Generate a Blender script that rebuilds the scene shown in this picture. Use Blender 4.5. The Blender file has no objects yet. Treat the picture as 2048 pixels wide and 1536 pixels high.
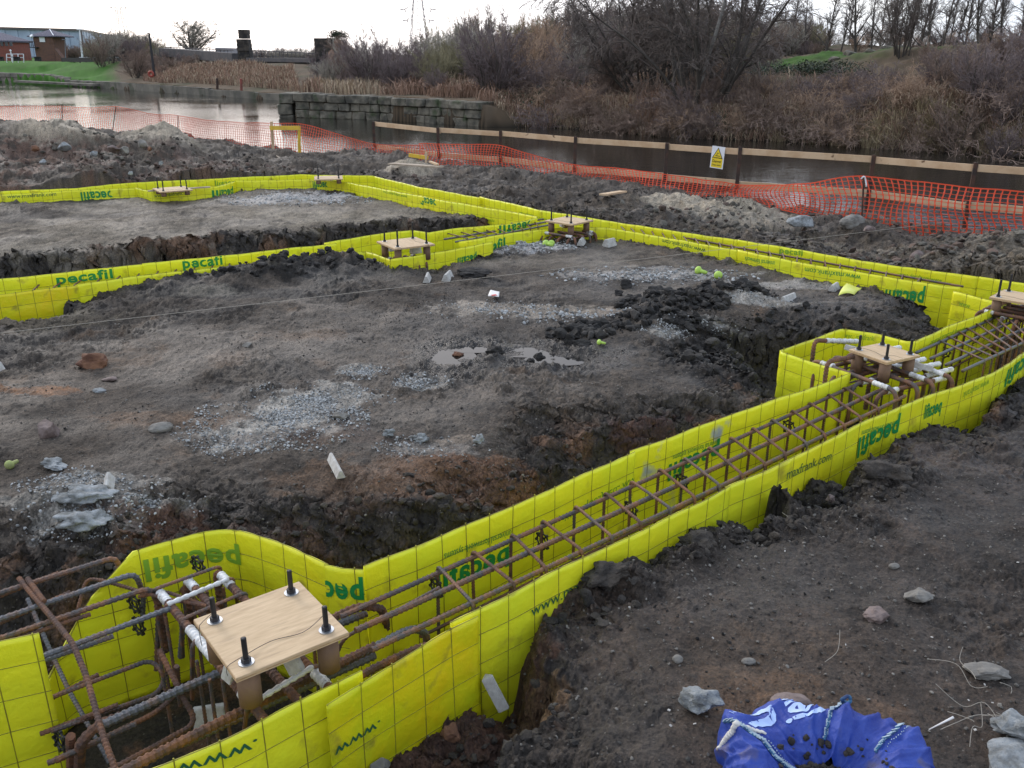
import bpy, bmesh, math, random
import numpy as np
from mathutils import Vector, Matrix, noise as mnoise
S = bpy.context.scene
COL = S.collection
# ------------------------------------------------------------------ camera, world, sun, exposure
F = 1773.6; HZ = 115.0; CZ = 1.75
PITCH = math.atan((768-HZ)/F); cp, sp = math.cos(PITCH), math.sin(PITCH)
cam = bpy.data.cameras.new('camera'); cam.sensor_fit = 'HORIZONTAL'; cam.angle = math.radians(60)
cam.clip_start = 0.05; cam.clip_end = 3000
camo = bpy.data.objects.new('camera', cam); COL.objects.link(camo)
camo.location = (0, 0, CZ); camo.rotation_euler = (math.pi/2-PITCH, 0, 0); S.camera = camo
SUN_EL, SUN_AZ = math.radians(32), math.radians(-40)       # azimuth from +Y towards +X
W = bpy.data.worlds.new('World'); S.world = W; W.use_nodes = True
nt = W.node_tree; nt.nodes.clear()
def wn(t): return nt.nodes.new(t)
out = wn('ShaderNodeOutputWorld'); bg = wn('ShaderNodeBackground'); bg2 = wn('ShaderNodeBackground')
sky = wn('ShaderNodeTexSky'); sky.sky_type = 'NISHITA'; sky.sun_disc = False
sky.sun_elevation = SUN_EL; sky.sun_rotation = SUN_AZ; sky.dust_density = 2.0
bg.inputs[1].default_value = 0.11; nt.links.new(sky.outputs[0], bg.inputs[0])
tc = wn('ShaderNodeTexCoord'); mp = wn('ShaderNodeMapping'); mp.inputs['Scale'].default_value = (1.0, 1.0, 3.0)
nt.links.new(tc.outputs['Generated'], mp.inputs[0])
no = wn('ShaderNodeTexNoise'); no.inputs['Scale'].default_value = 2.2; no.inputs['Detail'].default_value = 6; no.inputs['Roughness'].default_value = 0.55
nt.links.new(mp.outputs[0], no.inputs['Vector'])
cr = wn('ShaderNodeValToRGB'); cr.color_ramp.elements[0].position = 0.36; cr.color_ramp.elements[0].color = (0.46, 0.58, 0.78, 1)
cr.color_ramp.elements[1].position = 0.60; cr.color_ramp.elements[1].color = (1.0, 1.0, 1.0, 1)
nt.links.new(no.outputs['Fac'], cr.inputs[0])
# broad brightening of the cloud deck towards the left of the view
dt = wn('ShaderNodeVectorMath'); dt.operation = 'DOT_PRODUCT'; dt.inputs[1].default_value = (-0.66, 0.74, 0.12)
nt.links.new(tc.outputs['Generated'], dt.inputs[0])
mr = wn('ShaderNodeMapRange'); mr.inputs['From Min'].default_value = 0.45; mr.inputs['From Max'].default_value = 0.95
mr.inputs['To Min'].default_value = 0.0; mr.inputs['To Max'].default_value = 1.0
nt.links.new(dt.outputs['Value'], mr.inputs['Value'])
mxw = wn('ShaderNodeMixRGB'); nt.links.new(mr.outputs[0], mxw.inputs[0]); nt.links.new(cr.outputs[0], mxw.inputs[1]); mxw.inputs[2].default_value = (1.65, 1.52, 1.46, 1)
sxyz = wn('ShaderNodeSeparateXYZ'); nt.links.new(tc.outputs['Generated'], sxyz.inputs[0])
mel = wn('ShaderNodeMapRange'); mel.inputs['From Min'].default_value = 0.12; mel.inputs['From Max'].default_value = 0.75; nt.links.new(sxyz.outputs['Z'], mel.inputs['Value'])
mel2 = wn('ShaderNodeMixRGB'); mel2.blend_type = 'MULTIPLY'; nt.links.new(mel.outputs[0], mel2.inputs[0]); nt.links.new(mxw.outputs[0], mel2.inputs[1]); mel2.inputs[2].default_value = (0.80, 0.88, 1.0, 1)
nt.links.new(mel2.outputs[0], bg2.inputs[0]); bg2.inputs[1].default_value = 0.95
ms = wn('ShaderNodeMixShader'); ms.inputs[0].default_value = 0.88
nt.links.new(bg.outputs[0], ms.inputs[1]); nt.links.new(bg2.outputs[0], ms.inputs[2]); nt.links.new(ms.outputs[0], out.inputs[0])
sl = bpy.data.lights.new('sun', 'SUN'); sl.energy = 0.8; sl.angle = math.radians(18); sl.color = (1, 0.95, 0.88)
slo = bpy.data.objects.new('sun', sl); COL.objects.link(slo)
sd = Vector((math.sin(SUN_AZ)*math.cos(SUN_EL), math.cos(SUN_AZ)*math.cos(SUN_EL), math.sin(SUN_EL)))
slo.rotation_euler = sd.to_track_quat('Z', 'Y').to_euler()
S.view_settings.view_transform = 'Standard'; S.view_settings.look = 'None'; S.view_settings.exposure = 0.58; S.view_settings.gamma = 1.0
S.render.engine = 'CYCLES'; S.cycles.max_bounces = 6; S.cycles.transparent_max_bounces = 8

# ------------------------------------------------------------------ picture <-> place
def G(u, v, z):
    a = (u-1024)/F; b = (v-768)/F; d = sp+b*cp; f = cp-b*sp; k = (CZ-z)/d
    return np.array((a*k, f*k, z))
def Dp(u, v, y):
    a = (u-1024)/F; b = (v-768)/F; d = sp+b*cp; f = cp-b*sp; k = y/f
    return np.array((a*k, y, CZ-d*k))
def proj(p):
    x, y, z = p[0], p[1], p[2]-CZ
    f = y*cp - z*sp; up = y*sp + z*cp
    return 1024+F*x/f, 768-F*up/f

# ------------------------------------------------------------------ noise (numpy)
_RT = np.random.default_rng(5).random(65536)
def _h(ix, iy, s):
    return _RT[(ix*7919+iy*31337+((ix*iy) >> 3)*13+s*4241) & 65535]
def vn(x, y, s=0):
    x = np.asarray(x, float); y = np.asarray(y, float)
    ix = np.floor(x).astype(np.int64); iy = np.floor(y).astype(np.int64); fx = x-ix; fy = y-iy
    fx = fx*fx*(3-2*fx); fy = fy*fy*(3-2*fy)
    a = _h(ix, iy, s); b = _h(ix+1, iy, s); c = _h(ix, iy+1, s); d = _h(ix+1, iy+1, s)
    return (a*(1-fx)+b*fx)*(1-fy)+(c*(1-fx)+d*fx)*fy
def fbm(x, y, f=1.0, o=5, s=0, g=0.5, rot=0.6):
    x = np.asarray(x, float)*f; y = np.asarray(y, float)*f; t = 0; a = 1; n = 0
    for i in range(o):
        t = t+a*(vn(x+17.3*i, y-9.1*i, s+i)-0.5); n += a; a *= g
        x, y = 2.03*(x*math.cos(rot)-y*math.sin(rot)), 2.03*(x*math.sin(rot)+y*math.cos(rot))
    return t/n*2
def sst(a, b, x):
    t = np.clip((x-a)/(b-a), 0, 1); return t*t*(3-2*t)
def sdist(poly, x, y):
    d = np.full(x.shape, 1e9); ins = np.zeros(x.shape, bool); n = len(poly)
    for i in range(n):
        ax, ay = poly[i][:2]; bx, by = poly[(i+1) % n][:2]
        ex, ey = bx-ax, by-ay; L = ex*ex+ey*ey+1e-12
        t = np.clip(((x-ax)*ex+(y-ay)*ey)/L, 0, 1)
        d = np.minimum(d, (x-ax-t*ex)**2+(y-ay-t*ey)**2)
        if ay != by:
            ins ^= ((ay > y) != (by > y)) & (x < (bx-ax)*(y-ay)/(by-ay)+ax)
    d = np.sqrt(d); return np.where(ins, d, -d)
def gp(L, z): return [G(u, v, z)[:2] for u, v in L]

# ------------------------------------------------------------------ tagging, mesh building
def tag(o, label=None, cat=None, group=None, kind=None):
    if label: o['label'] = label
    if cat: o['category'] = cat
    if group: o['group'] = group
    if kind: o['kind'] = kind
    return o
def empty(name, loc=(0, 0, 0), rz=0):
    o = bpy.data.objects.new(name, None); COL.objects.link(o); o.location = loc; o.rotation_euler = (0, 0, rz)
    o.empty_display_size = 0.1; return o
def link_mesh(name, me, mat=None, parent=None, smooth=True):
    o = bpy.data.objects.new(name, me); COL.objects.link(o)
    if mat is not None: me.materials.append(mat)
    if smooth is not None: me.polygons.foreach_set('use_smooth', np.full(len(me.polygons), bool(smooth)))
    if parent is not None:
        o.parent = parent
        o.location = (0, 0, 0)
        m = Matrix.Translation(parent.location) @ parent.rotation_euler.to_matrix().to_4x4()
        if parent.type == 'EMPTY' and parent.parent is None:
            me.transform(m.inverted())
    return o
def np_mesh(V, Fc, name='m'):
    """V (n,3); Fc (m,k) uniform faces or list of lists"""
    me = bpy.data.meshes.new(name)
    V = np.asarray(V, np.float32)
    if isinstance(Fc, np.ndarray):
        k = Fc.shape[1]; m = len(Fc)
        me.vertices.add(len(V)); me.vertices.foreach_set('co', V.ravel())
        me.loops.add(m*k); me.loops.foreach_set('vertex_index', Fc.astype(np.int32).ravel())
        me.polygons.add(m); me.polygons.foreach_set('loop_start', np.arange(0, m*k, k, dtype=np.int32))
        me.polygons.foreach_set('loop_total', np.full(m, k, np.int32))
        me.update(calc_edges=True)
    else:
        me.from_pydata([tuple(map(float, v)) for v in V], [], [tuple(f) for f in Fc]); me.update()
    return me
class MB:
    def __init__(s): s.V = []; s.F = []; s.n = 0
    def add(s, V, Fc):
        s.V.extend([tuple(v) for v in V]); s.F.extend([tuple(i+s.n for i in f) for f in Fc]); s.n += len(V)
    def box(s, c, size, rz=0, ry=0, rx=0, bev=0):
        x, y, z = [q/2 for q in size]
        R = Matrix.Rotation(rz, 3, 'Z') @ Matrix.Rotation(ry, 3, 'Y') @ Matrix.Rotation(rx, 3, 'X')
        V = [Vector(c)+R @ Vector((a*x, b*y, d*z)) for a in (-1, 1) for b in (-1, 1) for d in (-1, 1)]
        s.add(V, [(0, 1, 3, 2), (4, 6, 7, 5), (0, 4, 5, 1), (2, 3, 7, 6), (0, 2, 6, 4), (1, 5, 7, 3)])
    def beam(s, a, b, w, h, up=(0, 0, 1)):
        a = Vector(a); b = Vector(b); d = (b-a).normalized(); u = Vector(up)
        if abs(d.dot(u)) > 0.98: u = Vector((1, 0, 0))
        r = d.cross(u).normalized(); u = r.cross(d)
        V = [p+r*i*w/2+u*j*h/2 for p in (a, b) for i, j in ((-1, -1), (1, -1), (1, 1), (-1, 1))]
        s.add(V, [(3, 2, 1, 0), (4, 5, 6, 7), (0, 1, 5, 4), (1, 2, 6, 5), (2, 3, 7, 6), (3, 0, 4, 7)])
    def tube(s, pts, r, n=8, r2=None, caps=True, rib=0, ribh=0.0):
        P = [Vector(p) for p in pts]; m = len(P)
        rs = r if isinstance(r, (list, tuple, np.ndarray)) else [r+((r2 if r2 is not None else r)-r)*i/max(1, m-1) for i in range(m)]
        t0 = (P[1]-P[0]).normalized(); u = t0.orthogonal().normalized(); V = []; L = 0
        for i in range(m):
            t = (P[min(i+1, m-1)]-P[max(i-1, 0)]).normalized()
            u = (u-t*u.dot(t)).normalized(); w = t.cross(u)
            if i: L += (P[i]-P[i-1]).length
            for k in range(n):
                a = 2*math.pi*k/n; q = rs[i]
                if rib: q *= 1+ribh*(1 if math.sin(2*math.pi*(L/rib)+a) > 0.25 else -0.4)
                V.append(P[i]+u*math.cos(a)*q+w*math.sin(a)*q)
        Fc = [(i*n+k, i*n+(k+1) % n, (i+1)*n+(k+1) % n, (i+1)*n+k) for i in range(m-1) for k in range(n)]
        if caps: Fc += [tuple(range(n-1, -1, -1)), tuple((m-1)*n+k for k in range(n))]
        s.add(V, Fc)
    def cyl(s, a, b, r, n=16, r2=None): s.tube([a, b], r, n, r2)
    def prism(s, prof, a, b, up=(0, 0, 1)):
        """extrude profile (side,up) from a to b"""
        a = Vector(a); b = Vector(b); d = (b-a).normalized(); u = Vector(up)
        if abs(d.dot(u)) > 0.98: u = Vector((1, 0, 0))
        r = d.cross(u).normalized(); u = r.cross(d); n = len(prof)
        V = [p+r*i+u*j for p in (a, b) for i, j in prof]
        s.add(V, [tuple(range(n-1, -1, -1)), tuple(range(n, 2*n))]+[(k, (k+1) % n, n+(k+1) % n, n+k) for k in range(n)])
    def build(s, name, mat, parent=None, smooth=False, bevel=0):
        me = bpy.data.meshes.new(name); me.from_pydata([tuple(v) for v in s.V], [], s.F); me.update()
        bm = bmesh.new(); bm.from_mesh(me); bmesh.ops.recalc_face_normals(bm, faces=bm.faces)
        if bevel: bmesh.ops.bevel(bm, geom=bm.edges[:], offset=bevel, segments=2, affect='EDGES', clamp_overlap=True)
        bm.to_mesh(me); bm.free()
        return link_mesh(name, me, mat, parent, smooth)
def catmull(P, step):
    P = [np.array(p, float) for p in P]; out_ = []
    if len(P) < 3: P2 = P
    n = len(P)
    for i in range(n-1):
        p0 = P[max(i-1, 0)]; p1 = P[i]; p2 = P[i+1]; p3 = P[min(i+2, n-1)]
        L = np.linalg.norm(p2-p1); k = max(1, int(round(L/step)))
        for j in range(k):
            t = j/k
            out_.append(0.5*((2*p1)+(-p0+p2)*t+(2*p0-5*p1+4*p2-p3)*t*t+(-p0+3*p1-3*p2+p3)*t**3))
    out_.append(P[-1]); return out_
def fillet(P, r, step):
    """polyline with rounded corners"""
    P = [Vector(p) for p in P]; Q = [P[0]]
    for i in range(1, len(P)-1):
        a, b, c = P[i-1], P[i], P[i+1]; d1 = (a-b); d2 = (c-b)
        rr = min(r, d1.length*0.49, d2.length*0.49)
        s_, e_ = b+d1.normalized()*rr, b+d2.normalized()*rr
        for j in range(7):
            t = j/6; Q.append(s_*(1-t)**2+b*2*t*(1-t)+e_*t*t)
    Q.append(P[-1]); R = []
    for i in range(len(Q)-1):
        L = (Q[i+1]-Q[i]).length; k = max(1, int(L/step))
        for j in range(k): R.append(Q[i].lerp(Q[i+1], j/k))
    R.append(Q[-1]); return R

# ------------------------------------------------------------------ materials
MATS = {}
def mat(name, col, rough=0.8, noise=None, col2=None, bump=0, bscale=40, metal=0, spec=0.5, detail=6, lo=0.4, hi=0.6, trans=0, island=0, stretch=None, col3=None, n3=None, lo3=.55, hi3=.65, obj=True):
    m = bpy.data.materials.new(name); m.use_nodes = True; t = m.node_tree; p = t.nodes['Principled BSDF']
    p.inputs['Base Color'].default_value = (*col, 1); p.inputs['Roughness'].default_value = rough
    p.inputs['Metallic'].default_value = metal; p.inputs['Specular IOR Level'].default_value = spec
    tcn = t.nodes.new('ShaderNodeTexCoord'); csock = None
    crd = tcn.outputs['Object']
    if stretch:
        mpg = t.nodes.new('ShaderNodeMapping'); mpg.inputs['Scale'].default_value = stretch; t.links.new(crd, mpg.inputs[0]); crd = mpg.outputs[0]
    if noise:
        n = t.nodes.new('ShaderNodeTexNoise'); n.inputs['Scale'].default_value = noise; n.inputs['Detail'].default_value = detail; n.inputs['Roughness'].default_value = 0.62
        t.links.new(crd, n.inputs['Vector'])
        r = t.nodes.new('ShaderNodeValToRGB'); r.color_ramp.elements[0].position = lo; r.color_ramp.elements[1].position = hi
        r.color_ramp.elements[0].color = (*col, 1); r.color_ramp.elements[1].color = (*(col2 or col), 1)
        t.links.new(n.outputs['Fac'], r.inputs[0]); csock = r.outputs[0]
    if col3:
        n = t.nodes.new('ShaderNodeTexNoise'); n.inputs['Scale'].default_value = n3; n.inputs['Detail'].default_value = 5
        t.links.new(crd, n.inputs['Vector'])
        r = t.nodes.new('ShaderNodeMapRange'); r.inputs['From Min'].default_value = lo3; r.inputs['From Max'].default_value = hi3
        t.links.new(n.outputs['Fac'], r.inputs['Value'])
        x = t.nodes.new('ShaderNodeMixRGB'); t.links.new(r.outputs[0], x.inputs[0])
        if csock: t.links.new(csock, x.inputs[1])
        else: x.inputs[1].default_value = (*col, 1)
        x.inputs[2].default_value = (*col3, 1); csock = x.outputs[0]
    if island:
        g = t.nodes.new('ShaderNodeNewGeometry'); h = t.nodes.new('ShaderNodeHueSaturation')
        mrn = t.nodes.new('ShaderNodeMapRange'); mrn.inputs['To Min'].default_value = 1-island; mrn.inputs['To Max'].default_value = 1+island
        t.links.new(g.outputs['Random Per Island'], mrn.inputs['Value']); t.links.new(mrn.outputs[0], h.inputs['Value'])
        if csock: t.links.new(csock, h.inputs['Color'])
        else: h.inputs['Color'].default_value = (*col, 1)
        csock = h.outputs[0]
    if csock: t.links.new(csock, p.inputs['Base Color'])
    if bump:
        n = t.nodes.new('ShaderNodeTexNoise'); n.inputs['Scale'].default_value = bscale; n.inputs['Detail'].default_value = 8; n.inputs['Roughness'].default_value = 0.65
        t.links.new(crd, n.inputs['Vector']); b = t.nodes.new('ShaderNodeBump'); b.inputs['Strength'].default_value = bump; b.inputs['Distance'].default_value = 0.02
        t.links.new(n.outputs['Fac'], b.inputs['Height']); t.links.new(b.outputs[0], p.inputs['Normal'])
    if trans:
        tr = t.nodes.new('ShaderNodeBsdfTranslucent'); mx = t.nodes.new('ShaderNodeMixShader'); mx.inputs[0].default_value = trans
        if csock: t.links.new(csock, tr.inputs[0])
        else: tr.inputs[0].default_value = (*col, 1)
        o_ = t.nodes['Material Output']; t.links.new(p.outputs[0], mx.inputs[1]); t.links.new(tr.outputs[0], mx.inputs[2]); t.links.new(mx.outputs[0], o_.inputs[0])
    MATS[name] = m; return m
M_film = mat('yellow_film', (0.84, 0.90, 0.035), 0.34, noise=1.6, col2=(0.96, 0.90, 0.025), lo=.35, hi=.65, bump=.6, bscale=8, trans=.16, col3=(0.30, .22, .05), n3=7, lo3=.60, hi3=.80)
M_film2 = mat('yellow_film_dirty', (0.76, 0.82, 0.014), 0.42, noise=2.2, col2=(0.90, 0.70, 0.008), lo=.35, hi=.6, bump=.6, bscale=9, trans=.16, col3=(0.2, .13, .05), n3=7, lo3=.58, hi3=.76)
M_film3 = mat('yellow_film_scuffed', (0.84, 0.90, 0.035), 0.4, noise=1.6, col2=(0.96, 0.90, 0.025), lo=.35, hi=.65, bump=.6, bscale=8, trans=.16, col3=(0.42, .47, .52), n3=3.2, lo3=.60, hi3=.66)
M_wire = mat('wire_under_film', (0.34, 0.32, 0.015), 0.6, noise=6, col2=(.20, .17, .02))
M_green = mat('green_print', (0.01, 0.26, 0.06), 0.5, trans=.0)
M_greenp = mat('pale_green_print', (0.22, 0.42, 0.03), 0.5)
M_greend = mat('dark_green_print', (0.02, 0.12, 0.05), 0.5)
M_rebar = mat('rusty_steel', (0.085, 0.075, 0.075), 0.62, noise=14, col2=(0.21, 0.10, 0.055), lo=.42, hi=.6, bump=.3, bscale=120, metal=.15)
M_rebar2 = mat('bluish_steel', (0.12, 0.125, 0.14), 0.55, noise=10, col2=(0.17, 0.11, 0.085), lo=.5, hi=.64, bump=.3, bscale=120, metal=.25)
M_rust = mat('brown_rust', (0.085, 0.05, 0.04), 0.8, noise=18, col2=(0.20, 0.09, 0.045), lo=.42, hi=.62, bump=.3, bscale=120)
M_ply = mat('plywood', (0.47, 0.33, 0.19), 0.7, noise=7, col2=(0.64, 0.47, 0.29), bump=.15, bscale=60, col3=(0.27, .18, .11), n3=5, lo3=.56, hi3=.85, lo=.3, hi=.7, stretch=(1.3, 9, 1.3))
M_plyedge = mat('plywood_edge', (0.36, 0.22, 0.11), 0.8, noise=30, col2=(0.5, 0.33, 0.18))
M_zinc = mat('zinc_washer', (0.55, 0.58, 0.62), 0.35, metal=.9)
M_bolt = mat('black_bolt', (0.03, 0.03, 0.034), 0.5, metal=.4)
M_sleeve = mat('brown_sleeve', (0.16, 0.095, 0.06), 0.75, noise=9, col2=(0.22, .13, .08), bump=.15)
M_tape = mat('white_tape', (0.66, 0.66, 0.65), 0.4, noise=22, col2=(0.35, .33, .31), lo=.5, hi=.66, bump=.3, bscale=40)
M_conc = mat('pale_concrete', (0.50, 0.49, 0.46), 0.9, noise=30, col2=(0.38, .36, .33), bump=.25, bscale=70)
M_black = mat('black_plastic', (0.015, 0.015, 0.016), 0.4)
M_wireb = mat('tying_wire', (0.03, 0.028, 0.026), 0.6)
M_timber = mat('sawn_timber', (0.50, 0.34, 0.20), 0.8, noise=3.5, col2=(0.60, .44, .28), bump=.15, bscale=30, col3=(0.16, .09, .05), n3=7, lo3=.66, hi3=.74)
M_oldwood = mat('weathered_board', (0.34, 0.27, 0.20), 0.85, noise=8, col2=(0.45, .37, .28), bump=.25)
M_post = mat('rusty_post', (0.035, 0.024, 0.02), 0.8, noise=9, col2=(0.08, .04, .025), bump=.2)
M_net = mat('orange_net', (0.80, 0.10, 0.035), 0.55, trans=.25)
M_string = mat('string', (0.35, .32, .27), 0.9)
M_yboard = mat('yellow_board', (0.72, 0.48, 0.03), 0.6, noise=12, col2=(.6, .38, .05))
M_white = mat('white_paint', (0.75, 0.77, 0.8), 0.5)
M_signy = mat('sign_yellow', (0.80, 0.60, 0.02), 0.5)
M_signk = mat('sign_black', (0.02, 0.018, 0.015), 0.5)
M_stone = mat('quay_stone', (0.055, 0.052, 0.042), 0.9, noise=1.8, col2=(0.19, .17, .13), lo=.38, hi=.62, bump=.7, bscale=9, col3=(0.05, .065, .03), n3=1.3, lo3=.55, hi3=.68)
M_stonel = mat('blackened_stone', (0.02, 0.019, 0.019), 0.9, noise=1.6, col2=(0.085, .07, .055), lo=.42, hi=.66, bump=.7, bscale=7)
M_cwall = mat('concrete_quay', (0.17, 0.155, 0.125), 0.9, noise=.7, col2=(0.10, .095, .08), bump=.4, bscale=4, col3=(0.05, .06, .035), n3=.35, lo3=.56, hi3=.68)
M_brick = mat('red_brown_brick', (0.17, 0.085, 0.06), 0.9, noise=3, col2=(0.12, .07, .055), bump=.2)
M_brickr = mat('red_brick', (0.26, 0.08, 0.06), 0.9, noise=3, col2=(0.19, .07, .055), bump=.2)
M_slate = mat('slate_roof', (0.055, 0.055, 0.08), 0.9, noise=6, col2=(.14, .13, .17))
M_shed = mat('blue_grey_cladding', (0.36, 0.43, 0.55), 0.5, noise=.4, col2=(.29, .35, .46))
M_shedr = mat('shed_trim', (0.10, 0.08, 0.08), 0.5)
M_glass = mat('dark_glass', (0.04, 0.05, 0.055), 0.1)
M_steelg = mat('grey_steel', (0.16, 0.17, 0.20), 0.6)
M_dark = mat('dark_ironwork', (0.025, 0.024, 0.026), 0.7)
M_bridge = mat('bridge_steel', (0.06, 0.06, 0.066), 0.7, noise=1, col2=(.10, .09, .09))
M_red = mat('faded_red', (0.30, 0.05, 0.03), 0.6)
M_bag = mat('blue_woven_bag', (0.012, 0.035, 0.26), 0.5, noise=7, col2=(0.03, 0.075, 0.38), lo=.35, hi=.65, bump=.4, bscale=45, col3=(0.13, .10, .08), n3=7, lo3=.56, hi3=.68)
M_bagw = mat('white_edge', (0.6, 0.58, 0.55), 0.7, noise=12, col2=(.3, .22, .16), lo=.5, hi=.65, bump=.3)
M_bagt = mat('pale_blue_print', (0.42, 0.55, 0.85), 0.5)
M_rope = mat('blue_binding', (0.02, 0.045, 0.13), 0.7, noise=30, col2=(.05, .18, .32), bump=.4, bscale=90)
M_stitch = mat('pale_stitching', (0.45, .55, .6), .7)
M_lime = mat('lime_rubber', (0.42, .62, .10), .5)
M_limed = mat('dusty_lime_rubber', (0.34, .40, .12), .7, noise=20, col2=(.25, .27, .1))
M_paper = mat('white_card', (0.75, .72, .70), .8)
M_paperr = mat('red_mark', (0.6, .06, .05), .8)
M_ypaper = mat('yellow_film_scrap', (0.62, .66, .10), .5, noise=9, col2=(.72, .72, .2), bump=.2)
M_rock = mat('grey_stone', (0.15, .14, .125), .9, noise=9, col2=(0.25, .235, .21), bump=.5, bscale=30)
M_rockl = mat('cement_lump', (0.16, .165, .16), .95, noise=14, col2=(0.34, .36, .37), lo=.4, hi=.6, bump=.9, bscale=40)
M_rockb = mat('brick_fragment', (0.12, .055, .035), .9, noise=9, col2=(0.22, .11, .06), bump=.5, bscale=35)
M_rockd = mat('dark_clod', (0.014, .013, .012), .9, noise=9, col2=(0.035, .031, .028), bump=.7, bscale=40)
M_rockp = mat('pink_stone', (0.22, .17, .155), .9, noise=9, col2=(0.10, .07, .06), bump=.5, bscale=30)
M_clod = mat('soil_clods', (0.030, .026, .023), .95, noise=12, col2=(0.066, .054, .043), bump=.9, bscale=60, island=.4)
M_clodd = mat('black_clods', (0.016, .015, .0145), .95, noise=5, col2=(0.04, .036, .032), bump=.6, bscale=50, island=.5)
M_grit = mat('grit', (0.13, .12, .105), .9, island=.6)
M_gravel = mat('crushed_cement', (0.31, .315, .31), .95, island=.6, bump=.5, bscale=60)
M_gravelb = mat('rubble_bits', (0.10, .07, .055), .95, island=.6, bump=.4, bscale=60)
M_sandclod = mat('sandy_clods', (0.11, .10, .082), .95, island=.4, bump=.6, bscale=50)
def twig(name, c): c = tuple(q*3.1 for q in c); return mat(name, c, .9, noise=.8, col2=tuple(q*1.5 for q in c), spec=.2)
M_tw_purple = twig('purple_twigs', (0.056, .045, .044)); M_tw_brown = twig('brown_twigs', (0.070, .052, .042))
M_tw_olive = twig('olive_twigs', (0.075, .068, .042)); M_tw_tan = twig('tan_twigs', (0.11, .078, .055))
M_tw_dark = twig('dark_twigs', (0.035, .030, .028)); M_tw_grey = twig('grey_twigs', (0.095, .088, .075))
M_tw_wil = twig('willow_twigs', (0.042, .035, .031))
M_bark = mat('bark', (0.075, .065, .056), .95, noise=3, col2=(.08, .07, .058), bump=.4)
M_birch = mat('pale_bark', (0.26, .245, .22), .9, noise=4, col2=(.12, .11, .10), bump=.3)
M_reed = mat('dead_reed', (0.42, .34, .21), .9, island=.45, spec=.2)
M_brack = mat('dead_bracken', (0.27, .175, .125), .95, island=.5, spec=.2)
M_grassd = mat('rough_grass', (0.38, .30, .21), .95, island=.5, spec=.2)
M_ivy = mat('ivy_leaf', (0.025, .042, .015), .6, island=.6)
M_grassg = mat('mown_grass', (0.042, .135, .012), .9, noise=.25, col2=(.055, .16, .018), bump=.6, bscale=3)

# ================================================================== formwork layout (needed by the ground)
ZT = -0.10            # top of the yellow formwork
WALLS = dict(
 a_far1=[(80,1400,-.56),(130,1290,-.42),(180,1195,-.25),(265,1103),(340,1080),(410,1062),(475,1060),(540,1080),(600,1108),(655,1130)],
 a_far1b=[(648,1129),(690,1138),(727,1138)],
 a_far2=[(727,1133),(1035,1009),(1162,954),(1268,903)],
 a_far3=[(1262,903),(1480,826),(1700,748)],
 a_far4=[(1700,746),(1557,704),(1685,656),(1756,668),(1819,685),(1838,682)],
 a_far5=[(1835,681),(1900,652),(2014,607)],
 a_near1=[(250,1563),(311,1536),(480,1461),(721,1340)],
 a_near2=[(645,1404),(775,1319),(888,1256),(947,1227)],
 a_near3=[(896,1241),(1072,1155),(1255,1069),(1400,1002),(1455,971)],
 a_near4=[(1450,973),(1577,920),(1694,859),(1837,797),(1899,775),(1987,746),(2048,706),(2130,655)],
 b_far1=[(600,349),(747,352),(839,374),(959,395)],
 b_far2=[(959,393),(1075,419),(1160,433),(1300,455),(1475,480)],
 b_far3=[(1475,479),(1797,533),(1957,553)],
 b_far4=[(1957,553),(2048,567),(2140,590)],
 b_near1=[(700,366),(805,386),(880,400)],
 b_near2=[(880,400),(1024,424),(1075,434)],
 c_near5=[(918,484),(1017,467),(1123,456),(1205,456),(1270,465),(1300,470)],
 b_near3=[(1300,470),(1475,500)],
 b_near4=[(1475,500),(1610,527),(1789,556),(1884,571),(1921,574)],
 b_near5=[(1905,583),(1960,596),(2014,609)],
 c_far1=[(1075,435),(1024,448),(897,458),(856,465)],
 c_far2=[(856,465),(824,460),(760,468),(648,485)],
 c_far3=[(673,487),(530,502),(284,528)],
 c_far4=[(284,529),(10,557),(-60,566)],
 c_near1=[(-40,595),(51,583),(156,571)],
 c_near2=[(150,570),(331,545),(530,527)],
 c_near3=[(530,527),(700,506),(730,503),(781,519)],
 c_near4=[(781,519),(907,499),(985,484)],
 d_far1=[(-60,386),(0,383),(154,376),(256,366)],
 d_far2=[(256,366),(434,357),(601,349)],
 d_near1=[(-60,394),(0,390),(150,381),(270,376)],
 d_near2=[(270,376),(304,383),(434,373),(470,362)],
 d_near3=[(470,362),(625,359),(656,360),(700,366)],
)
def wpts(k): return [G(q[0], q[1], q[2] if len(q) > 2 else ZT)[:2] for q in WALLS[k]]
FOOT = [  # footprints of the beams: inside the formwork the ground is dug out
  wpts('a_far1')+wpts('a_far2')+wpts('a_far3')[1:]+wpts('a_far4')[1:]+wpts('a_far5')[1:]+[G(2200,590,ZT)[:2], G(2200,640,ZT)[:2]]+wpts('a_near4')[::-1]+wpts('a_near3')[::-1][1:]+wpts('a_near1')[::-1][1:]+[np.array((-1.6,1.5))],
  wpts('b_far2')[1:]+wpts('b_far3')[1:]+wpts('b_far4')[1:]+[G(2200,640,ZT)[:2]]+wpts('b_near4')[::-1]+wpts('b_near3')[::-1][1:]+wpts('c_near5')[::-1][1:]+wpts('c_near4')[::-1][1:]+wpts('c_near3')[::-1][1:]+wpts('c_near2')[::-1][1:]+wpts('c_near1')[::-1]+wpts('c_far4')[::-1]+wpts('c_far3')[::-1][1:-1]+wpts('c_far2')[::-1]+wpts('c_far1')[::-1][1:],
  wpts('d_far1')+wpts('d_far2')[1:]+wpts('b_far1')+wpts('b_far2')[1:2]+wpts('b_near2')[::-1]+wpts('b_near1')[::-1][1:]+wpts('d_near3')[::-1][1:]+wpts('d_near2')[::-1][1:]+wpts('d_near1')[::-1][1:],
]
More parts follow.
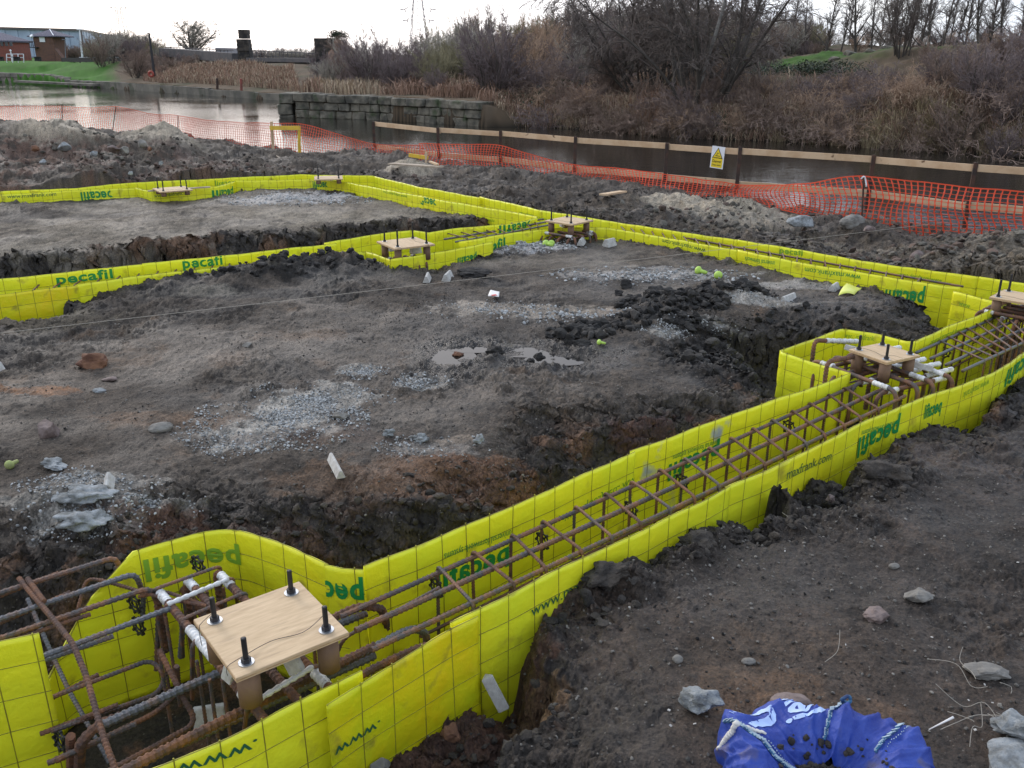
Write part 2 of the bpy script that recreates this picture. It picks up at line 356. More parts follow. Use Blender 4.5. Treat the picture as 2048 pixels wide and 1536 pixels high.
# ================================================================== near ground: one height sheet
ZG = -0.22
I1 = gp([(-80,600),(0,640),(150,618),(158,590),(240,560),(331,552),(530,537),(610,524),(700,514),(735,512),(781,530),(850,530),(925,508),(985,494),(1060,474),(1123,464),(1205,464),(1270,472),(1300,478),(1440,506),(1530,526),(1610,542),(1700,562),(1790,574),(1845,612),(1872,655),(1850,672),(1760,668),(1640,650),(1540,642),(1440,655),(1415,690),(1470,745),(1530,790),(1490,815),(1430,822),(1300,826),(1180,838),(1105,858),(1062,905),(1000,935),(930,965),(800,985),(700,985),(600,1005),(530,1035),(430,1010),(320,1030),(250,1055),(150,1075),(0,1080),(-250,1090)], ZG)
I2 = gp([(-120,405),(0,396),(150,387),(270,382),(304,389),(434,379),(480,368),(625,365),(690,371),(805,392),(880,406),(935,424),(962,440),(930,447),(840,441),(720,452),(640,461),(560,473),(440,478),(300,494),(100,512),(-120,530)], ZG-.03)
RR = gp([(960,1560),(1000,1480),(1030,1435),(1078,1395),(1084,1340),(1052,1290),(1072,1245),(1120,1196),(1160,1155),(1235,1122),(1300,1098),(1400,1070),(1478,1060),(1525,1030),(1560,1005),(1600,1012),(1650,990),(1700,955),(1735,925),(1800,880),(1850,845),(1960,832),(2000,790),(2060,740),(2200,650)], ZG)+[np.array((9,4)), np.array((9,-9)), np.array((-9,-9)), np.array((-9,.6)), np.array((-2.5,1.1)), np.array((-.9,1.55))]
def fz(u, v, z): return G(u, v, z)
SH = [(-60,52),(-30,38),(-16.6,31)]+[tuple(Dp(u, v, y)[:2]) for u, v, y in ((235,262,28.2),(450,303,25.2),(600,321,23.0),(750,330,21.4),(1003,355,18.5),(1153,370,17.3),(1300,393,15.9),(1475,414,14.7),(1614,432,13.3),(1727,458,12.6),(1900,478,11.85),(2048,490,11.25))]+[(12,8.2),(25,-4),(60,-40)]
SHX = np.array([p[0] for p in SH]); SHY = np.array([p[1] for p in SH])
CT = [Dp(*q) for q in ((-60,243,16.5),(0,245,16.5),(110,262,16.4),(200,275,16.5),(320,268,17),(450,300,17.5),(560,312,18),(700,328,18.5),(800,338,17.5),(900,345,17),(1000,357,16.2),(1150,374,15),(1300,396,14),(1450,416,13),(1600,440,12.2),(1740,458,11.6),(1900,474,11),(2048,487,10.3),
  (0,330,14.2),(200,318,14.6),(400,325,15.4),(560,335,16),(0,368,13.6),(250,355,14.6),(600,345,15.7))]
CT += [np.array((*G(u, v, -.25)[:2], -.25)) for u, v in ((700,342),(850,365),(960,385),(1080,410),(1300,446),(1480,468),(1620,490),(1800,518),(1960,545),(2048,558),(2150,580))]
CT += [np.array((*G(u, v, -.12)[:2], -.12)) for u, v in ((1000,385),(1150,402),(1330,425),(1500,445))]
CT += [np.array((*G(u, v, z)[:2], z)) for u, v, z in ((1560,480,-.45),(1700,505,-.5),(1820,515,-.48),(1900,520,-.1),(2048,525,.0))]
CT += [np.array((-20,29,-.3)), np.array((-12,27,-.35)), np.array((-9,24,-.3)), np.array((-14,22,.1)), np.array((-6,22,-.45)), np.array((14,6,-.3))]
CT = np.array(CT)
MOUND = []   # x, y, radius, height
def mound(u, v, z, r, h): p = G(u, v, z); MOUND.append((p[0], p[1], r, h))
for q in ((220,560,-.2,.35,.12),(330,560,-.2,.4,.10),(430,570,-.2,.4,.07),(540,548,-.2,.45,.13),(640,540,-.2,.4,.12),(700,530,-.2,.3,.09),(740,545,-.2,.4,.05),
  (1330,615,-.22,.28,.10),(1420,600,-.22,.3,.10),(1290,640,-.22,.3,.08),(1500,600,-.22,.25,.06),(1350,660,-.22,.35,.09),(1560,700,-.22,.5,.02),
  (1060,700,-.22,.3,-.015),(1250,690,-.22,.35,.03),(1010,690,-.2,.1,.02),(940,560,-.2,.12,.05),(1010,560,-.2,.25,-.03),
  (1545,985,-.2,.11,.13),(1440,1060,-.2,.2,.05),(1180,1160,-.2,.2,.05),(1270,1140,-.2,.14,.05),(1770,930,-.2,.2,.06),(1500,1040,-.22,.12,.06),
  (80,940,-.2,.5,.02),(160,1000,-.2,.35,.07),(380,430,-.2,1.2,.05),(150,470,-.2,1.4,.05),(1700,640,-.2,.6,.06),(1800,600,-.2,.45,.05)):
    mound(*q)
MSP = []     # sand piles beyond: pointed cones
for u, v, y, r, h in ((125,272,16.5,.95,.22),(325,276,17.2,.85,.24),(820,334,17.3,.6,.26),(1350,418,13.2,.9,.12),(1470,430,12.6,1.0,.16),(1950,535,8.6,1.0,.16),(2060,520,8.9,1.2,.28)):
    p = Dp(u, v, y); MSP.append((p[0], p[1], r, h))
def heights(x, y, full=False):
    x = np.asarray(x, float); y = np.asarray(y, float)
    near = np.sqrt(x*x+y*y)
    wx = fbm(x, y, 2.3, 4, 11)*.13+fbm(x, y, 9, 3, 12)*.05; wy = fbm(x, y, 2.3, 4, 13)*.13+fbm(x, y, 9, 3, 14)*.05
    xx, yy = x+wx, y+wy
    big = fbm(x, y, .55, 4, 21)*.05
    floor = -.74+fbm(x, y, 3, 5, 3)*.12
    # looser fill close to the near beam, brown slope below the rim
    h = floor
    s1 = sdist(I1, xx, yy); s2 = sdist(I2, xx, yy); sr = sdist(RR, xx, yy)
    nb = sst(7.2, 5.6, y-x*0.15)                               # near part of the island has wide crumbling slopes
    w1 = .10+.42*nb
    a = sst(-1, 0, s1/w1); a1 = a
    t1 = ZG+big+.03*sst(9, 11, y)-.06*sst(.35, .0, s1)
    h = np.maximum(h, floor+(t1-floor)*a)
    a = sst(-1, 0, s2/(.30+.25*vn(x*1.3, y*1.3, 9))); h = np.maximum(h, floor+(ZG-.02+big-floor)*a); a2 = a
    w2 = .12+.16*sst(-.2, .4, -x)
    a = sst(-1, 0, sr/w2); tr = ZG+big*.6-.05*sst(.3, 0, sr)+.10*sst(1.2, 2.6, x)*sst(3.2, 1.4, y); h = np.maximum(h, floor+(tr-floor)*a); ar = a
    # brown fill in the front hole
    q = G(850, 1470, -.5); e = np.exp(-(((x-q[0])/.5)**2+((y-q[1])/.3)**2)); h = np.maximum(h, -.74+.27*e+fbm(x, y, 8, 4, 5)*.05)
    for (u, v, zz, rr_) in ((800,600,-.5,.0),):
        pass
    # back-fill against the outside of the formwork (partly covers it)
    for (u, v, z, r, top) in ((1640,985,-.3,.28,-.34),(1860,870,-.3,.4,-.34),(1350,1110,-.3,.3,-.30),(1640,650,-.3,.3,-.5),(1150,950,-.4,.5,-.48),(1330,870,-.4,.5,-.42),(850,1060,-.5,.4,-.62)):
        q = G(u, v, z); d2 = ((x-q[0])**2+(y-q[1])**2)/r**2; s_ = d2 < 6
        if s_.any(): h[s_] = np.maximum(h[s_], -.74+(top+.74)*np.minimum(1, 1.3*np.exp(-d2[s_]))+fbm(x[s_], y[s_], 7, 4, 6)*.07)
    # spoil ground between the beams and the water
    far = (y > 7.0)
    T = np.full(x.shape, -.25)
    m = far & (near < 40)
    if m.any():
        xm, ym = xx[m], yy[m]; num = 0; den = 0
        for c in CT:
            w_ = ((xm-c[0])**2+(ym-c[1])**2)+.05; w_ = 1/(w_*w_); num = num+w_*c[2]; den = den+w_
        T[m] = num/den
    for (mx, my, r, hh) in MSP:
        d = np.sqrt((xx*.4+x*.6-mx)**2+(yy*.4+y*.6-my)**2); T = T+hh*np.clip(1-d/r, 0, 1)**1.15*(1-.0*d)
    T = T-.05*sst(12, 16, y)+fbm(x, y, 1.3, 6, 31, .6)*.17*sst(6.5, 9, y)+.04*fbm(x, y, 6, 4, 33)
    ln = [tuple(p) for p in (wpts('d_far1')+wpts('d_far2')[1:]+wpts('b_far1')[1:]+wpts('b_far2')[1:]+wpts('b_far3')[1:]+wpts('b_far4')[1:])]
    lx = np.array([p[0] for p in ln]); ly = np.array([p[1] for p in ln])
    poly = [(-30, ly[0]-6)]+ln+[(14, ly[-1]-3), (60, -40), (60, 70), (-60, 70), (-60, 8)]
    ss = sdist(poly, x+.4*wx, y+.4*wy)
    a = sst(.0, .12, ss); h = np.where(ss > 0, np.maximum(h, floor+(T-floor)*a), h); as_ = a
    # mounds
    for (mx, my, r, hh) in MOUND:
        d2 = ((xx-mx)**2+(yy-my)**2)/r**2; q = d2 < 4
        if q.any(): h[q] = h[q]+hh*np.exp(-d2[q]*1.6)*(1+.6*fbm(x[q], y[q], 9, 4, 41))
    # fine relief: rough where broken, smoother where trodden
    flat = np.maximum(np.maximum(a1*sst(0, .5, s1+.3*fbm(x, y, 3, 4, 68)), a2*sst(0, .3, s2)), ar*sst(.02, .4, sr+.3*fbm(x, y, 3, 4, 68)))
    rough = 1-flat*.82
    flat = np.maximum(flat, .5*sst(.25, .8, ss)); rough = 1-flat*.82
    patch = sst(.05, .4, fbm(x, y, .9, 4, 51)+.15)
    rg = fbm(x, y, 5.5, 6, 61, .6)
    h = h+rough*(rg*.10+np.abs(fbm(x, y, 13, 5, 63, .65))*.07+fbm(x, y, 2.2, 4, 66)*.05*sst(7, 10, y))+(1-rough)*(fbm(x, y, 1.9, 4, 67)*.035+fbm(x, y, 5, 6, 64, .68)*.046*(.35+patch)+(np.maximum(0, fbm(x, y, 13, 5, 65, .68)-.02))*.055*(.25+patch))
    cm = sst(-.05, .25, fbm(x, y, .8, 3, 72)); h = h-(1-rough)*cm*.016*np.maximum(0, 1-np.abs(fbm(x, y, 2.6, 4, 73, .6))*16)+(1-rough)*cm*.012*np.round(fbm(x, y, 3.4, 3, 74)*5)/2.5
    # dug out inside the beams
    for fpoly in FOOT:
        d = sdist(fpoly, x, y); h = np.where(d > -.012, np.minimum(h, -.80+.03*fbm(x, y, 6, 3, 71)), h)
    # puddles
    for (u, v, rx, ry) in PUD:
        q = G(u, v, ZG); s_ = (np.abs(x-q[0]) < 2*rx) & (np.abs(y-q[1]) < 2*ry)
        if s_.any():
            xs, ys_ = x[s_], y[s_]; d = np.sqrt(((xs-q[0])/rx)**2+((ys_-q[1])/ry)**2)+.35*fbm(xs, ys_, 3, 5, 81); e = sst(1.25, .75, d)
            h[s_] = h[s_]*(1-e)+e*(ZP-.003+fbm(xs, ys_, 5.5, 5, 83, .62)*.034)
    # shore
    ys = np.interp(x, SHX, SHY); dd = y-ys+wx*1.2
    a = sst(-.25, .4, dd); h = h*(1-a)+a*(-2.2)
    if full: return h, dict(s1=s1, s2=s2, sr=sr, ss=ss, rough=rough, rg=rg, T=T, a1=a1)
    return h
ZP = -.233
PUD = [(903,714,.17,.17),(948,697,.19,.10),(1050,705,.22,.11),(1120,720,.24,.12)]
WALLS['front_left'] = [(-90,1303),(0,1283),(78,1265)]

def ground_mesh():
    az = np.concatenate([np.linspace(-180, -48, 90)[:-1], np.linspace(-48, -34, 60)[:-1], np.linspace(-34, 34, 1050)[:-1], np.linspace(34, 48, 60)[:-1], np.linspace(48, 180, 90)])
    az = np.radians(az)
    r = np.concatenate([np.geomspace(.15, 1.35, 40)[:-1], np.geomspace(1.35, 4.2, 470)[:-1], np.geomspace(4.2, 12, 400)[:-1], np.geomspace(12, 32, 260)[:-1], np.geomspace(32, 60, 30)])
    A, R = np.meshgrid(az, r); x = R*np.sin(A); y = R*np.cos(A)
    n, m = x.shape; X = x.ravel(); Y = y.ravel()
    h, d = heights(X, Y, True)
    # push the steep faces sideways a little so they look broken, not combed
    jx = fbm(X, Y+h*3, 16, 4, 91)*.03*d['rough']*np.clip(R.ravel()/4, 0, 2.5); jy = fbm(X+h*3, Y, 16, 4, 92)*.03*d['rough']*np.clip(R.ravel()/4, 0, 2.5)
    foot = np.zeros(X.shape, bool)
    for fpoly in FOOT: foot |= np.abs(sdist(fpoly, X, Y)) < .06
    jx[foot] = 0; jy[foot] = 0
    V = np.stack([X+jx, Y+jy, h], 1)
    idx = np.arange(n*m).reshape(n, m)
    Fc = np.stack([idx[:-1, :-1], idx[:-1, 1:], idx[1:, 1:], idx[1:, :-1]], -1).reshape(-1, 4)
    me = np_mesh(V, Fc, 'ground')
    # soil colours: what lies where
    C = np.zeros((len(X), 3)); C[:] = (.052, .044, .037)
    def mixc(c, w):
        w = np.clip(w, 0, 1)[:, None]; C[:] = C*(1-w)+np.array(c)*w
    n1 = fbm(X, Y, .8, 6, 101, .6); n2 = fbm(X, Y, 3.1, 6, 102, .62); n3 = fbm(X, Y, 12, 5, 103, .65); n4 = fbm(X, Y, 1.7, 5, 104, .6)
    mixc((.085, .072, .060), sst(-.1, .5, n1+n3*.5)*.7)
    mixc((.030, .028, .027), sst(.0, .45, n4+n3*.6)*.75)
    mixc((.10, .064, .038), sst(.28, .55, n2+.4*n1)*.4)
    fr = d['sr'] > 0
    mixc((.042, .036, .033), fr*.6); mixc((.022, .021, .021), fr*sst(.9, 2.6, X+.5*n1)*.55); mixc((.075, .050, .034), fr*sst(.05, .4, n4)*.4)
    # light and sandy ground on the far island and the spoil
    mixc((.135, .122, .100), (d['s2'] > 0)*sst(-.25, .25, n1+.5*n3+.1)*.75)
    sp_ = d['ss'] > 0
    mixc((.078, .064, .050), sp_*(.2+.45*sst(-.2, .3, n4+n3))); mixc((.026, .023, .021), sp_*sst(.02, .4, n2+.5*n3)*.7)
    mixc((.15, .135, .108), sp_*sst(1.2, 3.4, X)*sst(-.15, .3, n1+n3*.4)*.6)
    mixc((.15, .085, .062), sp_*sst(-3, -6, X)*sst(17.2, 15.4, Y)*sst(.0, .3, n2+n3*.5)*.4)
    # exposed slopes: darker damp soil with rusty streaks
    sl_ = (1-sst(-.02, .12, np.maximum(np.maximum(d['s1'], d['s2']), d['sr'])))*(1-sp_*1.0)
    mixc((.026, .023, .021), sl_*.8); mixc((.12, .065, .036), sl_*sst(.12, .4, n2+n1*.4+.05)*.6)
    def zone(u, v, rx, ry, c, s=1.0, z=ZG, nf=6.0, rag=.9, rot=0):
        q = G(u, v, z) if not isinstance(z, str) else u
        rr_ = 2.2*max(rx, ry); sel = np.nonzero((np.abs(X-q[0]) < rr_) & (np.abs(Y-q[1]) < rr_))[0]
        if not len(sel): return
        xs, ys = X[sel], Y[sel]
        dx, dy = xs-q[0], ys-q[1]; ca, sa = math.cos(rot), math.sin(rot); dx, dy = dx*ca+dy*sa, -dx*sa+dy*ca
        w = 1-np.sqrt((dx/rx)**2+(dy/ry)**2)+rag*fbm(xs, ys, nf, 5, int(u) % 97, .65)
        w = np.clip(sst(.0, .32, w)*s, 0, 1)[:, None]; C[sel] = C[sel]*(1-w)+np.array(c)*w
    for z_ in ZONES: zone(*z_)
    for (mx, my, r_, hh) in MSP[:5]:
        dd = np.sqrt((X-mx)**2+(Y-my)**2)/r_; mixc((.27, .245, .20), sst(1.1, .6, dd+.35*n3)*.9)
    # wet soil round the puddles
    WET = .45*sst(.05, .35, n4+.4*n2)*(d['sr'] > 0)+.35*sst(.1, .4, n1-.3*n2)*(d['s1'] > 0)
    for (u, v, rx, ry) in PUD:
        q = G(u, v, ZG); dd = np.sqrt(((X-q[0])/(rx*1.9))**2+((Y-q[1])/(ry*2.6))**2); w_ = sst(1.45, .75, dd+n3*.45+n2*.3); mixc((.022, .020, .019), w_*.85); WET = np.maximum(WET, w_)
    # the wet margin at the waterline
    mixc((.02, .019, .017), sst(-.9, -1.15, h)*.8)
    C *= np.array((1.17, 1.08, .98)); C *= ((1+.7*n3+.35*fbm(X, Y, 33, 4, 105, .7)+.25*n2))[:, None]; C = np.clip(C, .005, .5)
    ca = me.color_attributes.new('soil', 'FLOAT_COLOR', 'POINT')
    ca.data.foreach_set('color', np.concatenate([C, WET[:, None]], 1).astype(np.float32).ravel())
    m_ = bpy.data.materials.new('site_soil'); m_.use_nodes = True; t = m_.node_tree; p = t.nodes['Principled BSDF']
    at = t.nodes.new('ShaderNodeVertexColor'); at.layer_name = 'soil'; tcn = t.nodes.new('ShaderNodeTexCoord')
    nz = t.nodes.new('ShaderNodeTexNoise'); nz.inputs['Scale'].default_value = 70; nz.inputs['Detail'].default_value = 8; nz.inputs['Roughness'].default_value = .7
    t.links.new(tcn.outputs['Object'], nz.inputs['Vector'])
    mrn = t.nodes.new('ShaderNodeMapRange'); mrn.inputs['From Min'].default_value = .3; mrn.inputs['From Max'].default_value = .75; mrn.inputs['To Min'].default_value = .22; mrn.inputs['To Max'].default_value = 2.1
    t.links.new(nz.outputs['Fac'], mrn.inputs['Value'])
    hs = t.nodes.new('ShaderNodeVectorMath'); hs.operation = 'SCALE'; t.links.new(at.outputs['Color'], hs.inputs[0]); t.links.new(mrn.outputs[0], hs.inputs['Scale'])
    # scattered pale grit specks
    vo = t.nodes.new('ShaderNodeTexVoronoi'); vo.inputs['Scale'].default_value = 55; t.links.new(tcn.outputs['Object'], vo.inputs['Vector'])
    lt = t.nodes.new('ShaderNodeMath'); lt.operation = 'LESS_THAN'; lt.inputs[1].default_value = .16; t.links.new(vo.outputs['Distance'], lt.inputs[0])
    sx = t.nodes.new('ShaderNodeSeparateColor'); t.links.new(vo.outputs['Color'], sx.inputs[0])
    gt = t.nodes.new('ShaderNodeMath'); gt.operation = 'GREATER_THAN'; gt.inputs[1].default_value = .80; t.links.new(sx.outputs[0], gt.inputs[0])
    ml = t.nodes.new('ShaderNodeMath'); ml.operation = 'MULTIPLY'; t.links.new(lt.outputs[0], ml.inputs[0]); t.links.new(gt.outputs[0], ml.inputs[1])
    ml2 = t.nodes.new('ShaderNodeMath'); ml2.operation = 'MULTIPLY'; ml2.inputs[1].default_value = .7; t.links.new(ml.outputs[0], ml2.inputs[0])
    mx = t.nodes.new('ShaderNodeMixRGB'); t.links.new(ml2.outputs[0], mx.inputs[0]); t.links.new(hs.outputs[0], mx.inputs[1]); mx.inputs[2].default_value = (.24, .215, .18, 1)
    t.links.new(mx.outputs[0], p.inputs['Base Color'])
    nr = t.nodes.new('ShaderNodeTexNoise'); nr.inputs['Scale'].default_value = 1.6; nr.inputs['Detail'].default_value = 5; t.links.new(tcn.outputs['Object'], nr.inputs['Vector'])
    m2 = t.nodes.new('ShaderNodeMapRange'); m2.inputs['From Min'].default_value = .38; m2.inputs['From Max'].default_value = .62; m2.inputs['To Min'].default_value = .58; m2.inputs['To Max'].default_value = .95
    t.links.new(nr.outputs['Fac'], m2.inputs['Value']); mwt = t.nodes.new('ShaderNodeMix'); t.links.new(at.outputs['Alpha'], mwt.inputs[0]); t.links.new(m2.outputs[0], mwt.inputs[2]); mwt.inputs[3].default_value = .15; t.links.new(mwt.outputs[0], p.inputs['Roughness']); p.inputs['Specular IOR Level'].default_value = .4
    nb = t.nodes.new('ShaderNodeTexNoise'); nb.inputs['Scale'].default_value = 28; nb.inputs['Detail'].default_value = 10; nb.inputs['Roughness'].default_value = .72
    t.links.new(tcn.outputs['Object'], nb.inputs['Vector']); b = t.nodes.new('ShaderNodeBump'); b.inputs['Strength'].default_value = 1.0; b.inputs['Distance'].default_value = .03
    t.links.new(nb.outputs['Fac'], b.inputs['Height']); t.links.new(b.outputs[0], p.inputs['Normal'])
    return tag(link_mesh('ground', me, m_), kind='structure')
LG = (.26, .26, .25)
ZONES = [
 (545,850,.42,.32,LG,.95,ZG,7,1.0,.5),(640,800,.36,.26,LG,.85,ZG,7,1.0,.5),(720,740,.16,.12,LG,.6),(845,762,.16,.15,LG,.8),
 (960,615,.42,.28,(.22,.20,.175),.85),(1130,622,.55,.22,(.22,.20,.175),.85),(1240,622,.3,.14,(.22,.2,.18),.7),
 (1330,678,.18,.1,LG,.9),(1510,610,.28,.16,LG,.9),(1410,648,.35,.14,LG,.7),(1570,615,.2,.12,(.2,.19,.17),.7),(1490,675,.12,.12,LG,.8),
 (1300,545,.9,.3,(.26,.26,.26),.75),(1560,568,.5,.2,(.26,.26,.26),.6),(1055,488,.5,.3,(.30,.31,.33),.9,-.18),(590,392,.9,.6,(.28,.29,.31),.85),(520,400,.6,.4,(.22,.22,.22),.6),
 (180,975,.3,.13,LG,.7),(175,1030,.28,.16,LG,.85),(300,1000,.22,.08,(.22,.22,.21),.7),(60,1010,.25,.08,(.2,.2,.19),.7),(860,890,.3,.12,(.2,.19,.18),.7),(920,875,.22,.06,(.2,.17,.14),.5),
 (1330,610,.42,.25,(.010,.0095,.009),.95),(1480,590,.35,.2,(.012,.011,.010),.9),(1290,650,.4,.25,(.012,.011,.010),.85),(1360,660,.5,.3,(.013,.012,.011),.85),
 (1480,720,.8,.55,(.014,.0125,.012),.9),(1700,650,.9,.45,(.026,.023,.021),.7),(1830,610,.5,.4,(.03,.027,.025),.8),
 (300,560,1.2,.35,(.014,.013,.013),.9),(560,560,1.0,.35,(.018,.017,.016),.85),(480,590,1.2,.2,(.014,.013,.013),.8),(420,590,.4,.12,(.13,.125,.11),.6),(460,560,.5,.2,(.12,.115,.10),.5),
 (60,780,.35,.12,(.17,.075,.025),.7),(330,840,.6,.12,(.10,.062,.038),.5),(100,640,.7,.35,(.075,.066,.05),.7),
 (1000,560,.4,.2,(.018,.016,.015),.6),(650,870,.5,.12,(.07,.045,.035),.4),(900,1000,.5,.25,(.13,.068,.038),.6,-.4),(450,1080,.6,.2,(.07,.038,.026),.6,-.3),(300,1050,.3,.1,(.11,.05,.03),.5,-.3),
 (760,1040,.5,.25,(.10,.06,.035),.6,-.5),(940,1430,.25,.2,(.085,.045,.03),.8,-.45),(800,1470,.3,.15,(.06,.035,.028),.8,-.45),(1060,1400,.12,.14,(.15,.095,.055),.8,-.3),
 (1540,1370,.3,.14,(.10,.06,.034),.65),(1620,1440,.3,.12,(.10,.062,.038),.5),(1480,1300,.35,.15,(.07,.05,.035),.5),
 (1350,900,.4,.2,(.05,.022,.018),.6,-.4),(1230,920,.2,.15,(.012,.011,.011),.8,-.3),
 (300,450,2.2,.9,(.16,.145,.12),.6),(640,430,1.6,.7,(.17,.155,.125),.6),(150,430,1.5,.4,(.04,.037,.034),.6),(60,500,1.5,.4,(.15,.14,.12),.6),
 (1160,520,1.0,.5,(.11,.098,.082),.7),(1400,580,1.0,.3,(.10,.09,.078),.5),(720,1000,.6,.1,(.02,.018,.017),.6),
]
ground_mesh()
def on(u, v, z0=ZG, dz=0):
    """point of the ground seen at a pixel of the photograph (for placing things on it)"""
    z = z0
    for _ in range(6):
        p = G(u, v, z); z = .5*z+.5*float(heights(np.array([p[0]]), np.array([p[1]]))[0])
    p = G(u, v, z); return Vector((p[0], p[1], z+dz))

def flat(name, pts, z, m, kind='structure'):
    me = bpy.data.meshes.new(name); me.from_pydata([(x, y, z) for x, y in pts], [], [tuple(range(len(pts)))]); me.update()
    return tag(link_mesh(name, me, m, smooth=False), kind=kind)
# puddle
mw = bpy.data.materials.new('puddle_water'); mw.use_nodes = True; p_ = mw.node_tree.nodes['Principled BSDF']
p_.inputs['Base Color'].default_value = (.014, .013, .012, 1); p_.inputs['Roughness'].default_value = .04; p_.inputs['IOR'].default_value = 1.33
for i, (u, v, rx, ry) in enumerate(PUD):
    q = G(u, v, ZP); flat('puddle', [(q[0]+rx*1.05*math.cos(a/24*6.2832), q[1]+ry*1.05*math.sin(a/24*6.2832)) for a in range(24)], ZP+.0005*i, mw)
# canal water
ZW = -1.30
mw = bpy.data.materials.new('canal_water'); mw.use_nodes = True; t = mw.node_tree; p_ = t.nodes['Principled BSDF']
p_.inputs['Base Color'].default_value = (.016, .015, .012, 1); p_.inputs['Roughness'].default_value = .04; p_.inputs['IOR'].default_value = 1.34
tcn = t.nodes.new('ShaderNodeTexCoord'); mpn = t.nodes.new('ShaderNodeMapping'); mpn.inputs['Scale'].default_value = (1, 2.2, 1); mpn.inputs['Rotation'].default_value = (0, 0, .35)
t.links.new(tcn.outputs['Object'], mpn.inputs[0])
n = t.nodes.new('ShaderNodeTexNoise'); n.inputs['Scale'].default_value = 2.6; n.inputs['Detail'].default_value = 5; n.inputs['Roughness'].default_value = .55; t.links.new(mpn.outputs[0], n.inputs['Vector'])
n2_ = t.nodes.new('ShaderNodeTexNoise'); n2_.inputs['Scale'].default_value = .12; n2_.inputs['Detail'].default_value = 3; t.links.new(tcn.outputs['Object'], n2_.inputs['Vector'])
mq = t.nodes.new('ShaderNodeMapRange'); mq.inputs['From Min'].default_value = .35; mq.inputs['From Max'].default_value = .65; mq.inputs['To Min'].default_value = .25; mq.inputs['To Max'].default_value = 1.0; t.links.new(n2_.outputs['Fac'], mq.inputs['Value'])
b = t.nodes.new('ShaderNodeBump'); b.inputs['Distance'].default_value = .014; t.links.new(mq.outputs[0], b.inputs['Strength']); t.links.new(n.outputs['Fac'], b.inputs['Height']); t.links.new(b.outputs[0], p_.inputs['Normal'])
flat('canal_water', [(-700, -60), (500, -60), (500, 900), (-700, 900)], ZW, mw)
# ================================================================== yellow formwork panels
CELL = .130
class Wall:
    def __init__(s, key, round_=False, z0=ZT, z1=-.78):
        P = [Vector((*G(q[0], q[1], q[2] if len(q) > 2 else z0)[:2], 0)) for q in WALLS[key]]
        s.P = catmull([tuple(p) for p in P], .03) if round_ else [tuple(p) for p in fillet(P, .03, .032)]
        s.P = np.array([p[:2] for p in s.P]); d = np.linalg.norm(np.diff(s.P, axis=0), axis=1)
        s.s = np.concatenate([[0], np.cumsum(d)]); s.L = s.s[-1]; s.z0 = z0; s.tp = None
        if any(len(q) > 2 for q in WALLS[key]):
            qs = [s.s[int(np.argmin(np.hypot(s.P[:, 0]-p.x, s.P[:, 1]-p.y)))] for p in P]; s.tp = (qs, [q[2] if len(q) > 2 else z0 for q in WALLS[key]])
        s.z1 = z1; s.key = key; s.off = 0
    def at(s, q):
        x = np.interp(q, s.s, s.P[:, 0]); y = np.interp(q, s.s, s.P[:, 1])
        e = .02; tx = np.interp(q+e, s.s, s.P[:, 0])-np.interp(q-e, s.s, s.P[:, 0]); ty = np.interp(q+e, s.s, s.P[:, 1])-np.interp(q-e, s.s, s.P[:, 1])
        l = np.hypot(tx, ty)+1e-9; nx, ny = ty/l, -tx/l
        sg = np.sign(-(x*nx+y*ny)); return x, y, nx*sg, ny*sg       # normal turned to the viewer's side of the site
    def warp(s, q, z):
        return .004*np.sin(q*3.1+len(s.key)*2.0+sum(map(ord, s.key)))*(1+2*(s.z0-z)) + .004*np.sin(q*9.7+z*7) + s.off
    def pt(s, q, z, d=0):
        x, y, nx, ny = s.at(q); w = s.warp(q, z)+d
        if s.tp: z = np.minimum(z, np.interp(q, *s.tp))
        return np.stack(np.broadcast_arrays(x+nx*w, y+ny*w, z+s.wob(q)*1.0), -1)
    def wob(s, q): return .0025*np.sin(q*5.3+sum(map(ord, s.key)))+.0015*np.sin(q*17)
    def hit(s, u, v):
        """where the sight line through a pixel meets the wall: distance along and height"""
        best = None
        for i in range(len(s.P)-1):
            a, b_ = s.P[i], s.P[i+1]
            r = G(u, v, 0)[:2]; m_ = np.array([[r[0], -(b_-a)[0]], [r[1], -(b_-a)[1]]])
            if abs(np.linalg.det(m_)) < 1e-9: continue
            k, t_ = np.linalg.solve(m_, a)
            ext = 3 if i in (0, len(s.P)-2) else .01
            if -ext <= t_ <= 1+ext and k > 0:
                z = CZ-k*CZ; q = s.s[i]+t_*(s.s[i+1]-s.s[i])
                if best is None or abs(z+.3) < abs(best[1]+.3): best = (q, z)
        return best
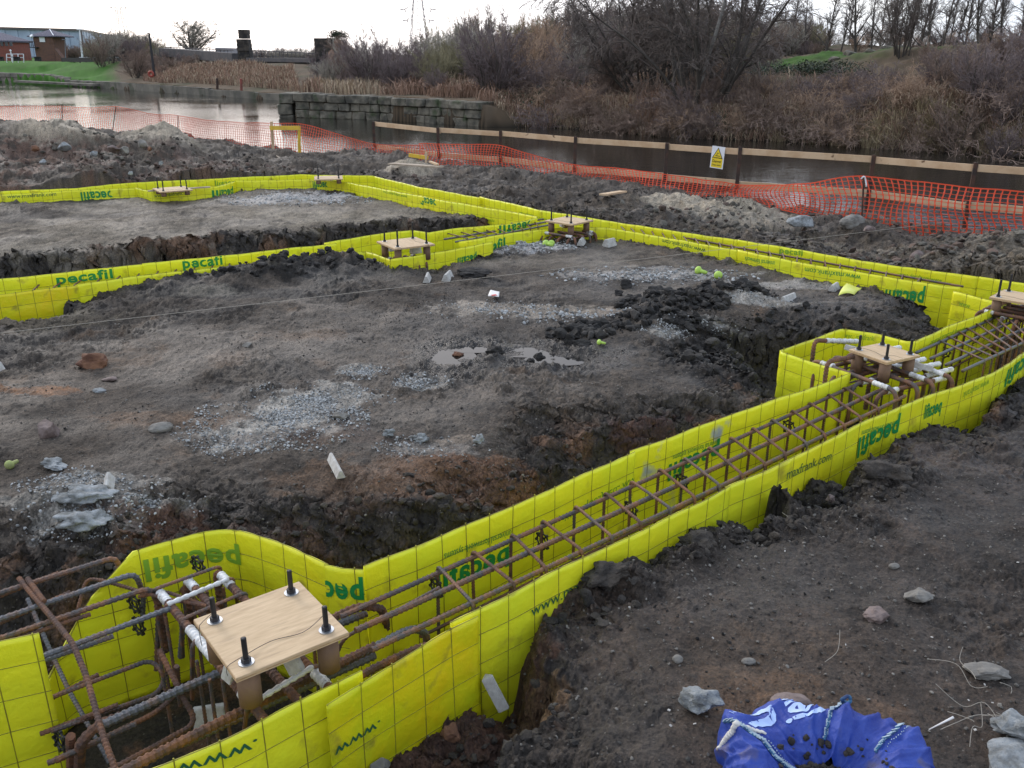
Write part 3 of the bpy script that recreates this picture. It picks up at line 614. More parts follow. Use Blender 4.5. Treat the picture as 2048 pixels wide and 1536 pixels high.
def panel(key, label, m=None, round_=False, z1=-.78, off=0, wires=True, ph=0.0, drop=0):
    w = Wall(key, round_, ZT-drop, z1); w.off = off
    root = empty('formwork_panel', (*w.at(w.L/2)[:2], w.z1)); tag(root, label, 'formwork', 'yellow mesh formwork panels')
    st = CELL/6; q = np.arange(-ph, w.L, st); q = np.concatenate([[0], q[(q > .006) & (q < w.L-.006)], [w.L]])
    z = np.arange(w.z0+.02-CELL, w.z1+.01, -st); z = np.concatenate([np.linspace(w.z0, w.z0+.02-CELL, 6)[:-1], z, [w.z1]]); Q, Z = np.meshgrid(q, z)
    cell = np.abs(np.sin(math.pi*(Q+ph)/CELL)*np.sin(math.pi*(w.z0-Z+.02)/CELL))**.5
    b = .0012+.0050*cell*(1+.7*fbm(Q, Z, 6, 3, len(key)))
    A = w.pt(Q, Z, b); B = w.pt(Q, Z, -b); n0 = Q.size; idx = np.arange(n0).reshape(Q.shape)
    V = np.concatenate([A.reshape(-1, 3), B.reshape(-1, 3)])
    f = np.stack([idx[:-1, :-1], idx[:-1, 1:], idx[1:, 1:], idx[1:, :-1]], -1).reshape(-1, 4)
    fs = [f, f[:, ::-1]+n0]
    top = np.stack([idx[0, :-1], idx[0, :-1]+n0, idx[0, 1:]+n0, idx[0, 1:]], -1)
    l_ = np.stack([idx[:-1, 0], idx[1:, 0], idx[1:, 0]+n0, idx[:-1, 0]+n0], -1); r_ = np.stack([idx[:-1, -1], idx[:-1, -1]+n0, idx[1:, -1]+n0, idx[1:, -1]], -1)
    bt = np.stack([idx[-1, :-1], idx[-1, 1:], idx[-1, 1:]+n0, idx[-1, :-1]+n0], -1)
    me = np_mesh(V, np.concatenate(fs+[top, l_, r_, bt])); link_mesh('film', me, m or M_film, root)
    if wires:
        mb = MB(); k0 = math.ceil((0+ph)/CELL)
        for k in range(k0, int((w.L+ph)/CELL)+1):
            qq = k*CELL-ph
            if qq < .004 or qq > w.L-.004: continue
            mb.tube([w.pt(np.array(qq), np.array(zz)) for zz in np.linspace(w.z0+.006+.006*random.random(), w.z1, 9)], .0027, 6)
        k = 0
        while w.z0-.0-.02-(k)*CELL > w.z1:
            zz = w.z0+.02-k*CELL if k else w.z0-.004; k += 1
            if k == 1: mb.tube([w.pt(np.array(x_), np.array(zz+.004)) for x_ in np.linspace(0, w.L, max(3, int(w.L/.05)))], .0026, 5); continue
            mb.tube([w.pt(np.array(x_), np.array(zz)) for x_ in np.linspace(0, w.L, max(3, int(w.L/.05)))], .0024, 6)
        mb.build('wire_mesh', M_wire, root)
    w.root = root; return w
_tc = {}
def text_tris(s_, bold=0):
    k = (s_, bold)
    if k in _tc: return _tc[k]
    c = bpy.data.curves.new('t', 'FONT'); c.body = s_; c.offset = bold; c.resolution_u = 3; c.space_character = 1.0+bold*3
    o = bpy.data.objects.new('t', c); COL.objects.link(o); bpy.context.view_layer.update()
    me = bpy.data.meshes.new_from_object(o.evaluated_get(bpy.context.evaluated_depsgraph_get()))
    bm = bmesh.new(); bm.from_mesh(me); bmesh.ops.triangulate(bm, faces=bm.faces)
    V = np.array([v.co[:] for v in bm.verts]); T = [tuple(x.index for x in f_.verts) for f_ in bm.faces]; bm.free()
    bpy.data.objects.remove(o); bpy.data.curves.remove(c); bpy.data.meshes.remove(me)
    _tc[k] = (V, T); return _tc[k]
def print_on(w, s_, p0, p1, hgt, flip='', m=None, bold=0, side=1):
    """lettering on a panel between two sighted points; flip: r = turned upside down, m = mirrored"""
    V, T = text_tris(s_, bold); a = w.hit(*p0); b = w.hit(*p1)
    if a is None or b is None: return
    X = (V[:, 0]-V[:, 0].min())/(V[:, 0].max()-V[:, 0].min()); Y = V[:, 1]/.73
    qa, za = a; qb, zb = b
    if 'm' in flip: X = 1-X
    if 'r' in flip: X = 1-X; Y = 1-Y
    # keep true left-right as seen: a is the left sighting
    Q = qa+(qb-qa)*X; Z = za+(zb-za)*X+(Y-.5)*hgt
    P = w.pt(Q, Z, .0075*side); Z2 = P[:, 2]; keep = (Z2 < w.z0+.004)
    P[:, 2] = np.minimum(Z2, w.z0-.001)
    T2 = [t_ for t_ in T if all(-.02 <= Q[i] <= w.L+.02 for i in t_) and all(keep[i] for i in t_)]
    if T2:
        used = sorted({i for t_ in T2 for i in t_}); mp_ = {i: j for j, i in enumerate(used)}
        link_mesh('printed_lettering', np_mesh(P[used], [tuple(mp_[i] for i in t_) for t_ in T2]), m or M_green, w.root, smooth=False)
LW = 'yellow formwork sheet '
WL = {}
def PN(key, label, **k): WL[key] = panel(key, label, **k); return WL[key]
w = PN('a_far1', 'curved yellow formwork sheet wrapping behind the nearest plywood bolt template', round_=True, ph=.04)
print_on(w, 'pecafil', (288,1142), (484,1122), .10, 'r', M_greenp, .03)
w = PN('a_far1b', 'short yellow formwork sheet with bold green lettering right of the nearest bolt template')
print_on(w, 'pec', (648,1183), (729,1190), .105, 'r', M_green, .03)
w = PN('a_far2', LW+'between the rusty brown trench and the nearest reinforcement cage', ph=.02)
print_on(w, 'pecafil', (868,1158), (1018,1098), .10, 'm', M_green, .03)
print_on(w, 'universal formwork systems', (885,1112), (1022,1066), .035, 'r', M_green)
print_on(w, 'www.maxfrank.com', (1128,1034), (1280,945), .045, 'm', M_greenp)
w = PN('a_far3', LW+'scuffed grey and white along the middle of the nearest beam', m=M_film3, off=-.006)
print_on(w, 'pecafil', (1336,946), (1440,905), .10, 'r', M_green, .03)
print_on(w, 'universal formwork systems', (1345,915), (1440,885), .033, 'r', M_green)
w = PN('a_far4', LW+'boxed around the second bolt template on the right', ph=.05)
print_on(w, 'pecafil', (1632,748), (1660,735), .10, 'm', M_greenp, .03)
print_on(w, 'p', (1578,722), (1594,728), .11, 'm', M_greenp, .03)
print_on(w, 'www.maxfrank', (1690,668), (1750,676), .04, '', M_greenp)
w = PN('a_far5', LW+'beside the dense cage running out of view on the right')
print_on(w, 'universal formwork systems', (1860,683), (1930,655), .04, 'm', M_greenp)
print_on(w, 'universal formwork systems', (1944,653), (1990,630), .04, 'm', M_green)
w = PN('a_near1', LW+'nearest to the viewer, in front of the nearest bolt template', z1=-.75, off=.004)
print_on(w, '.www', (350,1540), (512,1484), .045, 'r', M_greend, .008)
w = PN('a_near2', 'creased dirty yellow sheet lapped over the front of the nearest beam', m=M_film2, off=.024, z1=-.62)
print_on(w, '.www', (660,1500), (748,1440), .04, 'r', M_greend, .008)
w = PN('a_near3', LW+'with green web address, mid-length along the near side', off=.014)
print_on(w, 'www.maxfrank.com', (1052,1217), (1262,1110), .05, '', M_greend)
print_on(w, 'pecafil', (1368,1066), (1490,1014), .115, 'r', M_green, .03)
print_on(w, 'universal formwork systems', (1372,1040), (1478,1002), .038, 'r', M_green)
w = PN('a_near4', 'long yellow sheet with green lettering beside the dark right-hand soil', off=.004)
print_on(w, 'maxfrank.com', (1570,948), (1660,908), .055, '', M_greend)
print_on(w, 'pecafil', (1714,898), (1792,858), .12, 'r', M_green, .03)
print_on(w, 'universal formwork systems', (1722,868), (1788,846), .035, 'r', M_green)
print_on(w, 'pecafil', (1846,822), (1880,806), .09, 'm', M_green, .03)
print_on(w, 'www.maxfrank', (1920,790), (1975,765), .05, 'r', M_greenp)
print_on(w, 'pecafil', (2008,758), (2070,715), .12, 'r', M_green, .03)
PN('front_left', 'yellow sheet cutting off the bottom left corner of the view', off=0, ph=.03)
w = PN('b_far1', LW+'turning the far left corner below the old stone quay', z1=-.6)
w = PN('b_far2', LW+'along the spoil bank from the far corner to mid-rail', z1=-.6)
print_on(w, 'www.maxfrank.com', (1040,424), (1096,438), .05, 'm', M_greenp)
w = PN('b_far3', LW+'on the water side, below the danger sign and spoil', z1=-.6, off=.006)
print_on(w, 'pecafil', (1560,500), (1612,506), .06, '', M_greenp, .03)
print_on(w, 'www.maxfrank.com', (1800,548), (1885,560), .04, 'm', M_greenp)
w = PN('b_far4', LW+'behind the bolt template at the right edge of the view', z1=-.6)
w = PN('b_near1', LW+'bordering the upper island just past the far corner', z1=-.55)
print_on(w, 'pecafil', (838,401), (874,408), .12, 'r', M_green, .03)
print_on(w, 'www.maxfrank.com', (768,382), (815,392), .05, 'm', M_greenp)
w = PN('b_near2', LW+'lapped in rows where the upper island ends', z1=-.62, off=.008)
print_on(w, 'universal formwork systems', (925,428), (990,440), .05, 'm', M_greenp)
w = PN('c_near5', LW+'curving where the middle beam meets the far beam', round_=True, z1=-.5)
print_on(w, 'pecafil', (955,500), (1010,485), .13, '', M_green, .03)
w = PN('b_near3', LW+'with an orange stain beside the grey gravel', z1=-.6, off=.005)
print_on(w, 'www.maxfrank.com', (1326,482), (1412,502), .05, 'r', M_greend)
w = PN('b_near4', LW+'with upside-down web address facing the island', z1=-.78)
print_on(w, 'www.maxfrank.com', (1610,540), (1722,557), .055, 'r', M_green)
print_on(w, 'pecafil', (1770,596), (1848,600), .15, 'r', M_green, .03)
print_on(w, 'universal formwork systems', (1790,581), (1850,590), .04, 'r', M_green)
print_on(w, 'universal formwork', (1490,518), (1550,528), .05, 'r', M_green)
w = PN('b_near5', LW+'forming the inner corner left of the right-hand bolt template', off=-.004)
print_on(w, 'www', (1918,606), (1940,612), .05, 'm', M_greenp)
w = PN('c_far1', LW+'running from the middle junction towards the third bolt template', z1=-.5)
print_on(w, 'pecafil', (998,461), (1062,449), .11, 'r', M_green, .03)
w = PN('c_far2', LW+'stepping round the back of the raised bolt template', z1=-.45)
w = PN('c_far3', LW+'with half-buried lettering left of the raised bolt template', z1=-.5, off=.006)
print_on(w, 'pecafil', (364,526), (452,517), .10, '', M_green, .03)
print_on(w, 'pec', (546,519), (570,516), .06, '', M_green, .03)
w = PN('c_far4', LW+'leaving the left edge of the view below the crumbling bank', z1=-.5)
print_on(w, 'pecafil', (112,558), (225,546), .09, '', M_green, .03)
w = PN('c_near1', 'orange-smeared yellow sheet at the left edge beside the black soil mound', z1=-.5, m=M_film2)
w = PN('c_near2', LW+'mostly buried behind the black soil mound', z1=-.4)
w = PN('c_near3', LW+'pinched in front of the raised bolt template', z1=-.45)
w = PN('c_near4', LW+'with black web address just right of the raised bolt template', z1=-.45, off=.006)
print_on(w, 'www.maxfrank.com', (745,537), (868,523), .05, '', M_greend)
print_on(w, 'pecafil', (914,523), (951,514), .07, 'r', M_green, .03)
w = PN('d_far1', LW+'along the foot of the rubble bank at the far left', z1=-.5)
w = PN('d_far2', LW+'between the rubble bank and the far bolt templates', z1=-.5)
print_on(w, 'pecafil', (430,366), (470,364), .09, 'm', M_greenp, .03)
w = PN('d_near1', LW+'with web address and green lettering at the far left', z1=-.5)
print_on(w, 'www.maxfrank.com', (14,393), (112,387), .055, '', M_greend)
print_on(w, 'pecafil', (162,395), (226,391), .14, 'r', M_green, .03)
w = PN('d_near2', LW+'notched in front of the far left bolt template', z1=-.5)
print_on(w, 'www.maxfrank.com', (308,391), (382,384), .055, '', M_greend)
print_on(w, 'pecafil', (424,389), (466,385), .12, 'r', M_green, .03)
w = PN('d_near3', LW+'in front of the farthest bolt template', z1=-.5)
print_on(w, 'pecafil', (626,371), (656,372), .12, 'r', M_green, .03)

# ================================================================== reinforcement
def rbar(pts, d, m=None, parent=None, name='bar', r=.06, rib=True, step=.0037, n=8):
    mb = MB(); P = fillet(pts, r, step if rib else .06); mb.tube(P, d/2, n, rib=(.015 if d < .02 else .022) if rib else 0, ribh=.15 if rib else 0)
    return mb.build(name, m or M_rebar, parent, smooth=not rib)
def spacer(parent, c, nrm, r=.037):
    """black gear-shaped cover spacer clipped on a stirrup leg"""
    c = Vector(c); nrm = Vector(nrm).normalized(); u = nrm.orthogonal().normalized(); v = nrm.cross(u); mb = MB()
    ring = []
    for k in range(33):
        a = 2*math.pi*k/32; q = r*(1+.09*math.cos(8*a)); ring.append(c+u*q*math.cos(a)+v*q*math.sin(a))
    mb.tube(ring, .0042, 5, caps=False)
    mb.tube([c+u*r*.45*math.cos(2*math.pi*k/16)+v*r*.45*math.sin(2*math.pi*k/16) for k in range(17)], .004, 5, caps=False)
    for k in range(8):
        a = 2*math.pi*k/8; q = c+u*r*1.08*math.cos(a)+v*r*1.08*math.sin(a); mb.cyl(q-nrm*.006, q+nrm*.006, .0065, 8)
        if k % 2 == 0: mb.beam(c+(q-c)*.45, c+(q-c)*.95, .006, .007, nrm)
    mb.build('cover_spacer', M_black, parent)
def cage(label, far, near, zt, zb, n_st, d=.020, ds=.0145, mids=(.5,), skip=(), over=(.0, 1.), spac=(), rib=True, cat='rebar cage', slack=.02):
    """far / near: edge lines ((x,y),(x,y)) of the cage; stirrups spread between them"""
    a0, a1 = [Vector((*p, zt)) for p in far]; b0, b1 = [Vector((*p, zt)) for p in near]
    root = empty('reinforcement_cage', ((a0.x+b0.x)/2, (a0.y+b0.y)/2, zb)); tag(root, label, cat, 'reinforcement cages in the formwork')
    dn = Vector((0, 0, zb-zt)); ax = (a1-a0).normalized()
    for t_ in (0, 1)+tuple(mids):
        rbar([a0.lerp(b0, t_)-ax*over[0]+Vector((0, 0, slack*random.uniform(-.5, .5))), a0.lerp(b0, t_).lerp(a1.lerp(b1, t_), .5)+Vector((0, 0, -.01)), a1.lerp(b1, t_)+ax*over[1]], d*(1.15 if t_ == .5 else 1), random.choice((M_rebar, M_rebar2)), root, 'longitudinal_bar', r=.3, rib=rib)
        rbar([a0.lerp(b0, t_)+dn-ax*over[0], a1.lerp(b1, t_)+dn+ax*over[1]], d, M_rust, root, 'longitudinal_bar', rib=False)
    for t_ in (0, 1): rbar([a0.lerp(b0, t_)+dn*.5, a1.lerp(b1, t_)+dn*.5], ds, M_rust, root, 'side_bar', rib=False)
    up = Vector((0, 0, .012))
    for i in range(n_st):
        if i in skip: continue
        t_ = (i+.5)/n_st; A = a0.lerp(a1, t_)+up; B = b0.lerp(b1, t_)+up; e = (A-B).normalized()*.018; j = ax*random.uniform(-.012, .012)
        P = [B-e*0+dn*.96+j, B-e+j, A+e+ax*.0, A+e+dn, B-e+dn+j, B-e+dn*.3]
        rbar([B-e+dn, B-e+j, A+e-j, A+e+dn, B-e+dn+ax*.01], ds, random.choice((M_rebar, M_rust)), root, 'stirrup', r=.028, rib=rib, n=7)
        if i in spac or (i+100) in spac:
            L = A+e if i in spac else B-e
            spacer(root, L+dn*random.uniform(.18, .3), ax)
    return root
# near cage between the first and second templates
def seg(z, *uv): return tuple(tuple(G(u, v, z)[:2]) for u, v in uv)
cage('long open cage of rusty bars and stirrups down the middle of the nearest beam', seg(-.17, (836,1160), (1706,772)), seg(-.17, (905,1225), (1770,812)), -.17, -.70, 17, mids=(.5,), over=(.35, .25), spac=(0, 3, 102, 6, 8, 108, 13, 113))
cage('dense cage with closely spaced stirrups running off to the right', seg(-.17, (1868,690), (2150,560)), seg(-.17, (1960,725), (2170,625)), -.17, -.70, 18, mids=(.33, .66), over=(.28, .0), spac=(1, 4, 108), d=.022, rib=False)
# cages glimpsed in the farther beams
cage('low rusty cage in the middle beam right of the raised bolt template', seg(-.16, (880,470), (1075,440)), seg(-.16, (925,480), (1085,452)), -.16, -.5, 9, over=(.1, .1), rib=False)
cage('cage hidden deep in the left arm of the middle beam', seg(-.155, (640,494), (60,563)), seg(-.155, (640,500), (40,577)), -.20, -.5, 16, mids=(), over=(.0, .5), rib=False)
cage('cage peeping above the long far beam as dark stirrup tops', seg(-.13, (1230,446), (1860,556)), seg(-.13, (1240,458), (1850,564)), -.155, -.5, 24, mids=(), over=(.1, .3), rib=False)

def bolt(root, p, h=.088, r=.0085):
    """threaded anchor bolt with nut and washer standing on a template"""
    mb = MB(); p = Vector(p); mb.tube([p+Vector((0, 0, z_)) for z_ in np.arange(-.05, h, .002)], r, 10, rib=.0042, ribh=.05)
    b_ = mb.build('anchor_bolt', M_bolt, root)
    mb = MB(); mb.cyl(p+Vector((0, 0, .002)), p+Vector((0, 0, .005)), .025, 20); mb.build('washer', M_zinc, None, True); o = bpy.context.scene.objects[-1] if False else None
    return b_
def child(o, parent, root):
    o.parent = parent; o.matrix_parent_inverse = Matrix.Identity(4)
def bolt_template(label, c, rz, size=.385, th=.018, slv=.20, sleeves=True, hb=.092, inset=.21, zrot=0):
    root = empty('bolt_template', c, rz); tag(root, label, 'bolt template', 'plywood bolt templates on the column bases')
    def mk(mb, name, m, par, smooth=False, bevel=0):
        o = mb.build(name, m, None, smooth, bevel); o.parent = par; return o
    s_ = size/2; mb = MB(); mb.box((0, 0, 0), (size, size, th)); pl = mk(mb, 'plywood_plate', M_ply, root, bevel=.0015)
    mb = MB(); mb.box((0, 0, -.001), (size+.001, size+.001, th*.25)); mk(mb, 'ply_edge', M_plyedge, pl)
    q = s_*(1-inset*1.35)
    for ix, iy in ((-1, -1), (1, -1), (1, 1), (-1, 1)):
        p = Vector((ix*q, iy*q, th/2)); mb = MB()
        mb.tube([p+Vector((0, 0, z_)) for z_ in np.arange(-.04, hb, .0022)], .0085, 10, rib=.0045, ribh=.06)
        b_ = mk(mb, 'anchor_bolt', M_bolt, root, True)
        mb = MB(); mb.cyl(p+Vector((0, 0, .0005)), p+Vector((0, 0, .0035)), .0245, 20); mk(mb, 'washer', M_zinc, b_)
        mb = MB(); mb.cyl(p+Vector((0, 0, .0035)), p+Vector((0, 0, .018)), .0155, 6); mk(mb, 'nut', M_bolt, b_)
        if sleeves:
            p2 = Vector((ix*q, iy*q, -th/2)); mb = MB(); mb.tube([p2, p2-Vector((0, 0, slv))], [.036, .036], 18); mk(mb, 'bolt_sleeve', M_sleeve, root, True)
    # tying wire over the plate
    mb = MB()
    P = [Vector((-s_-.004, -q+.01, -.02)), Vector((-s_-.003, -q+.012, th/2+.003)), Vector((-q, -q+.02, th/2+.012)), Vector((-.03, -q+.05, th/2+.004)), Vector((q*.5, -q+.03, th/2+.005)), Vector((q+.01, -q+.05, th/2+.02)), Vector((s_*.98, -q+.1, th/2+.003))]
    mb.tube(catmull([tuple(p) for p in P], .02), .0011, 4); mk(mb, 'tying_wire', M_wireb, root)
    mb = MB(); P = [Vector((-q, q+.02, th/2+.02)), Vector((-q-.05, q, th/2+.006)), Vector((-s_-.004, q-.01, 0)), Vector((-s_-.004, q-.02, -.05))]
    mb.tube(catmull([tuple(p) for p in P], .02), .0011, 4); mk(mb, 'tying_wire', M_wireb, root)
    return root
def concrete_block(label, a, b, w=.045, group='triangular concrete bar supports', z=None, roll=0):
    """prismatic concrete bar support between two points"""
    a = Vector(a); b = Vector(b); mb = MB(); h = w*.85
    prof = [(-w/2, -h/2), (w/2, -h/2), (w*.13, h/2), (-w*.13, h/2)]
    ca, sa = math.cos(roll), math.sin(roll); prof = [(x*ca-y*sa, x*sa+y*ca) for x, y in prof]
    mb.prism(prof, a, b); return tag(mb.build('concrete_bar_support', M_conc, None, bevel=.003), label, 'concrete spacer', group)

# --- nearest column base
C1 = G(541, 1256, 0.0)
A1 = Vector(G(583, 1170, .004)-G(390, 1240, .004)); rz1 = math.atan2(A1.y, A1.x)
bolt_template('nearest plywood bolt template with four black bolts, bottom left of the view', tuple(C1), rz1, size=.375, slv=.13)
cb = empty('column_base_reinforcement', (C1[0], C1[1], -.75)); tag(cb, 'thick rusty bars knotted under the nearest plywood bolt template', 'rebar cage', 'reinforcement cages in the formwork')
def PX(*L): return [Vector(G(u, v, z)) for u, v, z in L]
def Z1(x, y): return x/2.731, 1036+y/2.731
def zb(*L):
    r_ = []
    for x, y, z in L: u, v = Z1(x, y); r_.append(Vector(G(u, v, z)))
    return r_
# heavy bars along the beam below the plate
rbar(zb((560,1130,-.33),(1190,845,-.30),(2000,520,-.30)), .030, M_rebar2, cb, 'thick_bar', r=.2)
rbar(zb((640,1400,-.24),(1330,1050,-.24),(1780,830,-.24),(2048,700,-.24)), .032, M_rust, cb, 'thick_bar', r=.2)
rbar(zb((1000,1230,-.36),(1700,905,-.28),(2048,750,-.28)), .030, M_rebar2, cb, 'thick_bar', r=.2)
rbar(zb((1560,690,-.22),(1850,530,-.22),(1960,480,-.20),(2080,490,-.21),(2110,560,-.38),(2110,700,-.55)), .030, M_rust, cb, 'thick_bar', r=.07)
rbar(zb((1700,880,-.26),(2048,705,-.24),(2240,600,-.24),(2330,620,-.32),(2330,760,-.5)), .028, M_rebar2, cb, 'thick_bar', r=.07)
rbar(zb((1790,960,-.28),(2100,790,-.26),(2330,690,-.25),(2370,720,-.36),(2370,800,-.5)), .028, M_rust, cb, 'thick_bar', r=.07)
rbar(zb((1840,740,-.3),(1880,650,-.22),(2048,570,-.20),(2400,380,-.18)), .014, M_rebar, cb, 'bar', r=.05)
# bars across, with the white-taped lengths
def cross(a, b, d=.030, tapes=(), drop=True):
    P = zb(a, b); dd = (P[1]-P[0]).normalized(); e0 = P[0]-dd*.02
    L = [P[0]+Vector((0, 0, -.30)), P[0]-dd*.0, P[1]] if drop else P
    bar_ = rbar(L, d, M_rust, cb, 'thick_bar', r=.05)
    for t0, t1 in tapes:
        mb = MB(); q0 = P[0].lerp(P[1], t0); q1 = P[0].lerp(P[1], t1); k = int((q1-q0).length/.006)+2
        mb.tube([q0.lerp(q1, i/(k-1)) for i in range(k)], [d/2*1.05+.0022*(1+math.sin(i*1.7)) for i in range(k)], 9); o = mb.build('white_tape_wrap', M_tape, None, True); o.parent = cb; o.data.transform(Matrix.Translation(-Vector(cb.location)))
cross((850,380,-.20), (1450,1110,-.20), tapes=((.05,.14),(.36,.60),(.82,.90)))
cross((1015,330,-.20), (1640,1010,-.20), tapes=((.02,.10),))
cross((1180,285,-.20), (1810,940,-.20), tapes=((.05,.16),(.88,.97)))
cross((960,330,-.34), (1240,700,-.34), d=.034)
# hoops over the cross bars
def hoop(L, d=.014, m=None, tape=False):
    rbar(zb(*L), d, m or M_rebar, cb, 'hoop', r=.035)
    if tape:
        P = zb(*L); mb = MB(); a, b_ = P[1], P[2]; k = 24
        mb.tube([a.lerp(b_, .04+.9*i/(k-1)) for i in range(k)], [d/2*1.1+.002*(1+math.sin(i*2.1)) for i in range(k)], 8); o = mb.build('white_tape_wrap', M_tape, None, True); o.parent = cb; o.data.transform(Matrix.Translation(-Vector(cb.location)))
hoop([(850,480,-.5),(840,390,-.175),(1200,262,-.175),(1230,420,-.5)])
hoop([(905,640,-.5),(900,478,-.18),(1270,325,-.175),(1300,480,-.5)], tape=True)
hoop([(1000,760,-.5),(990,555,-.18),(1340,405,-.175),(1370,560,-.5)])
hoop([(1050,990,-.6),(1052,690,-.20),(1100,640,-.19),(1180,700,-.35)], d=.016)
hoop([(1330,1200,-.5),(1350,1030,-.165),(1730,800,-.165),(1790,960,-.5)], tape=True)
hoop([(760,430,-.24),(900,400,-.2),(1130,480,-.2),(1150,560,-.35)], m=M_rust)
for x, y0, y1 in ((905,540,900),(1050,430,640),(1220,380,600),(1075,780,1130),(1145,880,1100),(1215,880,1090),(870,740,860),(1130,400,560),(850,480,800),(1000,430,560),(1700,520,640)):
    p_ = zb((x, y0, -.26))[0]; rbar([p_, p_+Vector((0, 0, -.42))], .013, M_rebar, cb, 'upright_bar', rib=True)
# hooked bars coming in from the left
lc = empty('hooked_bar_bundle', (-1.75, 2.2, -.75)); tag(lc, 'bundle of long hooked rusty bars reaching in from the left edge', 'rebar cage', 'reinforcement cages in the formwork')
def LB(L, d=.020, m=None, r=.045): rbar(zb(*L), d, m or M_rebar, lc, 'hooked_bar', r=r)
LB([(-380,540,-.14),(0,408,-.14),(640,210,-.13),(668,420,-.32)], .021)
LB([(-300,650,-.16),(0,552,-.16),(740,300,-.15),(785,420,-.28),(775,560,-.42)], .021, M_rebar2)
LB([(-200,720,-.18),(0,658,-.18),(820,380,-.17),(868,480,-.30),(855,830,-.6)], .021)
LB([(214,762,-.20),(400,694,-.20),(950,485,-.19),(1000,580,-.32),(985,760,-.5)], .021, M_rebar2)
LB([(262,988,-.42),(830,770,-.42),(905,870,-.46),(860,960,-.50),(280,1165,-.46)], .017)
LB([(304,1329,-.46),(860,1060,-.46),(975,950,-.42),(965,810,-.28)], .019, M_rust, r=.07)
LB([(560,1400,-.40),(840,1250,-.40),(1080,1120,-.42),(1000,980,-.34),(870,720,-.24)], .019, M_rust, r=.08)
LB([(-250,560,-.15),(0,425,-.165),(320,300,-.155)], .016, M_rust); LB([(0,575,-.185),(385,405,-.175)], .016, M_rust); LB([(0,690,-.2),(495,525,-.19)], .016, M_rust)
LB([(180,800,-.24),(620,645,-.22)], .018, M_rebar2); LB([(250,1000,-.45),(540,855,-.42)], .018, M_rust); LB([(220,1180,-.48),(645,1020,-.45)], .018, M_rust)
LB([(260,1340,-.46),(745,1125,-.42)], .020, M_rebar); LB([(420,520,-.30),(470,330,-.21),(560,340,-.20),(900,440,-.2),(1130,480,-.2)], .014, M_rust)
LB([(105,330,-.125),(395,680,-.15),(470,860,-.19),(560,1180,-.25),(640,1400,-.3)], .019, M_rust); LB([(150,330,-.115),(240,455,-.13)], .019, M_rust)
LB([(150,440,-.3),(300,780,-.45),(380,950,-.5),(600,1340,-.6)], .016, M_rebar2)
LB([(430,1400,-.7),(440,1230,-.40),(530,1130,-.36),(700,1070,-.36)], .034, M_rust)
LB([(390,1400,-.7),(385,1190,-.42)], .030, M_rust)
for x, y, z in ((735,470,-.28),(755,590,-.36),(1080,255,-.2),(330,1220,-.5)):
    p_ = zb((x, y, z))[0]; spacer(lc if x < 1000 else cb, p_, (p_-Vector((0, 0, CZ))).normalized()+Vector((.9, .1, .5)), .034)
# blocks under the plate
p = zb((1240,830,-.07),(1290,880,-.16)); concrete_block('pale concrete block wedged under the left corner of the nearest template', zb((1262,800,-.10))[0], zb((1240,880,-.16))[0], .05)
concrete_block('pale concrete block under the right edge of the nearest template', zb((1600,760,-.10))[0], zb((1640,835,-.14))[0], .06)
concrete_block('pale block lying in the bottom of the nearest pit', zb((1060,1085,-.6))[0], zb((1230,1060,-.6))[0], .09)

# --- the other column bases
def col_base(label_t, label_c, c, rz, size=.385, hb=.10, half=.30, ztop=-.12, slv=.18, d=.028, nb=3, blocks=True, bars=True):
    c = Vector(c); bolt_template(label_t, (c.x, c.y, c.z), rz, size=size, slv=slv, hb=hb)
    if not bars: return
    root = empty('column_base_reinforcement', (c.x, c.y, -.6)); tag(root, label_c, 'rebar cage', 'reinforcement cages in the formwork')
    R_ = Matrix.Rotation(rz, 3, 'Z')
    for ax_ in (0, 1):
        for k in range(nb+1):
            o_ = -half*.72+2*half*.72*k/nb+random.uniform(-.02, .02); zz = ztop-(d if ax_ else 0)
            e0 = Vector((-half, o_, 0)) if ax_ == 0 else Vector((o_, -half, 0)); e1 = Vector((half, o_, 0)) if ax_ == 0 else Vector((o_, half, 0))
            P = [c+R_ @ e0*1.0, c+R_ @ e1]
            for q in P: q.z = zz
            rbar([P[0]+Vector((0, 0, -.28)), P[0], P[1], P[1]+Vector((0, 0, -.28))], d, random.choice((M_rebar, M_rust)), root, 'thick_bar', r=.07, rib=False)
            if k in (0, nb) or random.random() < .3:
                for (t0, t1) in ((.12, .26), (.74, .9)):
                    mb = MB(); kk = 14; mb.tube([P[0].lerp(P[1], t0+(t1-t0)*i/(kk-1)) for i in range(kk)], [d/2*1.08+.002*(1+math.sin(i*1.9)) for i in range(kk)], 8)
                    o = mb.build('white_tape_wrap', M_tape, None, True); o.parent = root; o.data.transform(Matrix.Translation(-Vector(root.location)))
    for k in range(3):
        o_ = -half*.6+half*.6*k; P = [c+R_ @ Vector(q) for q in ((o_, -half*.9, -.4), (o_, -half*.9, 0), (o_, half*.9, 0), (o_, half*.9, -.4))]
        for i, q in enumerate(P): q.z = ztop-.05 if i in (1, 2) else -.55
        rbar(P, .012, M_rebar, root, 'hoop', r=.03, rib=False)
c2 = G(1768, 707, -.02); v_ = Vector(G(1824,707,0)-G(1757,685,0)); rz2 = math.atan2(v_.y, v_.x)
col_base('plywood bolt template on brown sleeves inside the boxed corner, middle right', 'thick taped bars in the boxed corner under the middle right template', c2, rz2, size=.30, half=.34, hb=.10, slv=.13)
p0, p1 = Vector(G(1690,693,-.06)), Vector(G(1866,738,-.10)); concrete_block('long pale concrete batten under the middle right bolt template', p0, p1, .04)
rb = empty('taped_bar_layer', (*G(1780,760,-.7)[:2], -.7)); tag(rb, 'loose thick bars with white-taped ends in front of the middle right template', 'rebar', None)
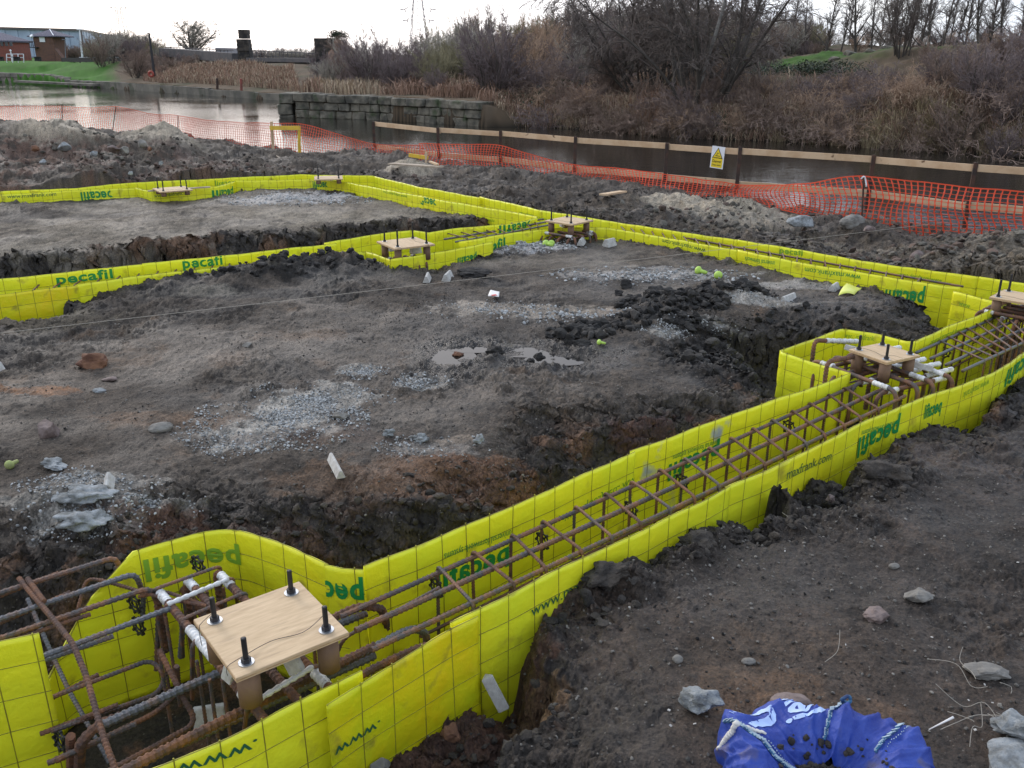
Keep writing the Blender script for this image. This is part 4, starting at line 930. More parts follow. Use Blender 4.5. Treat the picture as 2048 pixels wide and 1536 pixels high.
for a, b_, tt in (((1690,790,-.3),(1850,718,-.12),.8),((1650,760,-.14),(1800,695,-.12),.9),((1800,800,-.3),(1905,738,-.13),.7),((1735,790,-.3),(1880,727,-.13),.75),((1625,715,-.14),(1716,683,-.13),.5)):
    P = PX(a, b_); P = [P[0]+Vector((0, 0, -.1)), P[0]+Vector((0, 0, .12)), P[1]]; rbar(P, .028, M_rust, rb, 'thick_bar', r=.05)
    mb = MB(); k = 20; q0 = P[1].lerp(P[2], tt-.25); q1 = P[2]; mb.tube([q0.lerp(q1, i/(k-1)) for i in range(k)], [.0155+.002*(1+math.sin(i*1.9)) for i in range(k)], 8); mb.build('white_tape_wrap', M_tape, rb, True)
c3 = G(811, 487, -.01); col_base('raised plywood bolt template on brown sleeves in the middle beam', 'rusty bars with white tape lying under the raised middle template', c3, .55+math.pi/2, size=.44, half=.19, hb=.17, slv=.14, ztop=-.17)
for k, (u, v) in enumerate(((786,494),(832,499))):
    p = Vector(G(u, v, -.10)); concrete_block(('left','right')[k]+' pale block under the raised middle bolt template', p+Vector((-.05, -.02, 0)), p+Vector((.04, .04, 0)), .09)
c4 = G(1138, 442, -.01); col_base('plywood bolt template where the middle and far beams meet', 'rusty bars under the template where two beams meet', c4, math.radians(-42), size=.40, half=.26, hb=.16, slv=.11, ztop=-.14)
p = Vector(G(1121,448,-.08)); concrete_block('pale block under the template where the beams meet', p, p+Vector((.09, .03, 0)), .08)
c5 = G(2040, 596, -.01); col_base('plywood bolt template cut by the right edge of the view', 'rusty bars under the template at the right edge', c5, math.radians(-45), size=.34, half=.24, hb=.14, slv=.13)
p = Vector(G(1995,592,-.04)); concrete_block('pale block leaning by the right-edge bolt template', p, p+Vector((.05, .05, .01)), .06)
c6 = G(345, 379, -.06); col_base('low plywood bolt template at the far left, almost flush with the sheets', 'bars hidden under the far left bolt template', c6, .58, size=.46, hb=.16, slv=.06, bars=False)
c7 = G(657, 356, -.04); col_base('farthest plywood bolt template at the top corner of the formwork', 'bars hidden under the farthest bolt template', c7, .2, size=.44, hb=.16, slv=.06, bars=False)
# yellow spill and board edge between far bars
mb = MB(); P = [Vector(G(u, v, -.085)) for u, v in ((296,382),(420,374))]; mb.beam(P[0], P[1], .05, .018); tag(mb.build('loose_timber_strip', M_oldwood), 'dirty timber strip lying along the far left formwork', 'timber')
# ================================================================== waterside rail, netting, sign
FZ = .32
RU = [750, 880, 1003, 1153, 1336, 1480, 1748, 1948, 2180]; RV = [243, 256, 262, 275, 287, 297, 312, 330, 344]
RP = [Vector(G(u, v, FZ)) for u, v in zip(RU, RV)]
fen = empty('timber_rail_fence', (RP[4].x, RP[4].y, -1.2)); tag(fen, 'two-rail sawn timber fence on rusty steel posts along the water', 'fence')
for i in range(len(RP)-1):
    a, b_ = RP[i], RP[i+1]; d = (b_-a).normalized()
    for k, dz in enumerate((-.05, -.58)):
        mb = MB(); mb.beam(a+Vector((0, 0, dz+random.uniform(-.012, .012)))-d*.03, b_+Vector((0, 0, dz+random.uniform(-.012, .012)))+d*.02, .03, .10 if k == 0 else .11); mb.build('rail', M_timber, fen, bevel=.003)
for i, p in enumerate(RP):
    mb = MB(); off = Vector((.03, .055, 0)); top = p.z+random.uniform(.0, .05); lean = Vector((random.uniform(-.02, .03), 0, 0)); q = p-off*.9
    mb.beam((q.x, q.y, -1.7), (q.x+lean.x, q.y, top), .062, .02, (0, 1, 0)); mb.beam((q.x, q.y+.02, -1.7), (q.x+lean.x, q.y+.02, top), .016, .05, (0, 1, 0)); mb.build('post', M_post, fen)
# danger sign
u0, v0 = 1419, 292; sc_ = Vector(Dp(1436, 314, RP[4].y+(RP[5].y-RP[4].y)*.68)); sc_ -= Vector((.03, .09, 0))*.8
dirf = (RP[5]-RP[4]).normalized(); sg = empty('warning_sign', sc_); sg.rotation_euler = (0, .06, math.atan2(dirf.y, dirf.x)); tag(sg, 'white and yellow danger sign with warning triangle on the top rail', 'sign')
def sgm(V, T, name, m, y):
    me = np_mesh([(a, y, b_) for a, b_ in V], T); o = link_mesh(name, me, m, None, False); o.parent = sg; return o
sw, sh = .245, .365
mb = MB(); mb.box((0, 0, 0), (sw, .006, sh)); o = mb.build('board', M_white, None); o.parent = sg
sgm([(-sw*.42, -sh*.46), (sw*.42, -sh*.46), (sw*.42, -sh*.02), (-sw*.42, -sh*.02)], [(0, 1, 2, 3)], 'yellow_field', M_signy, -.0042)
def tri(k, y, m, nm):
    cx, cy = 0, sh*.16; r = sw*.42*k; sgm([(cx-r, cy-r*.72), (cx+r, cy-r*.72), (cx, cy+r*1.05)], [(0, 1, 2)], nm, m, y)
tri(1, -.0042, M_signk, 'triangle_border'); tri(.78, -.0052, M_signy, 'triangle_field')
sgm([(-.045, .020), (.045, .020), (.045, .030), (-.045, .030), (-.022, .030), (-.010, .030), (-.008, .062), (.008, .078), (-.002, .082), (-.018, .066), (.010, .062), (.020, .060), (.022, .074), (.012, .078)], [(0, 1, 2, 3), (4, 5, 6, 9), (6, 7, 8, 9), (10, 11, 12, 13)], 'pictogram', M_signk, -.0062)
for s_, yc, hh, ww, bo in (('Danger', -.062, .048, .17, .02), ('Deep water', -.122, .030, .165, .012)):
    V, T = text_tris(s_, bo); X = (V[:, 0]-V[:, 0].min())/(V[:, 0].max()-V[:, 0].min()); sgm([(-ww/2+ww*x, yc-hh/2+hh*y/.73) for x, y in zip(X, V[:, 1])], T, 'lettering', M_signk, -.0055)

def netting(label, spec, cw=.085, ch=.052, k_=1.0):
    """spec: (u, v_top, v_bottom, distance) stations along the net"""
    st = [(np.array(Dp(u, vt, y)), np.array(Dp(u, vb, y-.12))) for u, vt, vb, y in spec]
    T_ = catmull([p for p, q in st], .04); L = [0]
    B_ = []
    # matching bottom curve with same parameter
    n = len(st)
    def cat(P):
        out_ = []
        for i in range(n-1):
            k = max(1, int(round(np.linalg.norm(st[i+1][0]-st[i][0])/.04)))
            p0, p1, p2, p3 = P[max(i-1, 0)], P[i], P[i+1], P[min(i+2, n-1)]
            for j in range(k):
                t_ = j/k; out_.append(.5*((2*p1)+(-p0+p2)*t_+(2*p0-5*p1+4*p2-p3)*t_*t_+(-p0+3*p1-3*p2+p3)*t_**3))
        out_.append(P[-1]); return np.array(out_)
    A = cat([a for a, b_ in st]); Bm = cat([b_ for a, b_ in st])
    s_ = np.concatenate([[0], np.cumsum(np.linalg.norm(np.diff(A, axis=0), axis=1))]); N = int(s_[-1]/cw); rows = 13
    def P(c, t_):
        c = np.asarray(c, float); q = np.clip(c*cw, 0, s_[-1])
        a = np.stack([np.interp(q, s_, A[:, i]) for i in range(3)], -1); b_ = np.stack([np.interp(q, s_, Bm[:, i]) for i in range(3)], -1)
        p = a*(1-t_)+b_*t_
        bel = .10*np.sin(t_*math.pi)*fbm(q, q*0+.3, .5, 3, 7)*2+.05*np.sin(t_*math.pi*1.3)*fbm(q, np.asarray(t_)*2+0*q, 1.3, 3, 9)*2
        p[..., 1] -= bel; p[..., 0] += .10*np.sin(t_*2.8)*fbm(q, np.asarray(t_)*1.2+0*q, .6, 3, 17)*2; p[..., 2] += (.03*fbm(q, q*0, 1.2, 3, 19))*(1-t_)
        return p
    V = []; Fc = []
    def ribbon(pts, w, up):
        nonlocal V, Fc
        m_ = len(pts); b0 = len(V)
        if up:   # horizontal strand: width in z
            off_ = np.array((0, 0, 1.0))*w/2
        for i, p in enumerate(pts):
            if up: o_ = off_
            else:
                t_ = np.array((.94, -.34, 0)); o_ = t_*(w/2)*(1.35 if i % 2 == 0 else .75)
            V.append(p-o_+np.array((0, .002, 0))); V.append(p+o_+np.array((0, .002, 0))); V.append(p+o_-np.array((0, .002, 0))); V.append(p-o_-np.array((0, .002, 0)))
        for i in range(m_-1):
            a = b0+4*i; c = a+4
            Fc += [(a, a+1, c+1, c), (a+1, a+2, c+2, c+1), (a+2, a+3, c+3, c+2), (a+3, a, c, c+3)]
    for c in range(N+1): ribbon([P(c, t_) for t_ in np.linspace(0, 1, rows*2+1)], .016*k_, False)
    for r_ in range(rows+1): ribbon([P(c, r_/rows) for c in np.arange(0, N+.01, 1.0)], (.007 if r_ not in (0, rows) else .016)*k_, True)
    return tag(link_mesh('safety_netting', np_mesh(V, np.array(Fc)), M_net, None, False), label, 'netting')
netting('orange plastic safety netting sagging along the far left waterside, tied to thin pins', [(-60,216,236,31),(0,213,240,29.5),(60,212,243,29),(120,213,250,28.5),(180,215,257,28),(235,214,264,27.5),(300,228,276,26.8),(357,232,287,26),(400,238,296,25.3),(450,243,303,24.5),(540,246,314,23.2),(600,247,321,22.5),(640,256,325,22),(680,269,327,21.5),(745,288,328,20.8),(800,292,333,20.1),(850,290,336,19.5)], cw=.09, k_=.9)
netting('bright orange safety netting slumped against the timber rail on the right', [(838,288,330,19.4),(880,287,335,19.0),(950,289,347,18.5),(1003,292,355,18),(1080,314,362,17.3),(1153,330,370,16.8),(1230,337,381,16.1),(1300,343,393,15.4),(1390,357,406,14.8),(1475,370,414,14.2),(1545,372,417,13.5),(1614,368,432,12.8),(1670,360,448,12.4),(1727,354,458,12.1),(1800,360,466,11.8),(1900,370,478,11.4),(2048,383,490,10.8),(2140,392,497,10.4),(2300,405,510,9.7)])
for u, vt, vb, y, lb in ((124,208,262,28.4,'thin iron pin holding the netting, leftmost'),(232,213,268,27.4,'leaning iron pin with a knot of orange netting at its head'),(356,231,292,25.9,'iron pin tied to the netting between the two sand heaps'),(1728,352,462,12.0,'short iron pin carrying the netting peak and a white tie')):
    a = Vector(Dp(u, vt, y)); b_ = Vector(Dp(u-(14 if u == 232 else 2), vb, y)); mb = MB(); mb.cyl(b_-Vector((0, 0, .3)), a, .012, 6); tag(mb.build('netting_pin', M_post), lb, 'pin', 'iron pins holding the netting')
mb = MB(); p = Vector(Dp(1727,356,11.95)); mb.tube(catmull([tuple(p+Vector(q)) for q in ((-.03,0,-.01),(-.01,-.02,.02),(.02,0,.0),(.045,-.01,-.09),(.05,0,-.11))], .01), .010, 5); tag(mb.build('white_tie', M_white), 'white plastic tie knotted on the netting peak', 'tie')
# yellow-topped profile board
pb = Vector(Dp(570, 300, 19.6)); r_ = empty('profile_board', (pb.x, pb.y, pb.z)); tag(r_, 'setting-out frame of two timber stakes with a yellow crossboard', 'profile board')
a0, a1 = Vector(Dp(543,243,19.8)), Vector(Dp(546,305,19.8)); b0, b1 = Vector(Dp(598,253,19.3)), Vector(Dp(597,312,19.3))
mb = MB(); mb.beam(a1-Vector((0,0,.3)), a0, .05, .05, (0,1,0)); mb.build('stake', M_timber, r_); mb = MB(); mb.beam(b1-Vector((0,0,.3)), b0, .05, .05, (0,1,0)); mb.build('stake', M_yboard, r_)
mb = MB(); mb.beam(Vector(Dp(540,256,19.75)), Vector(Dp(600,256,19.25)), .025, .085); mb.build('crossboard', M_yboard, r_)
r_ = empty('profile_board', Dp(840, 322, 17.6)); tag(r_, 'low half-buried setting-out board with yellow crossboard behind a soil heap', 'profile board')
mb = MB(); mb.beam(Vector(Dp(818,310,17.6)), Vector(Dp(856,316,17.4)), .025, .07); mb.build('crossboard', M_yboard, r_); mb = MB(); mb.beam(Vector(Dp(852,325,17.4)), Vector(Dp(852,304,17.4)), .04, .04, (0,1,0)); mb.build('stake', M_timber, r_)
for (a, b_, w_, lb, m_) in (((782,334,17.0),(882,341,16.2),.16,'weathered board lying on the soil heap near the far corner',M_oldwood),((860,330,16.6),(876,336,16.3),.05,'short timber offcut on the soil heap',M_timber)):
    mb = MB(); mb.beam(Vector(Dp(*a))+Vector((0,0,.06)), Vector(Dp(*b_))+Vector((0,0,.06)), w_, .03); tag(mb.build('loose_board', m_, bevel=.003), lb, 'board')
p0, p1 = on(1206,404,-.15), on(1246,395,-.15); mb = MB(); mb.beam(p0+Vector((0,0,.10)), p1+Vector((0,0,.09)), .12, .025); tag(mb.build('loose_board', M_timber, bevel=.002), 'pale plank tilted on the spoil bank above the far beam', 'board')
p0, p1 = Vector(Dp(545,312,19.0)), Vector(Dp(595,343,17.4)); mb = MB(); mb.cyl(p0+Vector((0,0,.05)), p1+Vector((0,0,.08)), .012, 6); tag(mb.build('thin_stick', M_oldwood), 'thin stick sloping down the bank below the setting-out frame', 'stick')
# string line
a = Vector(Dp(-60, 674, 6.9)); 
def on_line(u, v, z): return Vector(G(u, v, z))
a = on_line(-60,673,-.10); b_ = on_line(1860,448,.02)
mb = MB(); mb.tube([a.lerp(b_, i/40)-Vector((0,0,.012*math.sin(math.pi*i/40))) for i in range(41)], .0022, 4); tag(mb.build('string_line', M_string), "builder's pale string line stretched low across the island", 'string line')

# ================================================================== loose things on the ground
def ico(sub):
    bm = bmesh.new(); bmesh.ops.create_icosphere(bm, subdivisions=sub, radius=1)
    V = np.array([v.co[:] for v in bm.verts]); Fc = np.array([[q.index for q in f_.verts] for f_ in bm.faces]); bm.free(); return V, Fc
ICO = {k: ico(k) for k in (1, 2, 3, 4)}
def rockify(V, seed, rough=.35, cuts=5):
    rr = random.Random(seed); V = V.copy()
    for _ in range(cuts):
        n_ = np.array([rr.gauss(0, 1) for _ in range(3)]); n_ /= np.linalg.norm(n_); d = rr.uniform(.45, .8)
        k = V @ n_; m_ = k > d; V[m_] -= np.outer((k[m_]-d)*.92, n_)
    o_ = seed*7.7
    for i in range(len(V)):
        v = V[i]; f_ = mnoise.noise(Vector(v*1.6)+Vector((o_, 0, 0)))*rough+mnoise.noise(Vector(v*4)+Vector((o_, 5, 0)))*rough*.4+mnoise.noise(Vector(v*10)+Vector((o_, 5, 9)))*rough*.16
        V[i] = v*(1+f_)
    return V
def stone(name, label, uv, size, m, cat='stone', seed=1, rz=0, tilt=0, rough=.3, cuts=5, sink=.25, sub=4, group=None, z0=ZG, raised=None):
    V, Fc = ICO[sub]; V = rockify(V, seed, rough, cuts)*np.array(size)/2
    p = on(uv[0], uv[1], z0) if raised is None else Vector(raised)
    R_ = np.array(Matrix.Rotation(rz, 3, 'Z') @ Matrix.Rotation(tilt, 3, 'Y')); V = V @ R_.T
    V[:, 2] -= V[:, 2].min()+size[2]*sink
    o = link_mesh(name, np_mesh(V, Fc), m, None, smooth=(rough > .5)); o.location = p; return tag(o, label, cat, group)
stone('rock', 'rusty orange-brown rock on bare soil near the left edge', (190,733), (.20,.15,.135), M_rockb, seed=3, rz=.2)
stone('rock', 'broken masonry lump with a pink face, left side of the island', (100,872), (.15,.11,.15), M_rockp, seed=5, rz=.4, cuts=7, rough=.12)
stone('rock', 'smooth rounded pale cobble above the crushed cement edge', (322,860), (.13,.09,.06), M_rock, seed=8, rz=.4, cuts=0, rough=.12, sink=.3)
stone('rock', 'flat pinkish stone below the rusty rock', (219,760), (.10,.07,.03), M_rockp, seed=9, cuts=1, rough=.15)
stone('rock', 'small pale grey flat stone left of centre-left island', (198,783), (.09,.06,.03), M_rockl, seed=10, cuts=1, rough=.2)
stone('rock', 'small squared brown stone alone on the left of the island', (494,692), (.10,.06,.045), M_rock, seed=11, cuts=6, rough=.1)
stone('cement_lump', 'long crusty cement lump lying at the left edge of the island', (105,935), (.18,.09,.06), M_rockl, 'cement lump', seed=13, rz=-.5, rough=.5)
stone('cement_lump', 'large crusty cement slab beside a white concrete prism', (172,998), (.26,.13,.07), M_rockl, 'cement lump', seed=14, rough=.6)
stone('cement_lump', 'bluish crumbling cement mass at the rim of the brown trench', (172,1052), (.24,.15,.07), M_rockl, 'cement lump', seed=15, rough=.6)
stone('cement_lump', 'small spiky cement lump on the rim, left of its twin', (842,880), (.09,.06,.05), M_rockl, 'cement lump', seed=16, rough=.7)
stone('cement_lump', 'small grey cement lump above the brown trench rim', (958,884), (.07,.06,.06), M_rockl, 'cement lump', seed=17, rough=.7)
stone('cement_lump', 'tiny upright cement lump left of the small spiky one', (777,870), (.06,.04,.04), M_rockl, 'cement lump', seed=18, rough=.7)
stone('rock', 'dark stone at the edge of the crushed cement patch', (682,836), (.09,.07,.06), M_rock, seed=19, cuts=6)
stone('rock', 'reddish brown stone sitting in the puddle edge, left', (917,711), (.08,.06,.05), M_rockb, seed=20, cuts=6)
stone('rock', 'dark brown rock standing in the middle of the puddle', (990,708), (.12,.09,.09), M_rockd, seed=21, cuts=4)
stone('clod', 'big black clod on pale ground below the raised bolt template', (948,553), (.32,.2,.13), M_rockd, 'clod', seed=22, rough=.4)
stone('clod', 'round black clod on the pale right part of the island', (1253,576), (.13,.11,.10), M_rockd, 'clod', seed=23, rough=.3)
stone('clod', 'small black clod just below the round black one', (1236,590), (.10,.07,.06), M_rockd, 'clod', seed=24, rough=.3)
stone('clod', 'dark clod nearest the puddle end on the right', (1160,655), (.14,.12,.10), M_rockd, 'clod', seed=25, rough=.4)
stone('clod', 'largest dark clod in the black soil right of the puddle', (1163,665), (.18,.13,.12), M_rockd, 'clod', seed=26, rough=.4)
stone('clod', 'dark clod lying by the lime plastic scrap', (1163,693), (.14,.11,.08), M_rockd, 'clod', seed=27, rough=.4)
stone('clod', 'dark squarish clod at the right end of the puddle', (1138,686), (.08,.08,.09), M_rockd, 'clod', seed=28, rough=.4)
stone('clod', 'black clod standing in the right half of the puddle', (1079,717), (.08,.06,.05), M_rockd, 'clod', seed=29, rough=.4)
stone('clod', 'small black clod just left of the one in the puddle', (1061,724), (.055,.05,.04), M_rockd, 'clod', seed=30, rough=.4)
stone('rock', 'pale grey stone among the black clods right of the puddle', (1215,668), (.09,.07,.06), M_rock, seed=31)
stone('clod', 'big black clod on the ridge above the pale patch', (1325,585+12), (.26,.2,.14), M_rockd, 'clod', seed=32, rough=.5)
stone('clod', 'black clod at the top right of the dark soil ridge', (1490,582), (.22,.17,.12), M_rockd, 'clod', seed=33, rough=.5)
stone('clod', 'black clod behind the pale gravel spot', (1440,580), (.2,.16,.1), M_rockd, 'clod', seed=34, rough=.5)
stone('clod', 'dark angular clod close to the yellow sheet tear, left edge', (88,612), (.22,.14,.08), M_rockd, 'clod', seed=35, rough=.4, z0=-.3)
stone('clod', 'dark flat clod between the orange-smeared sheet and soil mound', (130,612), (.25,.16,.09), M_rockd, 'clod', seed=36, rough=.4, z0=-.3)
stone('rock', 'jagged pale grey rock on dark soil above the blue bag', (1400,1418), (.135,.085,.08), M_rockl, seed=41, rz=-.6, rough=.4, cuts=3, sink=.12)
stone('rock', 'brown rounded rock, upper of the pair on the right foreground', (1836,1200), (.11,.08,.065), M_rock, seed=42, rough=.25, sink=.1)
stone('rock', 'pale tan rock beside a white flake on the right foreground', (1756,1238), (.10,.085,.05), M_rockp, seed=43, rough=.25, sink=.2)
stone('rock', 'small round grey pebble in the middle of the foreground soil', (1355,1322), (.036,.032,.03), M_rock, seed=44, cuts=0, rough=.1)
stone('rock', 'oval pale pebble left of the bag in the foreground soil', (1497,1326), (.05,.03,.025), M_rock, seed=45, cuts=0, rough=.1)
stone('rock', 'small pale pebble high on the right foreground soil', (1788,1135), (.045,.03,.025), M_rock, seed=46, cuts=0, rough=.1)
stone('rock', 'smooth brown stone half sunk behind the blue bag', (1580,1412), (.13,.1,.06), M_rockp, seed=47, cuts=1, rough=.15, sink=.4)
stone('rock', 'rough slab with roots over it at the right edge', (1975,1350), (.16,.1,.05), M_rock, seed=48, rz=-.3)
stone('rock', 'pale crumbly rock in the bottom right corner, upper', (2035,1468), (.15,.12,.08), M_rockl, seed=49, rough=.35)
stone('rock', 'large pale slab in the very bottom right corner', (2020,1530), (.26,.14,.06), M_rockl, seed=50, rz=.5, rough=.25)
stone('rock', 'grey square block at the foot of the creased sheet, bottom edge', (762,1525), (.075,.07,.085), M_rock, seed=51, cuts=8, rough=.07, raised=Vector(G(762,1540,-.46)))
stone('brick_fragment', 'red broken brick beside the soil at the right-hand beam', (1936,838), (.10,.07,.06), M_rockb, 'brick', seed=52, cuts=8, rough=.06)
stone('brick_fragment', 'dusty red brick lump in the front hole below the sheet', (905,1468), (.08,.07,.07), M_rockb, 'brick', seed=53, rough=.2, raised=Vector(G(905,1475,-.48)))
stone('clod', 'tall dark clod standing against the long yellow sheet', (1545,1040), (.20,.14,.22), M_rockd, 'clod', seed=54, rough=.4, sink=.2, z0=-.22)
stone('clod', 'large brown clod by the green lettering on the right', (1765,958), (.28,.16,.13), M_clod, 'clod', seed=55, rough=.35, sink=.3)
stone('clod', 'dark lump against the lettering where the soil meets the sheet', (1395,1092), (.16,.12,.10), M_clod, 'clod', seed=56, rough=.4, sink=.2)
stone('clod', 'long brown clod bridging onto the near yellow sheet', (1215,1156), (.20,.13,.09), M_clod, 'clod', seed=67, rough=.5, rz=.5, sink=.35)
stone('rock', 'pale chunk in the broken soil beside the near sheet', (1660,1000), (.05,.045,.05), M_rockp, seed=58, z0=-.25)
stone('rock', 'large pale boulder behind the netting on the right', (1603,440), (.42,.22,.2), M_rockl, seed=59, rough=.1, cuts=6, raised=Vector(G(1603,448,-.30)))
stone('rock', 'rounded grey boulder at the foot of the netting', (1708,448), (.36,.22,.22), M_rock, seed=60, rough=.15, raised=Vector(G(1708,455,-.32)))
stone('rock', 'small tan boulder below the rounded grey one', (1738,462), (.2,.12,.1), M_rockp, seed=61, rough=.15, raised=Vector(G(1736,463,-.3)))
stone('rock', 'brick-coloured block in the spoil hollow on the right', (1838,520), (.22,.16,.14), M_rockp, seed=62, cuts=7, rough=.08, z0=-.35)
for k, (u, v, y, m_, sz, lb) in enumerate(((228,302,14.9,M_rockp,.16,'yellowish square block in the rubble bank, right of the first sand heap'),(190,310,15,M_rockl,.12,'pale lump at the foot of the first sand heap'),(300,300,15.2,M_rockb,.10,'red brick in the rubble bank below the second sand heap'),(70,300,15,M_rockb,.12,'red brick in the rubble bank at the far left'),(130,297,15.2,M_rockl,.2,'white slab on the flank of the first sand heap'),(250,305,14.9,M_rock,.16,'grey block in the middle of the rubble bank'),(285,292,15.3,M_rock,.16,'grey block just under the second sand heap'),(322,328,14.9,M_rockl,.08,'small pale stone low in the rubble bank'),(262,348,14.3,M_rockl,.09,'small white stone near the far left bolt template'),(85,325,14.3,M_rockl,.1,'pale stone low at the far left of the bank'))):
    stone('rock', lb, (0, 0), (sz*1.3, sz, sz*.9), m_, seed=70+k, cuts=7, rough=.1, rz=k, raised=Vector(Dp(u, v, y)), sub=3)
# white concrete prisms
def prism_at(lb, u0, v0, u1, v1, z=ZG+.03, w_=.05, roll=0.0, dz1=0): concrete_block(lb, Vector(G(u0, v0, z)), Vector(G(u1, v1, z+dz1)), w_, roll=roll)
prism_at('white concrete prism on bare soil left of the brown trench', 662,912, 682,950, w_=.048)
prism_at('white concrete prism standing on the big cement slab at left', 214,978, 218,950, z=ZG+.05, w_=.055, dz1=.03)
prism_at('pale concrete prism leaning in the hole against the near sheet', 975,1352, 1010,1418, z=-.34, w_=.045, dz1=-.13)
prism_at('white concrete prism below the raised template, left of its pair', 852,560, 856,550, w_=.07)
prism_at('white concrete prism below the raised template, right of its pair', 890,557, 900,547, w_=.08)
prism_at('grey concrete prism lying near the yellow film scrap', 1565,601, 1588,592, w_=.075)
prism_at('small grey concrete prism against the sheet near the yellow scrap', 1663,577, 1674,570, w_=.07)
prism_at('small white concrete prism near the yellow bend of the middle beam', 1210,487, 1228,483, w_=.10)
prism_at('small white block at the foot of the sheet left of the gravel', 1160,486, 1166,479, w_=.08)
prism_at('white concrete prism cut by the left edge of the view', -14,738, 2,730, w_=.06)
# little papers
def sheetlet(name, lb, uvs, m, cat='scrap', curl=.02, z=ZG, dz=.025):
    P = [Vector(G(u, v, z)) for u, v in uvs]; c_ = sum(P, Vector())/4; n = 7; V = []; 
    for i in range(n):
        for j in range(n):
            a, b_ = i/(n-1), j/(n-1); p = P[0].lerp(P[1], a).lerp(P[3].lerp(P[2], a), b_); p.z = z+dz+curl*math.sin(a*3+b_*2)+curl*.5*math.sin(b_*5); V.append(p)
    Fc = [(i*n+j, i*n+j+1, (i+1)*n+j+1, (i+1)*n+j) for i in range(n-1) for j in range(n-1)]
    me = bpy.data.meshes.new(name); me.from_pydata(V, [], Fc); bm = bmesh.new(); bm.from_mesh(me); bmesh.ops.solidify(bm, geom=bm.faces[:], thickness=.003); bm.to_mesh(me); bm.free()
    return tag(link_mesh(name, me, m), lb, cat)
sc = sheetlet('white_card', 'white card with a red mark lying near the pale gravel strip', [(976,598),(998,600),(999,588),(981,586)], M_paper, 'card', curl=.004)
mb = MB(); q = Vector(G(988,590,ZG+.036)); mb.box(q, (.045,.03,.002), rz=.5); mb.build('red_mark', M_paperr, sc)
sheetlet('yellow_film_scrap', 'torn yellow film scrap lying at the right of the island', [(1676,597),(1708,596),(1724,575),(1692,574)], M_ypaper)
sheetlet('white_strip', 'thin white strip at the foot of the farthest bolt template sheet', [(611,373),(634,373),(634,369),(612,369)], M_paper)
def cap(lb, u, v, du, dv, m, s_=.05):
    """rubbery mushroom bar cap lying on its side"""
    a = on(u, v)+Vector((0, 0, s_*.5)); b_ = on(u+du, v+dv)+Vector((0, 0, s_*.5)); d = (b_-a).normalized(); r_ = empty('bar_cap', a); tag(r_, lb, 'bar cap', 'lime green rubber bar caps')
    mb = MB(); k = 10; mb.tube([a+d*s_*.8*math.sin(-math.pi/2+math.pi*i/k)*.7 for i in range(k+1)], [max(.002, s_*.75*math.cos(-math.pi/2+math.pi*i/k)) for i in range(k+1)], 14); mb.build('cap_head', m, r_, True)
    mb = MB(); mb.tube([a, a+d*s_*1.7], [s_*.38, s_*.3], 12); mb.build('cap_stem', m, r_, True)
cap('dusty lime cap with bright stem at the left edge of the view', 20, 936, 14, -7, M_limed, .034)
cap('lime bar cap on pale gravel, left of its pair', 1396, 546, 10, 3, M_lime, .055)
cap('lime bar cap on pale gravel, right of its pair', 1436, 556, 0, -8, M_lime, .055)
cap('lime bar cap by the grey gravel near the middle beam, left one', 1092, 493, 6, 1, M_lime, .06)
cap('lime bar cap by the grey gravel near the middle beam, right one', 1103, 491, -2, -4, M_lime, .05)
cap('small lime bar cap among black clods right of the puddle', 1198, 688, 5, 1, M_lime, .028)
